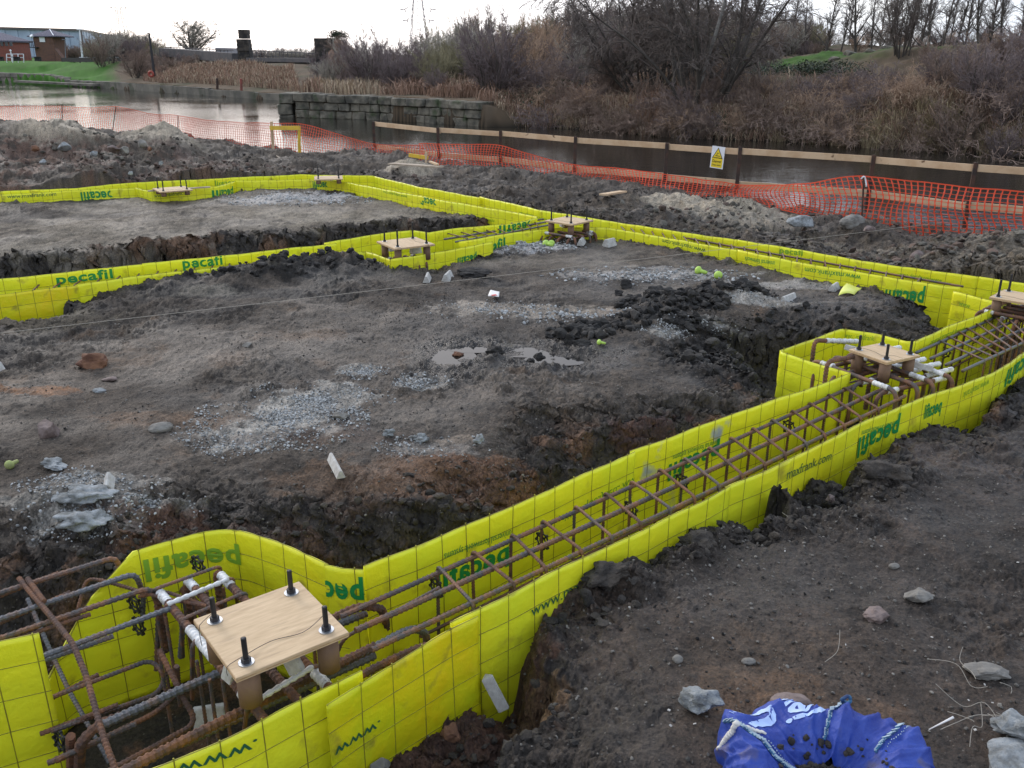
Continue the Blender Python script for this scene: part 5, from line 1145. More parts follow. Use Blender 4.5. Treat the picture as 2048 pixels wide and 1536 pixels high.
# scattered loose material
def scatter(name, label, n, region, smin, smax, m, seed=0, dens=None, kind='stuff', base=1, flat_=.7, sinkf=.25, pw=2.2, cat=None, sm=False):
    """region: list of (cx, cy, rx, ry, weight) in ground metres"""
    rg = np.random.default_rng(seed); X = []; Y = []
    wts = np.array([q[4] for q in region], float); wts /= wts.sum(); ch = rg.choice(len(region), n, p=wts)
    a = rg.random(n)*2*math.pi; r_ = rg.random(n)**(.95 if 'crush' in name else .5)*(1.35 if 'crush' in name else 1); reg = np.array([q[:4] for q in region])[ch]
    x = reg[:, 0]+reg[:, 2]*r_*np.cos(a); y = reg[:, 1]+reg[:, 3]*r_*np.sin(a)
    k = np.ones(n, bool)
    for fpoly in FOOT: k &= sdist(fpoly, x, y) < -.03
    if dens is not None: k &= rg.random(n) < dens(x, y)
    x, y = x[k], y[k]; n = len(x)
    if not n: return
    h = heights(x, y); k = h > -1.2; x, y, h = x[k], y[k], h[k]; n = len(x)
    s_ = smin+(smax-smin)*rg.random(n)**pw
    V0, F0 = ICO[base]; nb = 8; bases = [rockify(V0, seed*13+i, .45, 3) for i in range(nb)]
    Vs = []; Fs = []; o_ = 0
    bi = rg.integers(0, nb, n)
    for b_ in range(nb):
        q = np.nonzero(bi == b_)[0]
        if not len(q): continue
        m_ = len(q); an = rg.random(m_)*2*math.pi; ti = rg.normal(0, .5, m_); B = bases[b_][None]*np.stack([s_[q], s_[q]*rg.uniform(.55, 1, m_), s_[q]*rg.uniform(.4, 1, m_)*flat_*1.2], 1)[:, None]/2
        c_, sn = np.cos(ti)[:, None], np.sin(ti)[:, None]; X1 = B[..., 0]*c_+B[..., 2]*sn; Z1_ = -B[..., 0]*sn+B[..., 2]*c_
        c_, sn = np.cos(an)[:, None], np.sin(an)[:, None]; X2 = X1*c_-B[..., 1]*sn; Y2 = X1*sn+B[..., 1]*c_
        P = np.stack([X2+x[q][:, None], Y2+y[q][:, None], Z1_+(h[q]+s_[q]*(.5-sinkf)*flat_)[:, None]], -1).reshape(-1, 3)
        Vs.append(P); Fs.append((F0[None]+(np.arange(m_)*len(V0))[:, None, None]).reshape(-1, 3)+o_); o_ += len(P)
    o = link_mesh(name, np_mesh(np.concatenate(Vs), np.concatenate(Fs)), m, None, sm)
    return tag(o, label, cat, None, kind)
def RG(L, z=ZG): return [(*G(u, v, z)[:2], rx, ry, w_) for u, v, rx, ry, w_ in L]
def clump(f=1.5, t=-.05, s=5): return lambda x, y: sst(t, t+.25, fbm(x, y, f, 4, s))
scatter('crushed_cement', 'pale crushed cement crumbs in patches on the island', 17000, RG([(545,850,.42,.30,4),(640,800,.34,.24,3),(845,762,.15,.13,1),(725,742,.14,.1,.6),(180,975,.28,.12,1),(175,1030,.26,.14,1.5),(960,615,.4,.25,1),(1330,678,.17,.1,.8),(1510,610,.26,.14,1),(1410,648,.3,.12,.8),(860,890,.25,.12,.8),(300,1000,.2,.08,.6)]), .004, .022, M_gravel, 1, dens=lambda x, y: .12+.88*sst(-.12, .2, fbm(x, y, 5, 4, 55)))
scatter('crushed_cement', 'pale gravel strewn on the far parts of the island', 2500, RG([(1300,545,.8,.3,1),(1055,488,.5,.28,1),(590,392,.9,.6,1.5),(1130,622,.5,.2,.6)], -.2), .012, .045, M_gravel, 2)
scatter('soil_clods', 'crumbled brown soil clods along the beam edges', 2600, RG([(1150,1190,.25,.2,1.5),(1300,1110,.3,.12,1.5),(1500,1050,.35,.14,2.5),(1700,970,.4,.2,3),(1880,860,.4,.25,1.5),(1050,1400,.2,.3,1),(850,1480,.4,.25,2.5),(1250,900,.5,.3,1.5),(1450,830,.4,.2,1),(1000,960,.5,.25,2),(700,1030,.8,.25,3),(350,1060,.6,.2,2),(80,1080,.5,.2,1)]), .007, .06, M_clod, 3, base=2, pw=3.6, sinkf=.3)
scatter('black_clods', 'black earth clods in the dark right part of the island', 1700, RG([(1350,615,.5,.28,3),(1480,595,.35,.2,1.5),(1290,655,.45,.25,2),(1180,670,.35,.22,1.5),(1500,720,.6,.4,1.5),(380,560,1.2,.25,2.5),(600,545,.8,.25,1.5),(1620,640,.6,.3,.6)]), .012, .11, M_clodd, 4, base=2, pw=3.4, sinkf=.15)
scatter('grit', 'fine pebbles and grit over the trodden ground', 15000, [(1.6,2.6,2.2,1.5,3),(-1.5,5.2,3.2,2.2,3),(1.5,6.6,2.6,1.6,1.5),(.3,3.9,1.5,1,1)], .004, .018, M_grit, 5, pw=3)
scatter('grit', 'dark crumbs of soil over the trodden ground', 9000, [(1.8,2.5,2.2,1.5,3),(-1.5,5.2,3.2,2.2,2),(1.2,6.8,2.6,1.8,2)], .004, .02, M_clodd, 6, pw=4, dens=clump(1.2, -.05))
scatter('rubble', 'mixed brick and stone rubble in the far left bank', 900, [(-6.5,14.9,3,.9,2),(-4,15.8,2.5,.9,1),(3.5,11,2.2,1.6,1),(4.5,9.2,1.2,.8,1)], .025, .13, M_gravelb, 7, pw=2.5)
scatter('soil_clods', 'lumpy spoil between the far beam and the netting', 2400, [(-1,15.8,3,1.3,2),(1.5,13.2,2.5,1.5,3),(4,10.3,2,1.4,3),(-5,16.5,3,1.2,1.5),(6,8.6,1.5,1.2,1)], .015, .09, M_clod, 8, base=2, pw=3.5, dens=clump(.9, -.1))
scatter('sandy_clods', 'sandy grey lumps on the spoil bank by the netting', 700, [(2.6,11.6,1.5,.9,2),(4.8,9.0,1.3,.9,2),(-7,16,1.4,1,1)], .02, .12, M_sandclod, 9, base=2, pw=3)
# pale flakes and twigs
mb = MB(); rr = random.Random(4)
for k in range(34):
    u = rr.uniform(1150, 2040); v = rr.uniform(900, 1500); p = Vector(G(u, v, ZG))
    h_ = float(heights(np.array([p.x]), np.array([p.y]))[0])
    if h_ < -.4: continue
    p.z = h_+.006; s_ = rr.uniform(.003, .010); mb.box(p, (s_, s_*rr.uniform(.4, 1), .002), rz=rr.random()*3, ry=rr.uniform(-.5, .5))
tag(mb.build('pottery_flakes', M_conc), 'tiny white pottery and shell flakes in the foreground soil', None, None, 'stuff')
mb = MB()
for k in range(13):
    u = rr.uniform(1850, 2060); v = rr.uniform(1380, 1540)
    if k > 10: u, v = rr.uniform(1560, 1960), rr.uniform(1000, 1330)
    p = Vector(G(u, v, ZG)); h_ = float(heights(np.array([p.x]), np.array([p.y]))[0]); p.z = h_+.02; a = rr.random()*6; L = rr.uniform(.05, .22)
    mb.tube(catmull([tuple(p+Vector((math.cos(a)*L*t_+rr.uniform(-.02, .02), math.sin(a)*L*t_+rr.uniform(-.02, .02), rr.uniform(-.01, .03)))) for t_ in (0, .3, .6, 1)], .012), .0009, 4)
tag(mb.build('roots', M_string), 'tangle of thin pale roots at the right of the foreground', None, None, 'stuff')

# ================================================================== blue bag
def bag():
    c = on(1640, 1548, ZG); root = empty('rubble_bag', c); tag(root, 'crumpled blue woven rubble bag with soil in its mouth, bottom right corner', 'bag')
    cx, cy, cz = c; n, m_ = 150, 320;
    rid = lambda v: (1-min(1, abs(mnoise.noise(v))*2.6))**2; V = np.zeros((n, m_, 3))
    rxl, ry = .300, .21
    mouth = Vector((-.02, -.075, 0))
    for i in range(n):
        t_ = i/(n-1)                                  # 0 ground edge -> 1 mouth centre
        for j in range(m_):
            a = 2*math.pi*j/m_; ca, sa = math.cos(a), math.sin(a)
            R0 = 1+.035*math.sin(3*a+.6)+.03*math.sin(5*a+2)+.10*mnoise.noise(Vector((ca*2.2, sa*2.2, 3)))+.05*mnoise.noise(Vector((ca*6, sa*6, 3)))
            if t_ < .62:
                q = t_/.62; rr_ = 1+.05*math.sin(q*math.pi)-.38*q**2.2; z = .155*math.sin(q*math.pi/2)**.7
            else:
                q = (t_-.62)/.38; rr_ = .62-.36*q; z = .155-.075*q**1.2
            x = rxl*R0*rr_*ca+mouth.x*min(1, t_*1.3); y = ry*R0*rr_*sa+mouth.y*min(1, t_*1.3)
            X3, Y3 = ca*(1-t_*.7), sa*(1-t_*.7); fold = rid(Vector((X3*1.6+1, Y3*1.6, 1)))*.030+rid(Vector((X3*3.3, Y3*3.3+4, 2)))*.016+rid(Vector((X3*7, Y3*7, 5)))*.006+mnoise.noise(Vector((X3*2, Y3*2, 8)))*.02+rid(Vector((ca*4, sa*4, t_*2.5)))*.005-.022
            pk = lambda c0, w0: max(0, 1-abs(((a-c0+3.1416) % 6.2832)-3.1416)/w0)**1.4
            ridge = .040*pk(1.12, .30)*math.sin(min(1, t_*1.7)*math.pi*.5)+.022*pk(2.55, .28)*math.sin(min(1, t_*1.4)*math.pi*.5)+.055*pk(.30, .22)*math.sin(min(1, t_*1.9)*math.pi)+.02*pk(.62, .12)*math.sin(min(1, t_*1.9)*math.pi)
            lop = 1+.10*sa
            V[i, j] = (cx+x*(1+fold*1.5), cy+y*(1+fold*1.5), cz-.03+(z+fold*min(1, t_*3)+ridge)*lop)
    idx = np.arange(n*m_).reshape(n, m_); nx_ = np.roll(idx, -1, 1)
    Fc = np.stack([idx[:-1], nx_[:-1], nx_[1:], idx[1:]], -1).reshape(-1, 4)
    link_mesh('bag_fabric', np_mesh(V.reshape(-1, 3), Fc), M_bag, root, True)
    # soil heaped in the mouth
    cen = V[-1].mean(0); X, Y = np.meshgrid(np.linspace(-1, 1, 60), np.linspace(-1, 1, 60)); r_ = np.sqrt(X**2+Y**2); x = cen[0]+X*.13; y = cen[1]+Y*.105; z = cen[2]+.018-.05*r_**2+.012*fbm(x, y, 20, 4, 3)+.006*fbm(x, y, 60, 3, 4)
    idx = np.arange(3600).reshape(60, 60); Fc = np.stack([idx[:-1, :-1], idx[:-1, 1:], idx[1:, 1:], idx[1:, :-1]], -1).reshape(-1, 4)
    link_mesh('soil_in_bag', np_mesh(np.stack([x, y, z], -1).reshape(-1, 3), Fc), M_clod, root, True)
    V0, F0 = ICO[2]; Vs = []; Fs = []; rg = np.random.default_rng(3)
    for k in range(380):
        a, q = rg.random()*6.283, math.sqrt(rg.random())*.95; px, py = cen[0]+.13*q*math.cos(a), cen[1]+.105*q*math.sin(a)
        if k > 330: j = int(rg.integers(0, m_)); ii = int(rg.integers(96, 140)); px, py, pz = V[ii, j]; 
        else: pz = cen[2]+.02-.05*q*q
        s_ = .003+.009*rg.random()**2; Vs.append(rockify(V0, k, .4, 3)*s_+np.array((px, py, pz+s_*.4))); Fs.append(F0+k*len(V0))
    tag(link_mesh('soil_crumbs', np_mesh(np.concatenate(Vs), np.concatenate(Fs)), M_clod, root, False), kind='stuff')
    def path(pl, lift=.006): return [Vector(V[int(i), int(j) % m_])+Vector((0, 0, lift)) for i, j in pl]
    # bound seams with stitches
    for js, i0, i1 in ((int(1.12/6.2832*m_), 22, 118), (int(.62/6.2832*m_), 8, 110), (int(2.62/6.2832*m_), 46, 146)):
        P = [Vector(V[i, (js+int((i-i0)*(.14 if js > 40 else -.14))) % m_])+Vector((0, 0, .004)) for i in range(i0, i1)]
        k = len(P); mb = MB(); mb.tube(P, [.0042+.0012*math.sin(i*2.4) for i in range(k)], 8); mb.build('bound_seam', M_rope, root, True)
        mb = MB()
        for i in range(0, k-1, 1): mb.tube([P[i]+Vector((-.006, 0, .004)), P[i]+Vector((.007, .002, .005))], .0011, 4)
        for i in range(0, k-2, 3): mb.tube([P[i]+Vector((.020, -.004, .000)), P[i+1]+Vector((.020, -.004, .000))], .0013, 4)
        mb.build('stitching', M_stitch, root)
    top = Vector(V[52, int(1.12/6.2832*m_)])
    mb = MB(); P = [top+Vector((-.0+.013*math.cos(a), .01+.004*math.sin(2*a), .014+.011*math.sin(a))) for a in np.linspace(0, 6.28, 16)]; mb.tube(P, .0055, 6); mb.build('seam_loop', M_rope, root, True)
    # white turned edge on the left lobe
    js = int(2.95/6.2832*m_); P = [Vector(V[i, (js-int((i-10)*.25)) % m_])+Vector((0, 0, .003)) for i in range(22, 96)]
    mb = MB(); mb.tube(P, [.003+.006*math.sin(math.pi*i/len(P)) for i in range(len(P))], 8); mb.build('white_hem', M_bagw, root, True)
    # print
    for s_, jc, i0, i1, dj in (('jew', int(1.68/6.2832*m_), 52, 92, 30), ('U', int(2.2/6.2832*m_), 50, 84, 22)):
        T_, F_ = text_tris(s_, .03)
        bm = bmesh.new(); vs = [bm.verts.new(v) for v in T_]; [bm.faces.new([vs[i] for i in f_]) for f_ in F_]; bmesh.ops.subdivide_edges(bm, edges=bm.edges[:], cuts=4, use_grid_fill=True); bmesh.ops.triangulate(bm, faces=bm.faces[:]); bm.verts.index_update(); T_ = np.array([v.co[:] for v in bm.verts]); F_ = [tuple(v.index for v in f_.verts) for f_ in bm.faces]; bm.free()
        xm, ym = T_[:, 0], T_[:, 1]; xn = (xm-xm.min())/(xm.max()-xm.min()); yn = (ym-ym.min())/(ym.max()-ym.min())
        P = []
        for a, b_ in zip(xn, yn):
            fi = i1-(i1-i0)*(1-a) if s_ == 'U' else i1-(i1-i0)*a; fj = jc+dj*(b_-.5); i = int(fi); j = int(math.floor(fj)); u_, v_ = fi-i, fj-j
            g = lambda ii, jj: V[min(ii, n-1), jj % m_]
            p = (g(i, j)*(1-u_)+g(i+1, j)*u_)*(1-v_)+(g(i, j+1)*(1-u_)+g(i+1, j+1)*u_)*v_; nrm = np.array((p[0]-cx, p[1]-cy, .12)); nrm /= np.linalg.norm(nrm); P.append(p+nrm*.0035)
        link_mesh('printed_lettering', np_mesh(P, F_), M_bagt, root, False)
bag()
p = on(1885, 1465); mb = MB(); mb.tube([p+Vector((-.05, -.01, .02)), p+Vector((-.01, 0, .035)), p+Vector((.03, .01, .05))], [.0015, .0025, .004], 7); tag(mb.build('white_cord_end', M_paper, smooth=True), 'white cord end sticking up right of the blue bag', 'cord')
# ================================================================== far bank, quays
SHO = [(-150,172),(-95,135),(-66.5,122),(-43.8,99.6),(-32.6,86.6),(-16.1,68.7),(-12.7,64),(-11.8,50.1),(-6.9,48.0),(-1.3,43.2),(.84,42.8),(3.45,40.7),(6.5,36.9),(10.25,35),(12.75,32.4),(15,31.0),(16.4,28.9),(22,24),(34,14),(70,-10)]
LAND = SHO+[(700,-10),(700,900),(-700,900),(-700,172)]
FC = [Dp(*q) for q in ((0,122,130),(100,122,128),(200,122,124),(275,122,119),(-100,122,135),(0,146,124),(60,150,122),(120,158,108),(202,163,101),(321,169,87.5),(450,179,76),(581,190,69.5),
 (0,119,200),(200,119,200),(320,125,112),(400,135,98),(400,150,88),(500,130,96),(500,155,80),(560,126,100),(600,165,74),(660,170,66),(640,140,84),(450,119,160),(700,178,58),(760,189,50),(800,170,60),(900,160,60),(860,190,49),(950,198,45.5),(1000,190,49),
 (1060,225,44.5),(1100,200,46),(1200,170,51),(1300,215,42),(1400,215,40),(1400,150,48),(1500,215,38.5),(1500,140,47),(1600,230,37),(1600,150,43),(1700,112,49),(1850,101,47),(1950,96,46),(2048,94,45),(1750,170,39.5),(1850,200,36),(1950,200,34),(2048,210,31.5),(2048,150,36),(1700,100,75),(1100,120,80),(900,110,100),(2000,90,75),(1400,105,75),(1200,100,130),(600,110,260),(1800,95,160))]
FC = np.array(FC)
FD = np.hypot(FC[:, 0], FC[:, 1])
QT = [-.1, 0, Dp(0,145,122)[2], Dp(202,163,99.6)[2], Dp(321,169,86.6)[2], Dp(575,190,68.7)[2]]
def fheights(x, y):
    d = sdist(LAND, x+.25*fbm(x, y, .8, 3, 201), y+.25*fbm(x, y, .8, 3, 202)); num = 0; den = 0; rr_ = np.hypot(x, y)
    for c, fd in zip(FC, FD):
        w_ = 1/(((x-c[0])**2+(y-c[1])**2)/(fd*fd)+.0004)**2; num = num+w_*c[2]; den = den+w_
    T = num/den; nat = sst(-1.5, 1.5, x)
    T = T+fbm(x, y, .35, 5, 203)*.35*(.06+.25*sst(-36, -25, x)+nat)*sst(0, 3, d)+fbm(x, y, 1.3, 4, 205)*.16*nat
    wdt = .25+1.1*nat
    T = np.where(x < -12.8, np.minimum(T, np.interp(x, [-150, -95, -66.5, -43.8, -32.6, -16.1], QT)+.03+.17*np.maximum(d-.5, 0)), T)
    a = sst(-.05, 1, d/wdt); return np.where(d < 0, -2.4, -1.55+(T+1.55)*a), d
def far_bank():
    az = np.radians(np.concatenate([np.linspace(-62, -33, 60)[:-1], np.linspace(-33, 33, 620)[:-1], np.linspace(33, 75, 90)])); r = np.concatenate([np.geomspace(26, 110, 420)[:-1], np.geomspace(110, 880, 130)])
    A, R = np.meshgrid(az, r); x = R*np.sin(A); y = R*np.cos(A); n, m_ = x.shape; X, Y = x.ravel(), y.ravel(); h, d = fheights(X, Y)
    idx = np.arange(n*m_).reshape(n, m_); Fc = np.stack([idx[:-1, :-1], idx[:-1, 1:], idx[1:, 1:], idx[1:, :-1]], -1).reshape(-1, 4)
    Fc = Fc[(h[Fc].max(1) > -2.3)]
    me = np_mesh(np.stack([X, Y, h], 1), Fc)
    C = np.zeros((len(X), 3)); C[:] = (.115, .088, .062); n1 = fbm(X, Y, .4, 5, 211, .6); n2 = fbm(X, Y, 2, 5, 212, .65)
    def mixc(c, w): w = np.clip(w, 0, 1)[:, None]; C[:] = C*(1-w)+np.array(c)*w
    mixc((.11, .078, .05), sst(-.1, .35, n1+n2*.5)*.7); mixc((.035, .045, .020), sst(.05, .4, -n1+n2*.3)*.6)
    px = 1024+F*X/Y
    gr = sst(285, 235, px+30*n1-(Y-100)*.9)*(Y > 75); mixc((.040, .120, .012), gr); mixc((.05, .14, .02), gr*sst(0, .4, n1)*.6)
    gr2 = sst(-.2, .1, .35-np.abs((px-1790)/330)**2*.4-np.abs(Y-49.5)/9+n1*.3)*(px > 1500); mixc((.045, .10, .018), gr2*.95)
    mixc((.02, .018, .014), sst(-.95, -1.25, h)*.9); C *= (1+.4*n2)[:, None]; C = np.clip(C, .005, .4)
    ca = me.color_attributes.new('soil', 'FLOAT_COLOR', 'POINT'); ca.data.foreach_set('color', np.concatenate([C, np.ones((len(X), 1))], 1).astype(np.float32).ravel())
    m = bpy.data.materials.new('bank_soil'); m.use_nodes = True; t = m.node_tree; at = t.nodes.new('ShaderNodeVertexColor'); at.layer_name = 'soil'; t.links.new(at.outputs[0], t.nodes['Principled BSDF'].inputs['Base Color']); t.nodes['Principled BSDF'].inputs['Roughness'].default_value = .95; t.nodes['Principled BSDF'].inputs['Specular IOR Level'].default_value = .15
    tag(link_mesh('far_bank', me, m), kind='structure')
far_bank()
def fz_(x, y): return float(fheights(np.array([x]), np.array([y]))[0][0])

def quay(name, label, pts, tops, th, m, row=.5, blk=1.2, cop=.0, seed=0, jit=.03):
    """masonry wall of individually set blocks along a line"""
    rr = random.Random(seed); root = empty(name, (*pts[0], -1.6)); tag(root, label, 'wall'); mbs = {'wall': MB(), 'coping': MB()}
    for i in range(len(pts)-1):
        a, b_ = Vector((*pts[i], 0)), Vector((*pts[i+1], 0)); L = (b_-a).length; d = (b_-a)/L; n_ = Vector((d.y, -d.x, 0))
        if n_.dot(-a) < 0: n_ = -n_
        nb = max(1, int(L/blk)); 
        def top(t_): return tops[i]+(tops[i+1]-tops[i])*t_
        nr = max(1, int(round((top(.5)+1.5)/row)))
        for r_ in range(nr):
            t_ = 0; k = 0
            while t_ < .999:
                w_ = min(1-t_, rr.uniform(.7, 1.3)*blk/L*(1.1 if r_ == nr-1 else .8)); 
                if 1-t_-w_ < .3*blk/L: w_ = 1-t_
                zt = top(t_+w_/2); z0 = -1.75+(zt+1.75)*r_/nr; z1 = -1.75+(zt+1.75)*(r_+1)/nr
                if r_ == nr-1: z1 += rr.uniform(-.03, .03)
                c_ = a+d*L*(t_+w_/2)-n_*(th/2+rr.uniform(-jit, jit)-(cop if r_ == nr-1 else 0)); sx = L*w_-.0; sy = th; sz = z1-z0-.005
                ang = math.atan2(d.y, d.x)+rr.uniform(-.01, .01); V0 = []
                R_ = Matrix.Rotation(ang, 3, 'Z'); q = .05
                V1, F1 = ICO[3]; P_ = np.sign(V1)*np.abs(V1)**(.22 if blk < 3 else .08); P_ = P_/np.abs(P_).max(0)*np.array((sx/2, sy/2, sz/2)); sd_ = rr.random()*50
                for ii in range(len(P_)): v = P_[ii]; P_[ii] = v*(1+.10*mnoise.noise(Vector((v[0]*3+sd_, v[1]*3, v[2]*3)))+.05*mnoise.noise(Vector((v[0]*9+sd_, v[1]*9, v[2]*9))))
                P_ = P_ @ np.array(R_).T+np.array((c_.x, c_.y, (z0+z1)/2)); mbs['coping' if r_ == nr-1 else 'wall'].add(P_, F1)
                t_ += w_
    for k, mb in mbs.items():
        if mb.n: mb.build(k, m, root)
quay('stone_quay', 'old blocky stone quay jutting into the canal behind the timber rail', [(-11.8,50.1),(-6.9,48.0),(-1.5,43.4)], [Dp(588,186,50.1)[2], Dp(760,193,48)[2], Dp(960,203,43.4)[2]], 1.2, M_stone, .36, 1.0, .08, 3, .07)
quay('stone_quay_return', 'short end face of the old stone quay turning towards the far shore', [(-11.9,50.3),(-12.8,64)], [Dp(588,186,50.1)[2], -.4], .8, M_stone, .42, 1.2, .05, 4)
quay('concrete_quay', 'long stained concrete canal wall below the rough bank, centre left', [(-43.8,99.6),(-32.6,86.6),(-16.1,68.7),(-12.9,64.6)], [Dp(202,163,99.6)[2], Dp(321,169,86.6)[2], Dp(575,190,68.7)[2], Dp(590,191,64.6)[2]], .7, M_cwall, 1.0, 7.5, .0, 5, .015)
quay('stone_canal_wall', 'low rough stone wall at the foot of the green slope, far left', [(-150,172),(-95,135),(-66.5,122),(-55,112),(-50,106),(-43.8,99.8)], [-.1, 0, Dp(0,145,122)[2], Dp(48,149,112)[2], Dp(95,159,106)[2], Dp(202,163,99.6)[2]], .9, M_cwall, .45, 2.2, .05, 6, .05)
mb = MB(); mb.beam(Vector((-60.6,114.8,-.98)), Vector((-43.9,98.7,-.98)), .9, .22); tag(mb.build('landing_ledge', M_cwall), 'pale concrete ledge just above the water at the far left', 'ledge')
for u, v0, v1, D_, lb, m_ in ((434,157,171,73,'short rusty mooring post on the concrete wall, left one',M_post),(482,158,173,71.5,'short weathered mooring post on the concrete wall, right one',M_brickr)):
    a, b_ = Vector(Dp(u, v1, D_)), Vector(Dp(u, v0, D_)); mb = MB(); mb.tube([a-Vector((0,0,.3)), b_, b_+Vector((0,0,.03))], [.10, .10, .07], 10); tag(mb.build('mooring_post', m_), lb, 'post', 'mooring posts')

# ================================================================== far buildings
def B(u, v, D_): return Vector(Dp(u, v, D_))
sh = empty('warehouse', B(80, 118, 250)); tag(sh, 'long blue-grey metal warehouse on the skyline at the left', 'warehouse')
p0, p1, p2 = B(-260, 50, 262), B(163, 61, 250), B(240, 76, 330); zb_ = .8
for a, b_, nm in ((p0, p1, 'front_wall'), (p1, p2, 'side_wall')):
    mb = MB(); n_ = (b_-a).cross(Vector((0, 0, 1))).normalized()*.25; k = 34
    for i in range(k):
        q0, q1 = a.lerp(b_, i/k), a.lerp(b_, (i+1)/k-.0006); mb.add([q0+n_*(i % 2)*.4, q1+n_*(i % 2)*.4, Vector((q1.x, q1.y, zb_))+n_*(i % 2)*.4, Vector((q0.x, q0.y, zb_))+n_*(i % 2)*.4, q0-n_, q1-n_, Vector((q1.x, q1.y, zb_))-n_, Vector((q0.x, q0.y, zb_))-n_], [(3, 2, 1, 0), (4, 5, 6, 7), (0, 1, 5, 4), (2, 3, 7, 6), (0, 4, 7, 3), (1, 2, 6, 5)])
    mb.build(nm, M_shed, sh); mb = MB(); mb.beam(a+Vector((0, -.3, .1)), b_+Vector((0, -.3, .1)), .5, .55); mb.build('roof_trim', M_shedr, sh)
for q in (p1, p1.lerp(p2, .55)): mb = MB(); mb.beam(Vector((q.x, q.y-.6, zb_)), q+Vector((0, -.6, 0)), .5, .5, (0, 1, 0)); mb.build('downpipe', M_shedr, sh)
mb = MB(); mb.add([p0, p1, p2, p0+Vector((0, 90, 0))], [(0, 1, 2, 3)]); mb.build('roof', M_shed, sh)
# control tower
D_ = 150; s_ = D_/F*1.0
def house(root, x0, x1, y0, z0, z1, dep, m, nm='wall'):
    mb = MB(); mb.box(((x0+x1)/2, y0+dep/2, (z0+z1)/2), (x1-x0, dep, z1-z0)); return mb.build(nm, m, root)
bt = empty('control_tower', B(96, 121, D_)); tag(bt, 'square brown brick control tower with pyramid slate roof on the grass', 'building')
xa, xb_ = B(70, 100, D_).x, B(109, 100, D_).x; zg = B(96, 123, D_).z; ze = B(96, 72, D_).z; za = B(93, 58, D_).z; wl = house(bt, xa, xb_, D_, zg, ze, 4.2, M_brick)
xe0, xe1 = B(56, 70, D_).x, B(121, 70, D_).x; mb = MB(); yc = D_+2.1; hy = (xe1-xe0)/2
mb.add([(xe0, yc-hy, ze), (xe1, yc-hy, ze), (xe1, yc+hy, ze), (xe0, yc+hy, ze), ((xe0+xe1)/2, yc, za), (xe0, yc-hy, ze-.14), (xe1, yc-hy, ze-.14), (xe1, yc+hy, ze-.14), (xe0, yc+hy, ze-.14)], [(0, 1, 4), (1, 2, 4), (2, 3, 4), (3, 0, 4), (8, 7, 6, 5), (0, 5, 6, 1), (1, 6, 7, 2), (2, 7, 8, 3), (3, 8, 5, 0)]); rf = mb.build('roof', M_slate, bt)
mb = MB(); mb.beam(Vector(((xe0+xe1)/2, yc-.05, za+.04)), Vector((xe1-.9, yc-hy+.0, ze+.08)), .12, .05); mb.build('roof_flashing', M_white, bt)
for u0, u1, v0, v1, m_ in ((80,89,74,84,M_white),(97,105,76,86,M_brick)):
    a, b_ = B(u0, v1, D_), B(u1, v0, D_); mb = MB(); mb.box(((a.x+b_.x)/2, D_-.03, (a.z+b_.z)/2), (b_.x-a.x, .1, b_.z-a.z)); f_ = mb.build('window', m_, bt)
    mb = MB()
    for t_ in (.27, .73): mb.box((a.x+(b_.x-a.x)*t_, D_-.1, (a.z+b_.z)/2), ((b_.x-a.x)*.36, .06, (b_.z-a.z)*.84))
    o = mb.build('pane', M_glass, None); o.parent = f_
a = B(64, 83, D_); b_ = B(76, 95, D_); mb = MB(); mb.box(((a.x+b_.x)/2, D_-.3, b_.z), (b_.x-a.x+.3, 1.2, .12)); 
for t_ in (0, .33, .66, 1): mb.beam(Vector((a.x+(b_.x-a.x)*t_, D_-.85, b_.z)), Vector((a.x+(b_.x-a.x)*t_, D_-.85, a.z)), .06, .06, (0, 1, 0))
mb.beam(Vector((a.x, D_-.85, a.z)), Vector((b_.x, D_-.85, a.z)), .06, .06); mb.build('balcony', M_dark, bt)
a = B(132, 121, D_-.7); b_ = B(112, 97, D_-.7); mb = MB(); mb.add([(a.x, D_-1.2, zg), (b_.x, D_-1.2, zg), (b_.x, D_-1.2, b_.z), (a.x, D_, zg), (b_.x, D_, zg), (b_.x, D_, b_.z)], [(0, 1, 2), (5, 4, 3), (0, 2, 5, 3), (1, 4, 5, 2), (0, 3, 4, 1)]); mb.build('outside_stair', M_brick, bt)
mb = MB(); mb.tube([B(62, 71, D_-.6), B(65, 74, D_-.4)], [.28, .2], 10); mb.build('floodlight', M_white, bt)
# brick house at the edge
bh = empty('brick_house', B(0, 118, 158)); tag(bh, 'red brick house with slate roof cut by the left edge of the view', 'building')
x0, x1 = B(-70, 100, 158).x, B(18, 100, 158).x; ze2 = B(27, 81, 158).z; zr = B(0, 64, 158).z; house(bh, x0, x1, 158, .9, ze2, 7, M_brickr)
mb = MB(); mb.add([(x0-.4, 157.5, ze2), (x1+.4, 157.5, ze2), (x1+.4, 165.5, ze2), (x0-.4, 165.5, ze2), (x0+3, 161.5, zr), (x1-2.6, 161.5, zr), (x0-.4, 157.5, ze2-.25), (x1+.4, 157.5, ze2-.25), (x1+.4, 165.5, ze2-.25), (x0-.4, 165.5, ze2-.25)], [(0, 1, 5, 4), (1, 2, 5), (2, 3, 4, 5), (3, 0, 4), (0, 6, 7, 1), (1, 7, 8, 2), (2, 8, 9, 3), (3, 9, 6, 0), (9, 8, 7, 6)]); mb.build('roof', M_slate, bh)
for u in (4, 13, 22):
    a, b_ = B(u-2, 92, 158), B(u+2, 84, 158); mb = MB(); mb.box(((a.x+b_.x)/2, 157.97, (a.z+b_.z)/2), (b_.x-a.x, .1, b_.z-a.z)); mb.build('window', M_glass, bh)
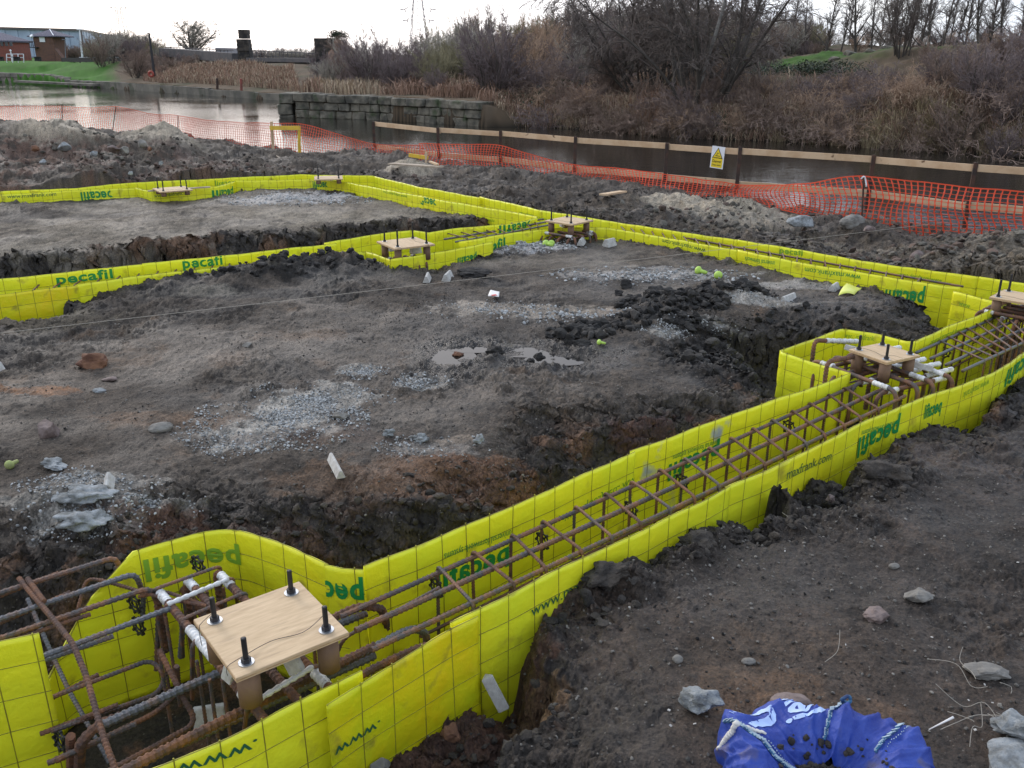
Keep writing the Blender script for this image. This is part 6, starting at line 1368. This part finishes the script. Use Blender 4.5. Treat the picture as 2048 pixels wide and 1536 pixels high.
# lamp column, lamp, railings
def pole(nm, lb, a, b_, r0, r1, m_, cat, extra=None, group=None):
    root = empty(nm, a); tag(root, lb, cat, group); mb = MB(); mb.tube([a-Vector((0, 0, .2)), b_], [r0, r1], 8); mb.build('pole', m_, root)
    if extra: mb = MB(); extra(mb); mb.build('lamp_head', m_, root)
pole('lamp_column', 'tall white lamp column behind the black fence', B(165,117,132), B(159,60,132), .16, .09, M_white, 'lamp post', lambda mb: mb.box(B(159,59,132), (.7,.3,.12)))
pole('lamp_column', 'short white globe lamp rising from the white railing', B(24,120,128), B(21,101,128), .09, .06, M_white, 'lamp post', lambda mb: mb.tube([B(21,103,128), B(21,101,128), B(21,99,128)], [.05,.16,.05], 8))
pole('street_lamp', 'thin dark street lamp right of the brick tower', B(131,119,148), B(130,79,148), .08, .05, M_steelg, 'lamp post', lambda mb: mb.box(B(128,79,148), (.6,.2,.1)))
def railing(nm, lb, us, v0, v1, D0, D1, m_, rails=(0, .5), th=.09, boards=False):
    root = empty(nm, B(us[0], v1, D0)); tag(root, lb, 'railing'); n_ = len(us); T_ = [B(u, v0, D0+(D1-D0)*i/(n_-1)) for i, u in enumerate(us)]; Z_ = [B(u, v1, D0+(D1-D0)*i/(n_-1)) for i, u in enumerate(us)]
    for a, b_ in zip(T_, Z_): mb = MB(); mb.beam(b_-Vector((0, 0, .2)), a, th, th, (0, 1, 0)); mb.build('post', m_, root)
    for t_ in rails: mb = MB(); mb.beam(T_[0].lerp(Z_[0], t_), T_[-1].lerp(Z_[-1], t_), th*.8, th*.8*(3 if boards else 1)); mb.build('rail', m_, root)
railing('lock_railing', 'white pipe railing on the grass at the far left', [13,25,36,47], 108, 122, 127, 127, M_white)
railing('black_fence', 'low black board fence along the top of the green slope', list(range(124, 266, 12)), 116, 122.5, 130, 121, M_dark, (.25, .6, .9), .12, True)
for k, (u, D_) in enumerate(((161,129),(174,128),(188,127),(198,126),(208,125.5),(218,125),(228,124))):
    a = B(u, 122, D_-1); mb = MB(); mb.beam(a, a+Vector((0, 0, .5)), .14, .14, (0, 1, 0)); mb.beam(a+Vector((-.1, 0, .42)), a+Vector((.65, 0, .42)), .12, .12); tag(mb.build('lock_bollard', M_white), 'small white T-shaped lock fitting in the row before the black fence', 'bollard', 'white lock fittings before the black fence')
for k, (u0, u1) in enumerate(((69,78),(27,36),(0,3))):
    a, b_ = B(u0, 122, 126), B(u1, 114, 126); mb = MB(); mb.box(((a.x+b_.x)/2, 126.3, (a.z+b_.z)/2), (b_.x-a.x, .5, b_.z-a.z)); mb.beam(Vector((a.x-.1, 126, b_.z)), Vector((b_.x+.1, 126, b_.z)), .6, .08); tag(mb.build('lock_gear', M_dark), ('black lock gear box beside the brick tower', 'black gear box behind the white railing', 'black gear box at the very left edge')[k], 'lock gear')
# pylons
def pylon(lb, u, vb, vt, D_, wb, wt, arms, hts=None):
    a, b_ = B(u, vb, D_), B(u, vt, D_); root = empty('electricity_pylon', a); tag(root, lb, 'pylon'); mb = MB(); H_ = b_.z-a.z; k = 12
    def w_(t_): return wb+(wt-wb)*min(1, t_*1.25)
    def c_(t_, i): w = w_(t_)/2; x_, y_ = ((-w, -w), (w, -w), (w, w), (-w, w))[i % 4]; return Vector((a.x+x_, a.y+y_, a.z+H_*t_))
    for i in range(4):
        for j in range(k): mb.beam(c_(j/k, i), c_((j+1)/k, i), .16, .16); mb.beam(c_(j/k, i), c_((j+1)/k, i+1), .07, .07); mb.beam(c_((j+1)/k, i), c_(j/k, i+1), .07, .07)
    mb.build('lattice_tower', M_steelg, root)
    for v, wl_ in arms:
        z = B(u, v, D_).z; t_ = (z-a.z)/H_; w = w_(t_)/2; mb = MB()
        for sg_ in (-1, 1):
            e = Vector((a.x+sg_*wl_, a.y, z)); 
            for q in (-1, 1): mb.beam(Vector((a.x+sg_*w, a.y+q*w, z)), e, .12, .12); mb.beam(Vector((a.x+sg_*w, a.y+q*w, z+1.2)), e, .08, .08)
            mb.beam(e, e+Vector((0, 0, .0))+Vector((-.4*sg_, 0, -.9)), .25, .25, (0, 1, 0)); mb.beam(e+Vector((sg_*.1, 0, 0)), e+Vector((sg_*1.4, 0, -.25)), .28, .28)
        mb.build('cross_arm', M_steelg, root)
pylon('tall lattice pylon rising out of the bare trees, centre', 839, 108, -60, 300, 6.0, 1.9, ((18, 4.2), (40, 3.6), (-12, 3.6)))
pylon('faint distant pylon behind the bushes, left of the round tree', 250, 108, 14, 430, 7, 2.2, ((15, 3.2),))
# bridge
br = empty('railway_bridge', B(480, 125, 106)); tag(br, 'dark steel footbridge deck with railings between two black stone piers', 'bridge')
mb = MB(); mb.beam(B(505, 119, 104), B(634, 121, 96), 1.6, .38); mb.beam(B(505, 124, 103.5), B(634, 125, 95.5), .3, .2); mb.build('deck', M_bridge, br)
mb = MB(); mb.beam(B(330, 104, 125), B(478, 116, 107), 1.6, 1.0); mb.build('deck', M_bridge, br)
for (a, b_, k, nm) in ((B(505, 101, 104), B(634, 107, 96), 16, 'railing'), (B(330, 94, 125), B(478, 101, 107), 22, 'railing')):
    mb = MB(); mb.beam(a, b_, .09, .09)
    for i in range(k+1): q = a.lerp(b_, i/k); mb.beam(q-Vector((0, 0, 1.05)), q, .06, .06, (0, 1, 0))
    mb.beam(a-Vector((0, 0, .5)), b_-Vector((0, 0, .5)), .05, .05); mb.build(nm, M_bridge, br)
mb = MB(); mb.beam(B(432, 104, 112.5), B(478, 106, 107), .12, 1.0); mb.build('solid_parapet', M_steelg, br)
def rough_pier(lb, parts, D_, seed=1):
    root = empty('stone_pier', B((parts[0][0]+parts[0][1])/2, parts[0][3], D_)); tag(root, lb, 'pier'); rr = random.Random(seed)
    for u0, u1, v0, v1 in parts:
        mb = MB(); a, b_ = B(u0, v1, D_), B(u1, v0, D_); W_ = b_.x-a.x; H_ = b_.z-a.z; nr = max(1, int(H_/.38))
        for i in range(nr):
            nb = max(1, int(W_/.75)); off = rr.uniform(-.15, .15)
            for j in range(nb):
                x0_, x1_ = a.x+W_*j/nb, a.x+W_*(j+1)/nb; mb.box(((x0_+x1_)/2, D_+W_/2+rr.uniform(-.05, .05), a.z+H_*(i+.5)/nr), (x1_-x0_-.03+rr.uniform(0, .05), max(1.2, W_)+rr.uniform(-.1, .1), H_/nr-.03), rz=rr.uniform(-.02, .02))
        mb.box(((a.x+b_.x)/2, D_+W_/2, (a.z+b_.z)/2), (W_-.1, max(1.1, W_-.1), H_-.02)); mb.build('masonry', M_stonel, root)
    return root
rough_pier('tall black stone pier with a narrower top at the left bridge end', [(477,496,78,126),(478,494,59,77.5)], 104, 1)
ab = rough_pier('broad black stone abutment with rusty slope at the right bridge end', [(631,663,76,128),(663,690,92,132)], 94, 2)
mb = MB(); a, b_, c_ = B(658, 76, 95), B(700, 100, 93), B(700, 135, 92); mb.add([a, b_, c_, B(655, 130, 93), a+Vector((0, 5, 0)), b_+Vector((0, 5, 0)), c_+Vector((0, 5, 0)), B(655, 130, 93)+Vector((0, 5, 0))], [(3, 2, 1, 0), (0, 1, 5, 4), (1, 2, 6, 5), (4, 5, 6, 7), (0, 4, 7, 3)]); mb.build('earth_slope', M_brack, ab)
# leaning timber pole with lifebuoy
r_ = empty('leaning_pole', B(308, 152, 86)); tag(r_, 'dark leaning timber pole with a red lifebuoy at its foot, left bank', 'pole'); mb = MB(); mb.tube([B(309, 152, 86), B(298, 66, 86)], [.13, .09], 8); mb.build('pole', M_dark, r_)
mb = MB(); c_ = B(302, 148, 85.7); mb.tube([c_+Vector((.2*math.cos(a), 0, .2*math.sin(a))) for a in np.linspace(0, 6.2832, 17)], .11, 7); mb.build('lifebuoy', M_red, r_)

# ================================================================== bare trees and scrub
def seg_mesh(segs, n=3):
    Sg = np.array(segs); P0, P1, R0, R1 = Sg[:, :3], Sg[:, 3:6], Sg[:, 6], Sg[:, 7]; d = P1-P0; d /= np.linalg.norm(d, axis=1)[:, None]+1e-9
    ref = np.where(np.abs(d[:, 2:3]) > .9, np.array([[1., 0, 0]]), np.array([[0, 0, 1.]])); u = np.cross(d, ref); u /= np.linalg.norm(u, axis=1)[:, None]; w = np.cross(d, u); V = np.zeros((len(Sg), 2*n, 3))
    for k in range(n):
        a = 2*math.pi*k/n; o_ = u*math.cos(a)+w*math.sin(a); V[:, k] = P0+o_*R0[:, None]; V[:, n+k] = P1+o_*R1[:, None]
    f0 = np.array([[k, (k+1) % n, n+(k+1) % n, n+k] for k in range(n)]); Fc = (f0[None]+(np.arange(len(Sg))*2*n)[:, None, None]).reshape(-1, 4)
    return np_mesh(V.reshape(-1, 3), Fc)
def grow_tree(seed, stems, L0, r0, lv, spread=.5, lean=0.0, rmin=.0015, droop=0.0):
    """lv: per level (segments, children, length ratio, angle, jitter, upward pull, first child at)"""
    rr = random.Random(seed); thick = []; thin = []
    def g(p, d, L, r, l):
        sg_, ch, lr, ang, jit, up, st = lv[l]; n = sg_; q = p
        for i in range(n):
            d = (d+Vector((rr.gauss(0, jit), rr.gauss(0, jit), rr.gauss(0, jit)+up))).normalized(); e = q+d*(L/n); t0, t1 = i/n, (i+1)/n
            ra, rb_ = max(rmin, r*(1-.75*t0)), max(rmin, r*(1-.75*t1)); (thick if l == 0 or (l == 1 and r > r0*.35) else thin).append((*q, *e, ra, rb_))
            if l+1 < len(lv) and t1 >= st:
                k = ch/(n*(1-st)); k = int(k)+(rr.random() < k-int(k))
                for _ in range(k):
                    ax = d.orthogonal().normalized(); ax.rotate(Matrix.Rotation(rr.random()*6.2832, 3, d)); nd = d.copy(); nd.rotate(Matrix.Rotation(ang*rr.uniform(.6, 1.3), 3, ax)); s0 = q.lerp(e, rr.random())
                    g(s0, nd, L*lr*rr.uniform(.6, 1.15)*(1.15-.6*t1), max(rmin, rb_*.6), l+1)
            q = e
    for s_ in range(stems):
        a = 6.2832*s_/max(1, stems)+rr.uniform(-.4, .4); sp_ = spread*rr.uniform(.15, 1) if stems > 1 else 0
        d = Vector((math.cos(a)*sp_+lean, math.sin(a)*sp_, 1)).normalized(); p = Vector((math.cos(a)*.03*stems**.5*rr.random(), math.sin(a)*.03*stems**.5*rr.random(), 0)) if stems > 1 else Vector()
        g(p, d, L0*rr.uniform(.8, 1.1) if stems > 1 else L0, r0*rr.uniform(.6, 1) if stems > 1 else r0, 0)
    return thick, thin
PROTO = {}
def proto(k, mt, mtw, *a, **kw):
    th, tn = grow_tree(*a, **kw); zz = np.percentile([q[5] for q in tn], 99.7); th = [tuple(v/zz for v in q) for q in th]; tn = [tuple(v/zz for v in q[:6])+(q[6], q[7]) for q in tn]; PROTO[k] = (seg_mesh(th, 5), seg_mesh(tn, 3), mt, mtw)
    for me, m in ((PROTO[k][0], mt), (PROTO[k][1], mtw)): me.materials.append(m)
    print('proto', k, len(th), len(tn))
#            segs children ratio angle jitter up first
SH = [(5, 9, .55, .55, .16, .10, .15), (4, 7, .50, .55, .18, .08, .1), (3, 4, .5, .6, .2, .05, .2), (2, 0, 0, 0, .2, .0, 0)]
proto('purple', M_bark, M_tw_purple, 1, 13, .82, .012, SH, spread=.75, rmin=.0019)
proto('purple2', M_bark, M_tw_brown, 2, 12, .85, .012, SH, spread=.6, rmin=.0019)
proto('olive', M_bark, M_tw_olive, 3, 14, .85, .010, SH, spread=.6, rmin=.0018)
proto('grey', M_bark, M_tw_grey, 4, 11, .85, .012, SH, spread=.7, rmin=.0018)
proto('tan', M_bark, M_tw_tan, 5, 13, .85, .010, SH, spread=.7, rmin=.0019)
TT = [(9, 24, .34, .75, .05, .03, .2), (4, 8, .5, .6, .12, .06, .1), (3, 5, .5, .55, .16, .04, .1), (2, 0, 0, 0, .2, .0, 0)]
proto('tall', M_bark, M_tw_dark, 6, 1, 1.0, .016, TT, rmin=.0011)
proto('tall2', M_bark, M_tw_dark, 7, 1, 1.0, .014, [(9, 20, .28, .6, .04, .03, .25)]+TT[1:], rmin=.0011, lean=.05)
RN = [(5, 16, .95, .75, .08, .05, .35), (5, 10, .5, .6, .13, .05, .15), (3, 7, .5, .6, .18, .04, .1), (2, 4, .6, .5, .2, .0, .1), (2, 0, 0, 0, .2, 0, 0)]
proto('round', M_bark, M_tw_grey, 8, 1, .50, .030, RN, rmin=.0018)
BR = [(6, 9, .45, .7, .22, -.10, .1), (4, 6, .5, .7, .25, -.05, .1), (3, 0, 0, 0, .3, 0, 0)]
proto('bramble', M_tw_brown, M_tw_brown, 9, 26, .95, .008, BR, spread=1.7, rmin=.0034)
proto('bramble2', M_tw_purple, M_tw_purple, 10, 26, .95, .008, BR, spread=1.5, rmin=.0032)
proto('bramble3', M_tw_tan, M_tw_tan, 19, 26, .95, .008, BR, spread=1.6, rmin=.0032)
WIL = [(9, 10, .40, .55, .10, .035, .25), (6, 8, .55, .6, .16, -.05, .1), (5, 5, .6, .5, .18, -.14, .1), (3, 0, 0, 0, .15, -.2, 0)]
proto('willow', M_bark, M_tw_wil, 11, 19, .95, .015, WIL, spread=1.05, rmin=.0011)
def plant(kind, lb, cat, group, p, h, rz, sx=1.0, name='bare_tree', lean=(0, 0)):
    root = empty(name, p, rz); root.rotation_euler = (lean[0], lean[1], rz); root.scale = (h*sx, h*sx, h); tag(root, lb, cat, group)
    a, b_, _, _ = PROTO[kind]
    for me, nm in ((a, 'trunk'), (b_, 'crown')): o = bpy.data.objects.new(nm, me); COL.objects.link(o); o.parent = root
    return root
rr = random.Random(77)
def gz(u, D_): x = (u-1024)/F*D_/1.0*1.0; p = Dp(u, 200, D_); return Vector((p[0], D_, fz_(p[0], D_)))
SIL = [(680,100),(700,82),(720,68),(760,60),(800,58),(835,66),(860,42),(900,36),(940,22),(980,16),(1020,22),(1060,18),(1100,8),(1150,-5),(1250,-10),(1350,-20),(1450,-10),(1560,10),(1640,30),(1700,20)]
su, sv = [a for a, b_ in SIL], [b_ for a, b_ in SIL]
def hfor(p, u, vt): return max(.6, Dp(u, vt, p.y)[2]-p.z)
LBL = {'purple':'bare purple-brown shrub in the thicket across the canal','purple2':'bare brown shrub in the thicket across the canal','olive':'bare olive-tinted bush in the thicket across the canal','grey':'bare grey bush in the thicket across the canal','tan':'bare tan-orange bush in the thicket across the canal'}
for row, (D0, D1, st, k0) in enumerate(((53, 59, 30, .80), (61, 69, 26, .92), (71, 82, 26, 1.0))):
    u = 690+row*9
    while u < 1640:
        D_ = rr.uniform(D0, D1); p = gz(u, D_); vt = np.interp(u, su, sv)+rr.uniform(-4, 26)+(38 if row == 0 else 10 if row == 1 else 0); h = hfor(p, u, vt)
        kd = rr.choice(['purple', 'purple', 'purple2', 'grey'] if u < 860 or (930 < u < 1010) else (['olive', 'olive', 'grey', 'purple2'] if 850 < u < 960 else ['tan', 'tan', 'olive', 'purple2'] if 1010 < u < 1110 else ['purple2', 'grey', 'olive', 'purple', 'purple2']))
        plant(kd, LBL[kd], 'shrub', 'bare shrubs in the wood across the canal', p-Vector((0, 0, .1)), h, rr.random()*6.28, rr.uniform(.75, 1.1), 'bare_shrub'); u += st*rr.uniform(.7, 1.3)
# dense low front of the wood
for u, v_, D_, h, kd in ((735,0,54,3.6,'purple'),(790,0,53,2.6,'purple'),(700,0,60,2.4,'purple2'),(985,0,47,4.3,'purple'),(1010,0,48,3.2,'purple2'),(1060,0,48,2.2,'bramble2'),(1110,0,47,2.3,'bramble'),(1160,0,47,2.4,'bramble2'),(1220,0,45,2.6,'purple2'),(650,0,72,3.0,'purple'),(670,0,66,2.2,'purple'),(660,0,60,1.9,'grey'),(870,0,50,1.6,'purple')):
    plant(kd, {'purple':'bushy purple shrub standing forward by the stone quay','purple2':'bushy brown shrub standing forward by the stone quay','bramble2':'purple-brown bramble heap right of the stone quay','bramble':'brown bramble heap right of the stone quay','grey':'thin grey sapling standing left of the stone quay'}[kd], 'shrub', 'shrubs along the quay edge', gz(u, D_)-Vector((0, 0, .05)), h, rr.random()*6, 1.0, 'bare_shrub')
# single trees one can tell apart
for u, D_, vt, kd, sx, lb in ((1152,60,-45,'tall',.9,'tall dark forked tree rising above the thicket, left of the willow'),(1240,62,-60,'tall2',1,'tall slender tree immediately left of the willow'),(1205,70,-30,'tall',1,'slim tree between the forked tree and the willow'),(985,66,2,'tall2',1.1,'slim pointed tree topping the purple thicket in the centre'),(1100,72,-14,'tall',1.1,'slim tree in the tan-orange part of the thicket'),(690,86,62,'purple2',1,'dark bush growing over the bridge abutment')):
    p = gz(u, D_); plant(kd, lb, 'tree', None, p-Vector((0, 0, .1)), hfor(p, u, vt), rr.random()*6, sx, 'bare_tree')
WP = Vector((*Dp(1395, 262, 38.6)[:2], fz_(*Dp(1395, 262, 38.6)[:2])-.2)); plant('willow', 'huge many-stemmed bare willow leaning over the water, centre right', 'tree', None, WP, 7.4, 1.2, 1.08, 'willow_tree')
plant('willow', 'second multi-stemmed willow just behind the huge one', 'tree', None, gz(1300, 44), 6.6, 3.3, .9, 'willow_tree')
plant('willow', 'spreading bare tree on the slope under the green crest', 'tree', None, gz(1790, 44.5)-Vector((0, 0, .2)), 4.2, 4.0, .62, 'bare_tree')
pt = empty('birch_trunk', Dp(1385, 200, 38.4)); tag(pt, 'pale leaning birch trunk crossing in front of the willow', 'tree')
mb = MB(); mb.tube(catmull([tuple(Dp(*q)) for q in ((1372,262,38.4),(1388,205,38.2),(1402,165,38),(1414,120,37.9),(1432,65,37.8),(1452,-5,37.7),(1466,-60,37.7))], .3), [.10*(1-.6*i/30) for i in range(60)][:len(catmull([tuple(Dp(*q)) for q in ((1372,262,38.4),(1388,205,38.2),(1402,165,38),(1414,120,37.9),(1432,65,37.8),(1452,-5,37.7),(1466,-60,37.7))], .3))], 8); mb.build('trunk', M_birch, pt)
for k, (u, D_, vt, lean) in enumerate(((1640,55,-60,.05),(1668,60,-50,.04),(1700,54,-90,.06),(1730,62,-60,.0),(1762,51,-110,.05),(1800,50,-120,.03),(1822,56,-90,.08),(1846,52,-110,.05),(1868,60,-70,.03),(1890,54,-100,.07),(1912,58,-90,.05),(1940,53,-110,.06),(1962,60,-80,.02),(1985,52,-120,.05),(2015,56,-110,.04),(2040,50,-130,.03),(2065,54,-120,.05),(1600,60,-40,.02),(1570,66,-50,.0),(1880,70,-50,0),(1955,72,-50,0),(1745,72,-40,0),(2030,70,-60,0),(1685,75,-30,0))):
    p = gz(u, D_); plant(('tall', 'tall2')[k % 2], 'tall thin leafless tree in the row along the green hilltop' if D_ < 65 else 'tall thin leafless tree behind the row on the green hilltop', 'tree', 'tall bare trees on the hilltop', p-Vector((0, 0, .1)), hfor(p, u, vt), rr.random()*6, 1.1, 'bare_tree', (0, lean))
for k in range(26):
    u = 1560+k*21+rr.uniform(-8, 8); D_ = rr.uniform(62, 80); p = gz(u, D_); plant(('purple2', 'grey', 'purple', 'tan')[k % 4], 'low bare bush filling the gaps between the hilltop tree trunks', 'shrub', 'bushes between the hilltop trees', p, hfor(p, u, rr.uniform(35, 75)), rr.random()*6, 1.3, 'bare_shrub')
# right-hand thicket on the slope
for k in range(150):
    u = rr.uniform(1070, 2120); t_ = rr.random()**1.3; Ds = np.interp(u, [1060, 1180, 1350, 1560, 1750, 1900, 2048, 2120], [42.8, 40.7, 36.7, 35, 32.2, 31.1, 28.9, 28]); D_ = Ds+.3+t_*np.interp(u, [1200, 1500, 1700, 2048], [9, 9, 10, 12]); p = gz(u, D_)
    if 1480 < u < 1930 and t_ > .62: continue
    if 1230 < u < 1330 and t_ > .3 and k < 86: continue
    big = u > 1880; kd = rr.choice(['bramble', 'bramble2', 'bramble3', 'bramble', 'purple2'] if not big else ['bramble2', 'purple', 'purple2', 'bramble'])
    h = rr.uniform(.8, 1.5) if not big else rr.uniform(1.3, 2.6)
    plant(kd, ('tangled leafless scrub bush on the right bank slope' if not big else 'tall dark tangled bush at the right end of the bank'), 'scrub bush', 'scrub bushes on the right bank', p-Vector((0, 0, .12)), h, rr.random()*6, rr.uniform(.9, 1.3), 'scrub_bush')
# left skyline: bushes and round tree
p = gz(393, 140); plant('round', 'round-crowned bare tree on the left skyline', 'tree', None, p, hfor(p, 393, 36), .6, 1.75, 'bare_tree')
for k in range(34):
    u = 205+k*4.6+rr.uniform(-4, 4); D_ = rr.uniform(115, 150); vt = np.interp(u, [200, 225, 250, 300, 330, 370], [84, 62, 58, 62, 84, 108])+rr.uniform(-3, 16); p = gz(u, D_)
    plant(('olive', 'purple', 'purple2', 'grey')[k % 4], 'bare bush in the clump behind the green slope', 'shrub', 'bushes behind the green slope', p, hfor(p, u, vt), rr.random()*6, 1.1, 'bare_shrub')
for k in range(16):
    u = 128+k*5.5; D_ = rr.uniform(155, 185); p = gz(u, D_); plant(('tan', 'purple2', 'purple')[k % 3], 'low bush between the brick tower and the warehouse', 'shrub', 'bushes before the warehouse', p, hfor(p, u, rr.uniform(84, 100)), rr.random()*6, 1.3, 'bare_shrub')
for k in range(30):
    u = 500+k*7+rr.uniform(-3, 3); D_ = rr.uniform(150, 210); p = gz(u, D_); plant(('purple', 'grey')[k % 2], 'distant bush seen through the bridge railings', 'shrub', 'distant bushes behind the bridge', p, hfor(p, u, rr.uniform(90, 104)), rr.random()*6, 1.4, 'bare_shrub')
for k in range(12):
    u = 325+k*14; D_ = rr.uniform(112, 125); p = gz(u, D_); plant(('purple2', 'purple')[k % 2], 'low bush under the left bridge span', 'shrub', 'bushes under the left span', p, hfor(p, u, rr.uniform(104, 116)), rr.random()*6, 1.4, 'bare_shrub')
for k in range(14):
    u = 280+k*9+rr.uniform(-3, 3); D_ = rr.uniform(92, 110); p = gz(u, D_); plant('purple2', 'scrubby bush at the right end of the green slope', 'shrub', 'scrub beside the green slope', p, rr.uniform(1.0, 2.4)*(1.4 if u < 330 else .7), rr.random()*6, 1.2, 'bare_shrub')
# evergreen tuft and ivy: leaves
def leaf_mass(name, lb, cat, c, rx, ry, rz_, n, m, s_=.12, kind=None, ground=False, seed=0):
    rg = np.random.default_rng(seed); P = rg.normal(0, 1, (n, 3)); P /= np.linalg.norm(P, axis=1)[:, None]; P *= (rg.random(n)**.4)[:, None]*(1+.35*np.sin(P[:, :1]*5+P[:, 1:2]*7)); P = P*np.array((rx, ry, rz_))+np.array(c)
    if ground: P[:, 2] = fheights(P[:, 0], P[:, 1])[0]+rg.random(n)**2*rz_
    a = rg.random((n, 3))*6.28; u = np.stack([np.cos(a[:, 0]), np.sin(a[:, 0]), .7*np.sin(a[:, 1])], 1)*s_; w = np.stack([-np.sin(a[:, 0])*np.cos(a[:, 2]), np.cos(a[:, 0])*np.cos(a[:, 2]), np.sin(a[:, 2])], 1)*s_*.6
    V = np.stack([P-u*.5, P+w*.5, P+u*.5, P-w*.5], 1).reshape(-1, 3); return tag(link_mesh(name, np_mesh(V, np.arange(4*n).reshape(-1, 4)), m, None, False), lb, cat, None, kind)
c_ = B(675, 70, 93); leaf_mass('evergreen_bush', 'small dark evergreen bush on top of the bridge abutment', 'bush', c_, .85, .7, .42, 1500, M_ivy, .14, seed=1)
for k, (u, D_, rx, rz_) in enumerate(((1120,46,2.6,.7),(1060,45.5,1.6,.5),(1180,47,2.2,.8),(1560,44,1.8,.4),(1200,52,2.5,1.0),(1640,43,2.2,.5),(1500,46,2.0,.5))):
    p = gz(u, D_); leaf_mass('ivy_patch', 'dark green ivy and bramble leaves on the bank', None, (p.x, p.y, p.z+.2), rx, 1.6, rz_, 2600, M_ivy, .10, 'stuff', True, 20+k)
# undergrowth and reeds: countless blades
def blades(name, lb, n, region, hmin, hmax, m, w_=.02, seed=0, bend=.5, dens=None):
    rg = np.random.default_rng(seed); u = rg.uniform(region[0], region[1], n); t_ = rg.random(n)
    Ds = np.interp(u, [200, 321, 588, 600, 760, 955, 1060, 1180, 1350, 1560, 1750, 1900, 2048, 2130], [103, 89, 71, 51, 49, 44.5, 42.8, 40.7, 36.7, 35.1, 32.3, 31.2, 29, 28]); D_ = Ds+region[2]+t_*(region[3]-region[2]); x = (u-1024)/F*D_*1.0/(cp-(150-768)/F*sp)*1.0; y = D_
    x = (u-1024)/F/(cp-(180-768)/F*sp)*D_
    if dens is not None: k = rg.random(n) < dens(x, y); x, y = x[k], y[k]; n = len(x)
    h0, d = fheights(x, y); k = (d > .05) & (h0 > -1.4); x, y, h0 = x[k], y[k], h0[k]; n = len(x)
    a = rg.random(n)*6.28; L = rg.uniform(hmin, hmax, n)*(.7+.8*vn(x*.7, y*.7, 3)); bx, by = np.cos(a)*L*bend*rg.random(n), np.sin(a)*L*bend*rg.random(n); ww = w_*rg.uniform(.6, 1.3, n)
    P0 = np.stack([x, y, h0-.05], 1); P1 = np.stack([x+bx*.4, y+by*.4, h0+L*.65], 1); P2 = np.stack([x+bx, y+by, h0+L*(1-.4*rg.random(n)*bend)], 1); s_ = np.stack([np.cos(a+1.57), np.sin(a+1.57)*.3, 0*a], 1)*ww[:, None]
    V = np.stack([P0-s_, P0+s_, P1+s_*.7, P1-s_*.7, P2+s_*.2, P2-s_*.2], 1).reshape(-1, 3); i = np.arange(n)*6; Fc = np.concatenate([np.stack([i, i+1, i+2, i+3], 1), np.stack([i+3, i+2, i+4, i+5], 1)])
    return tag(link_mesh(name, np_mesh(V, Fc), m, None, False), lb, None, None, 'stuff')
cn = lambda f, s, t=-.05: (lambda x, y: sst(t, t+.2, fbm(x, y, f, 3, s))*(1-(sst(7.5, 9.5, y-(35-.9*(x-10)*.6)))*(x > 10)*(x < 30)))
cl = lambda f, s, t=-.05: (lambda x, y: sst(t, t+.2, fbm(x, y, f, 3, s)))
blades('undergrowth', 'rough brown undergrowth covering the far banks', 20000, (590, 2130, .1, 16), .25, .8, M_brack, .016, 1, 1.7, cn(.3, 7, -.2))
blades('rough_grass', 'long dead tan grass over the far banks', 16000, (590, 2130, .1, 14), .25, .75, M_grassd, .014, 2, 1.6, cn(.35, 8, -.05))
blades('tall_weeds', 'tall dead weeds on the rough bank above the concrete wall', 13000, (300, 640, .3, 17), .3, .75, M_brack, .035, 3, .5)
blades('tall_weeds', 'pale dry stalks on the rough bank above the concrete wall', 12000, (330, 760, .2, 18), .3, .7, M_grassd, .03, 4, .5)
blades('short_weeds', 'short dead weeds along the top of the concrete canal wall', 14000, (300, 600, .5, 9), .15, .45, M_grassd, .03, 6, .9)
blades('short_weeds', 'short brown weeds along the top of the concrete canal wall', 12000, (290, 600, .5, 12), .15, .5, M_brack, .03, 7, .9)
blades('dead_bracken', 'rust-coloured dead bracken right of the stone quay', 9000, (790, 1330, .2, 9), .25, .8, M_brack, .03, 5, 1.2, cl(.4, 9, -.15))
blades('bank_grass', 'dead grass and bramble stems hanging over the water edge', 9000, (990, 2130, -.1, 2.4), .2, .55, M_grassd, .013, 11, 2.0)
blades('bank_grass', 'brown tangled stems along the water edge', 11000, (960, 2130, -.1, 3.0), .2, .55, M_brack, .013, 12, 2.0)
for k, (u, n, hh) in enumerate(((1690,600,.8),(1755,900,1.0),(1860,1100,1.0),(1905,1400,1.1),(1935,1200,1.1),(2000,700,.8),(2035,1100,1.0),(1560,400,.6),(1800,300,.7),(1640,300,.6))):
    o = blades('reed_clump', ('pale dead reed clump at the waterline, '+('below the first hilltop trees','middle of the right bank','left of the largest reeds','largest one at the right','right half of the largest stand','small one near the right edge','at the right edge of the view','small tuft by the willow','thin tuft between larger clumps','thin tuft right of the willow')[k]), n, (u-17, u+17, -.1, .9), .3*hh, .62*hh, M_reed, .010, 30+k, 1.5); o['category'] = 'reeds'; del o['kind']
for k, (u, v, D_, sz, lb) in enumerate(((1545,270,37,.9,'big angular grey stone slab at the willow waterline'),(1700,115,48.5,1.1,'grey boulder on the crest below the hilltop trees, left'),(1740,118,48,1.0,'mossy boulder in the middle of the crest row'),(1800,112,47.5,1.2,'largest boulder on the crest, behind the spreading tree'),(1835,106,47.5,.8,'small boulder at the right end of the crest row'),(1670,122,47,.8,'low boulder at the left end of the crest row'),(1770,122,47,.8,'flat boulder just right of the mossy one'))):
    p = Vector(Dp(u, v, D_)); stone('boulder', lb, (0, 0), (sz, sz*.7, sz*.5), M_stone, 'boulder', seed=90+k, rough=.12, rz=k, cuts=6, sub=3, raised=Vector((p.x, p.y, max(fz_(p.x, p.y)-.05, -1.35))))
# marginal stones and litter at the waterline
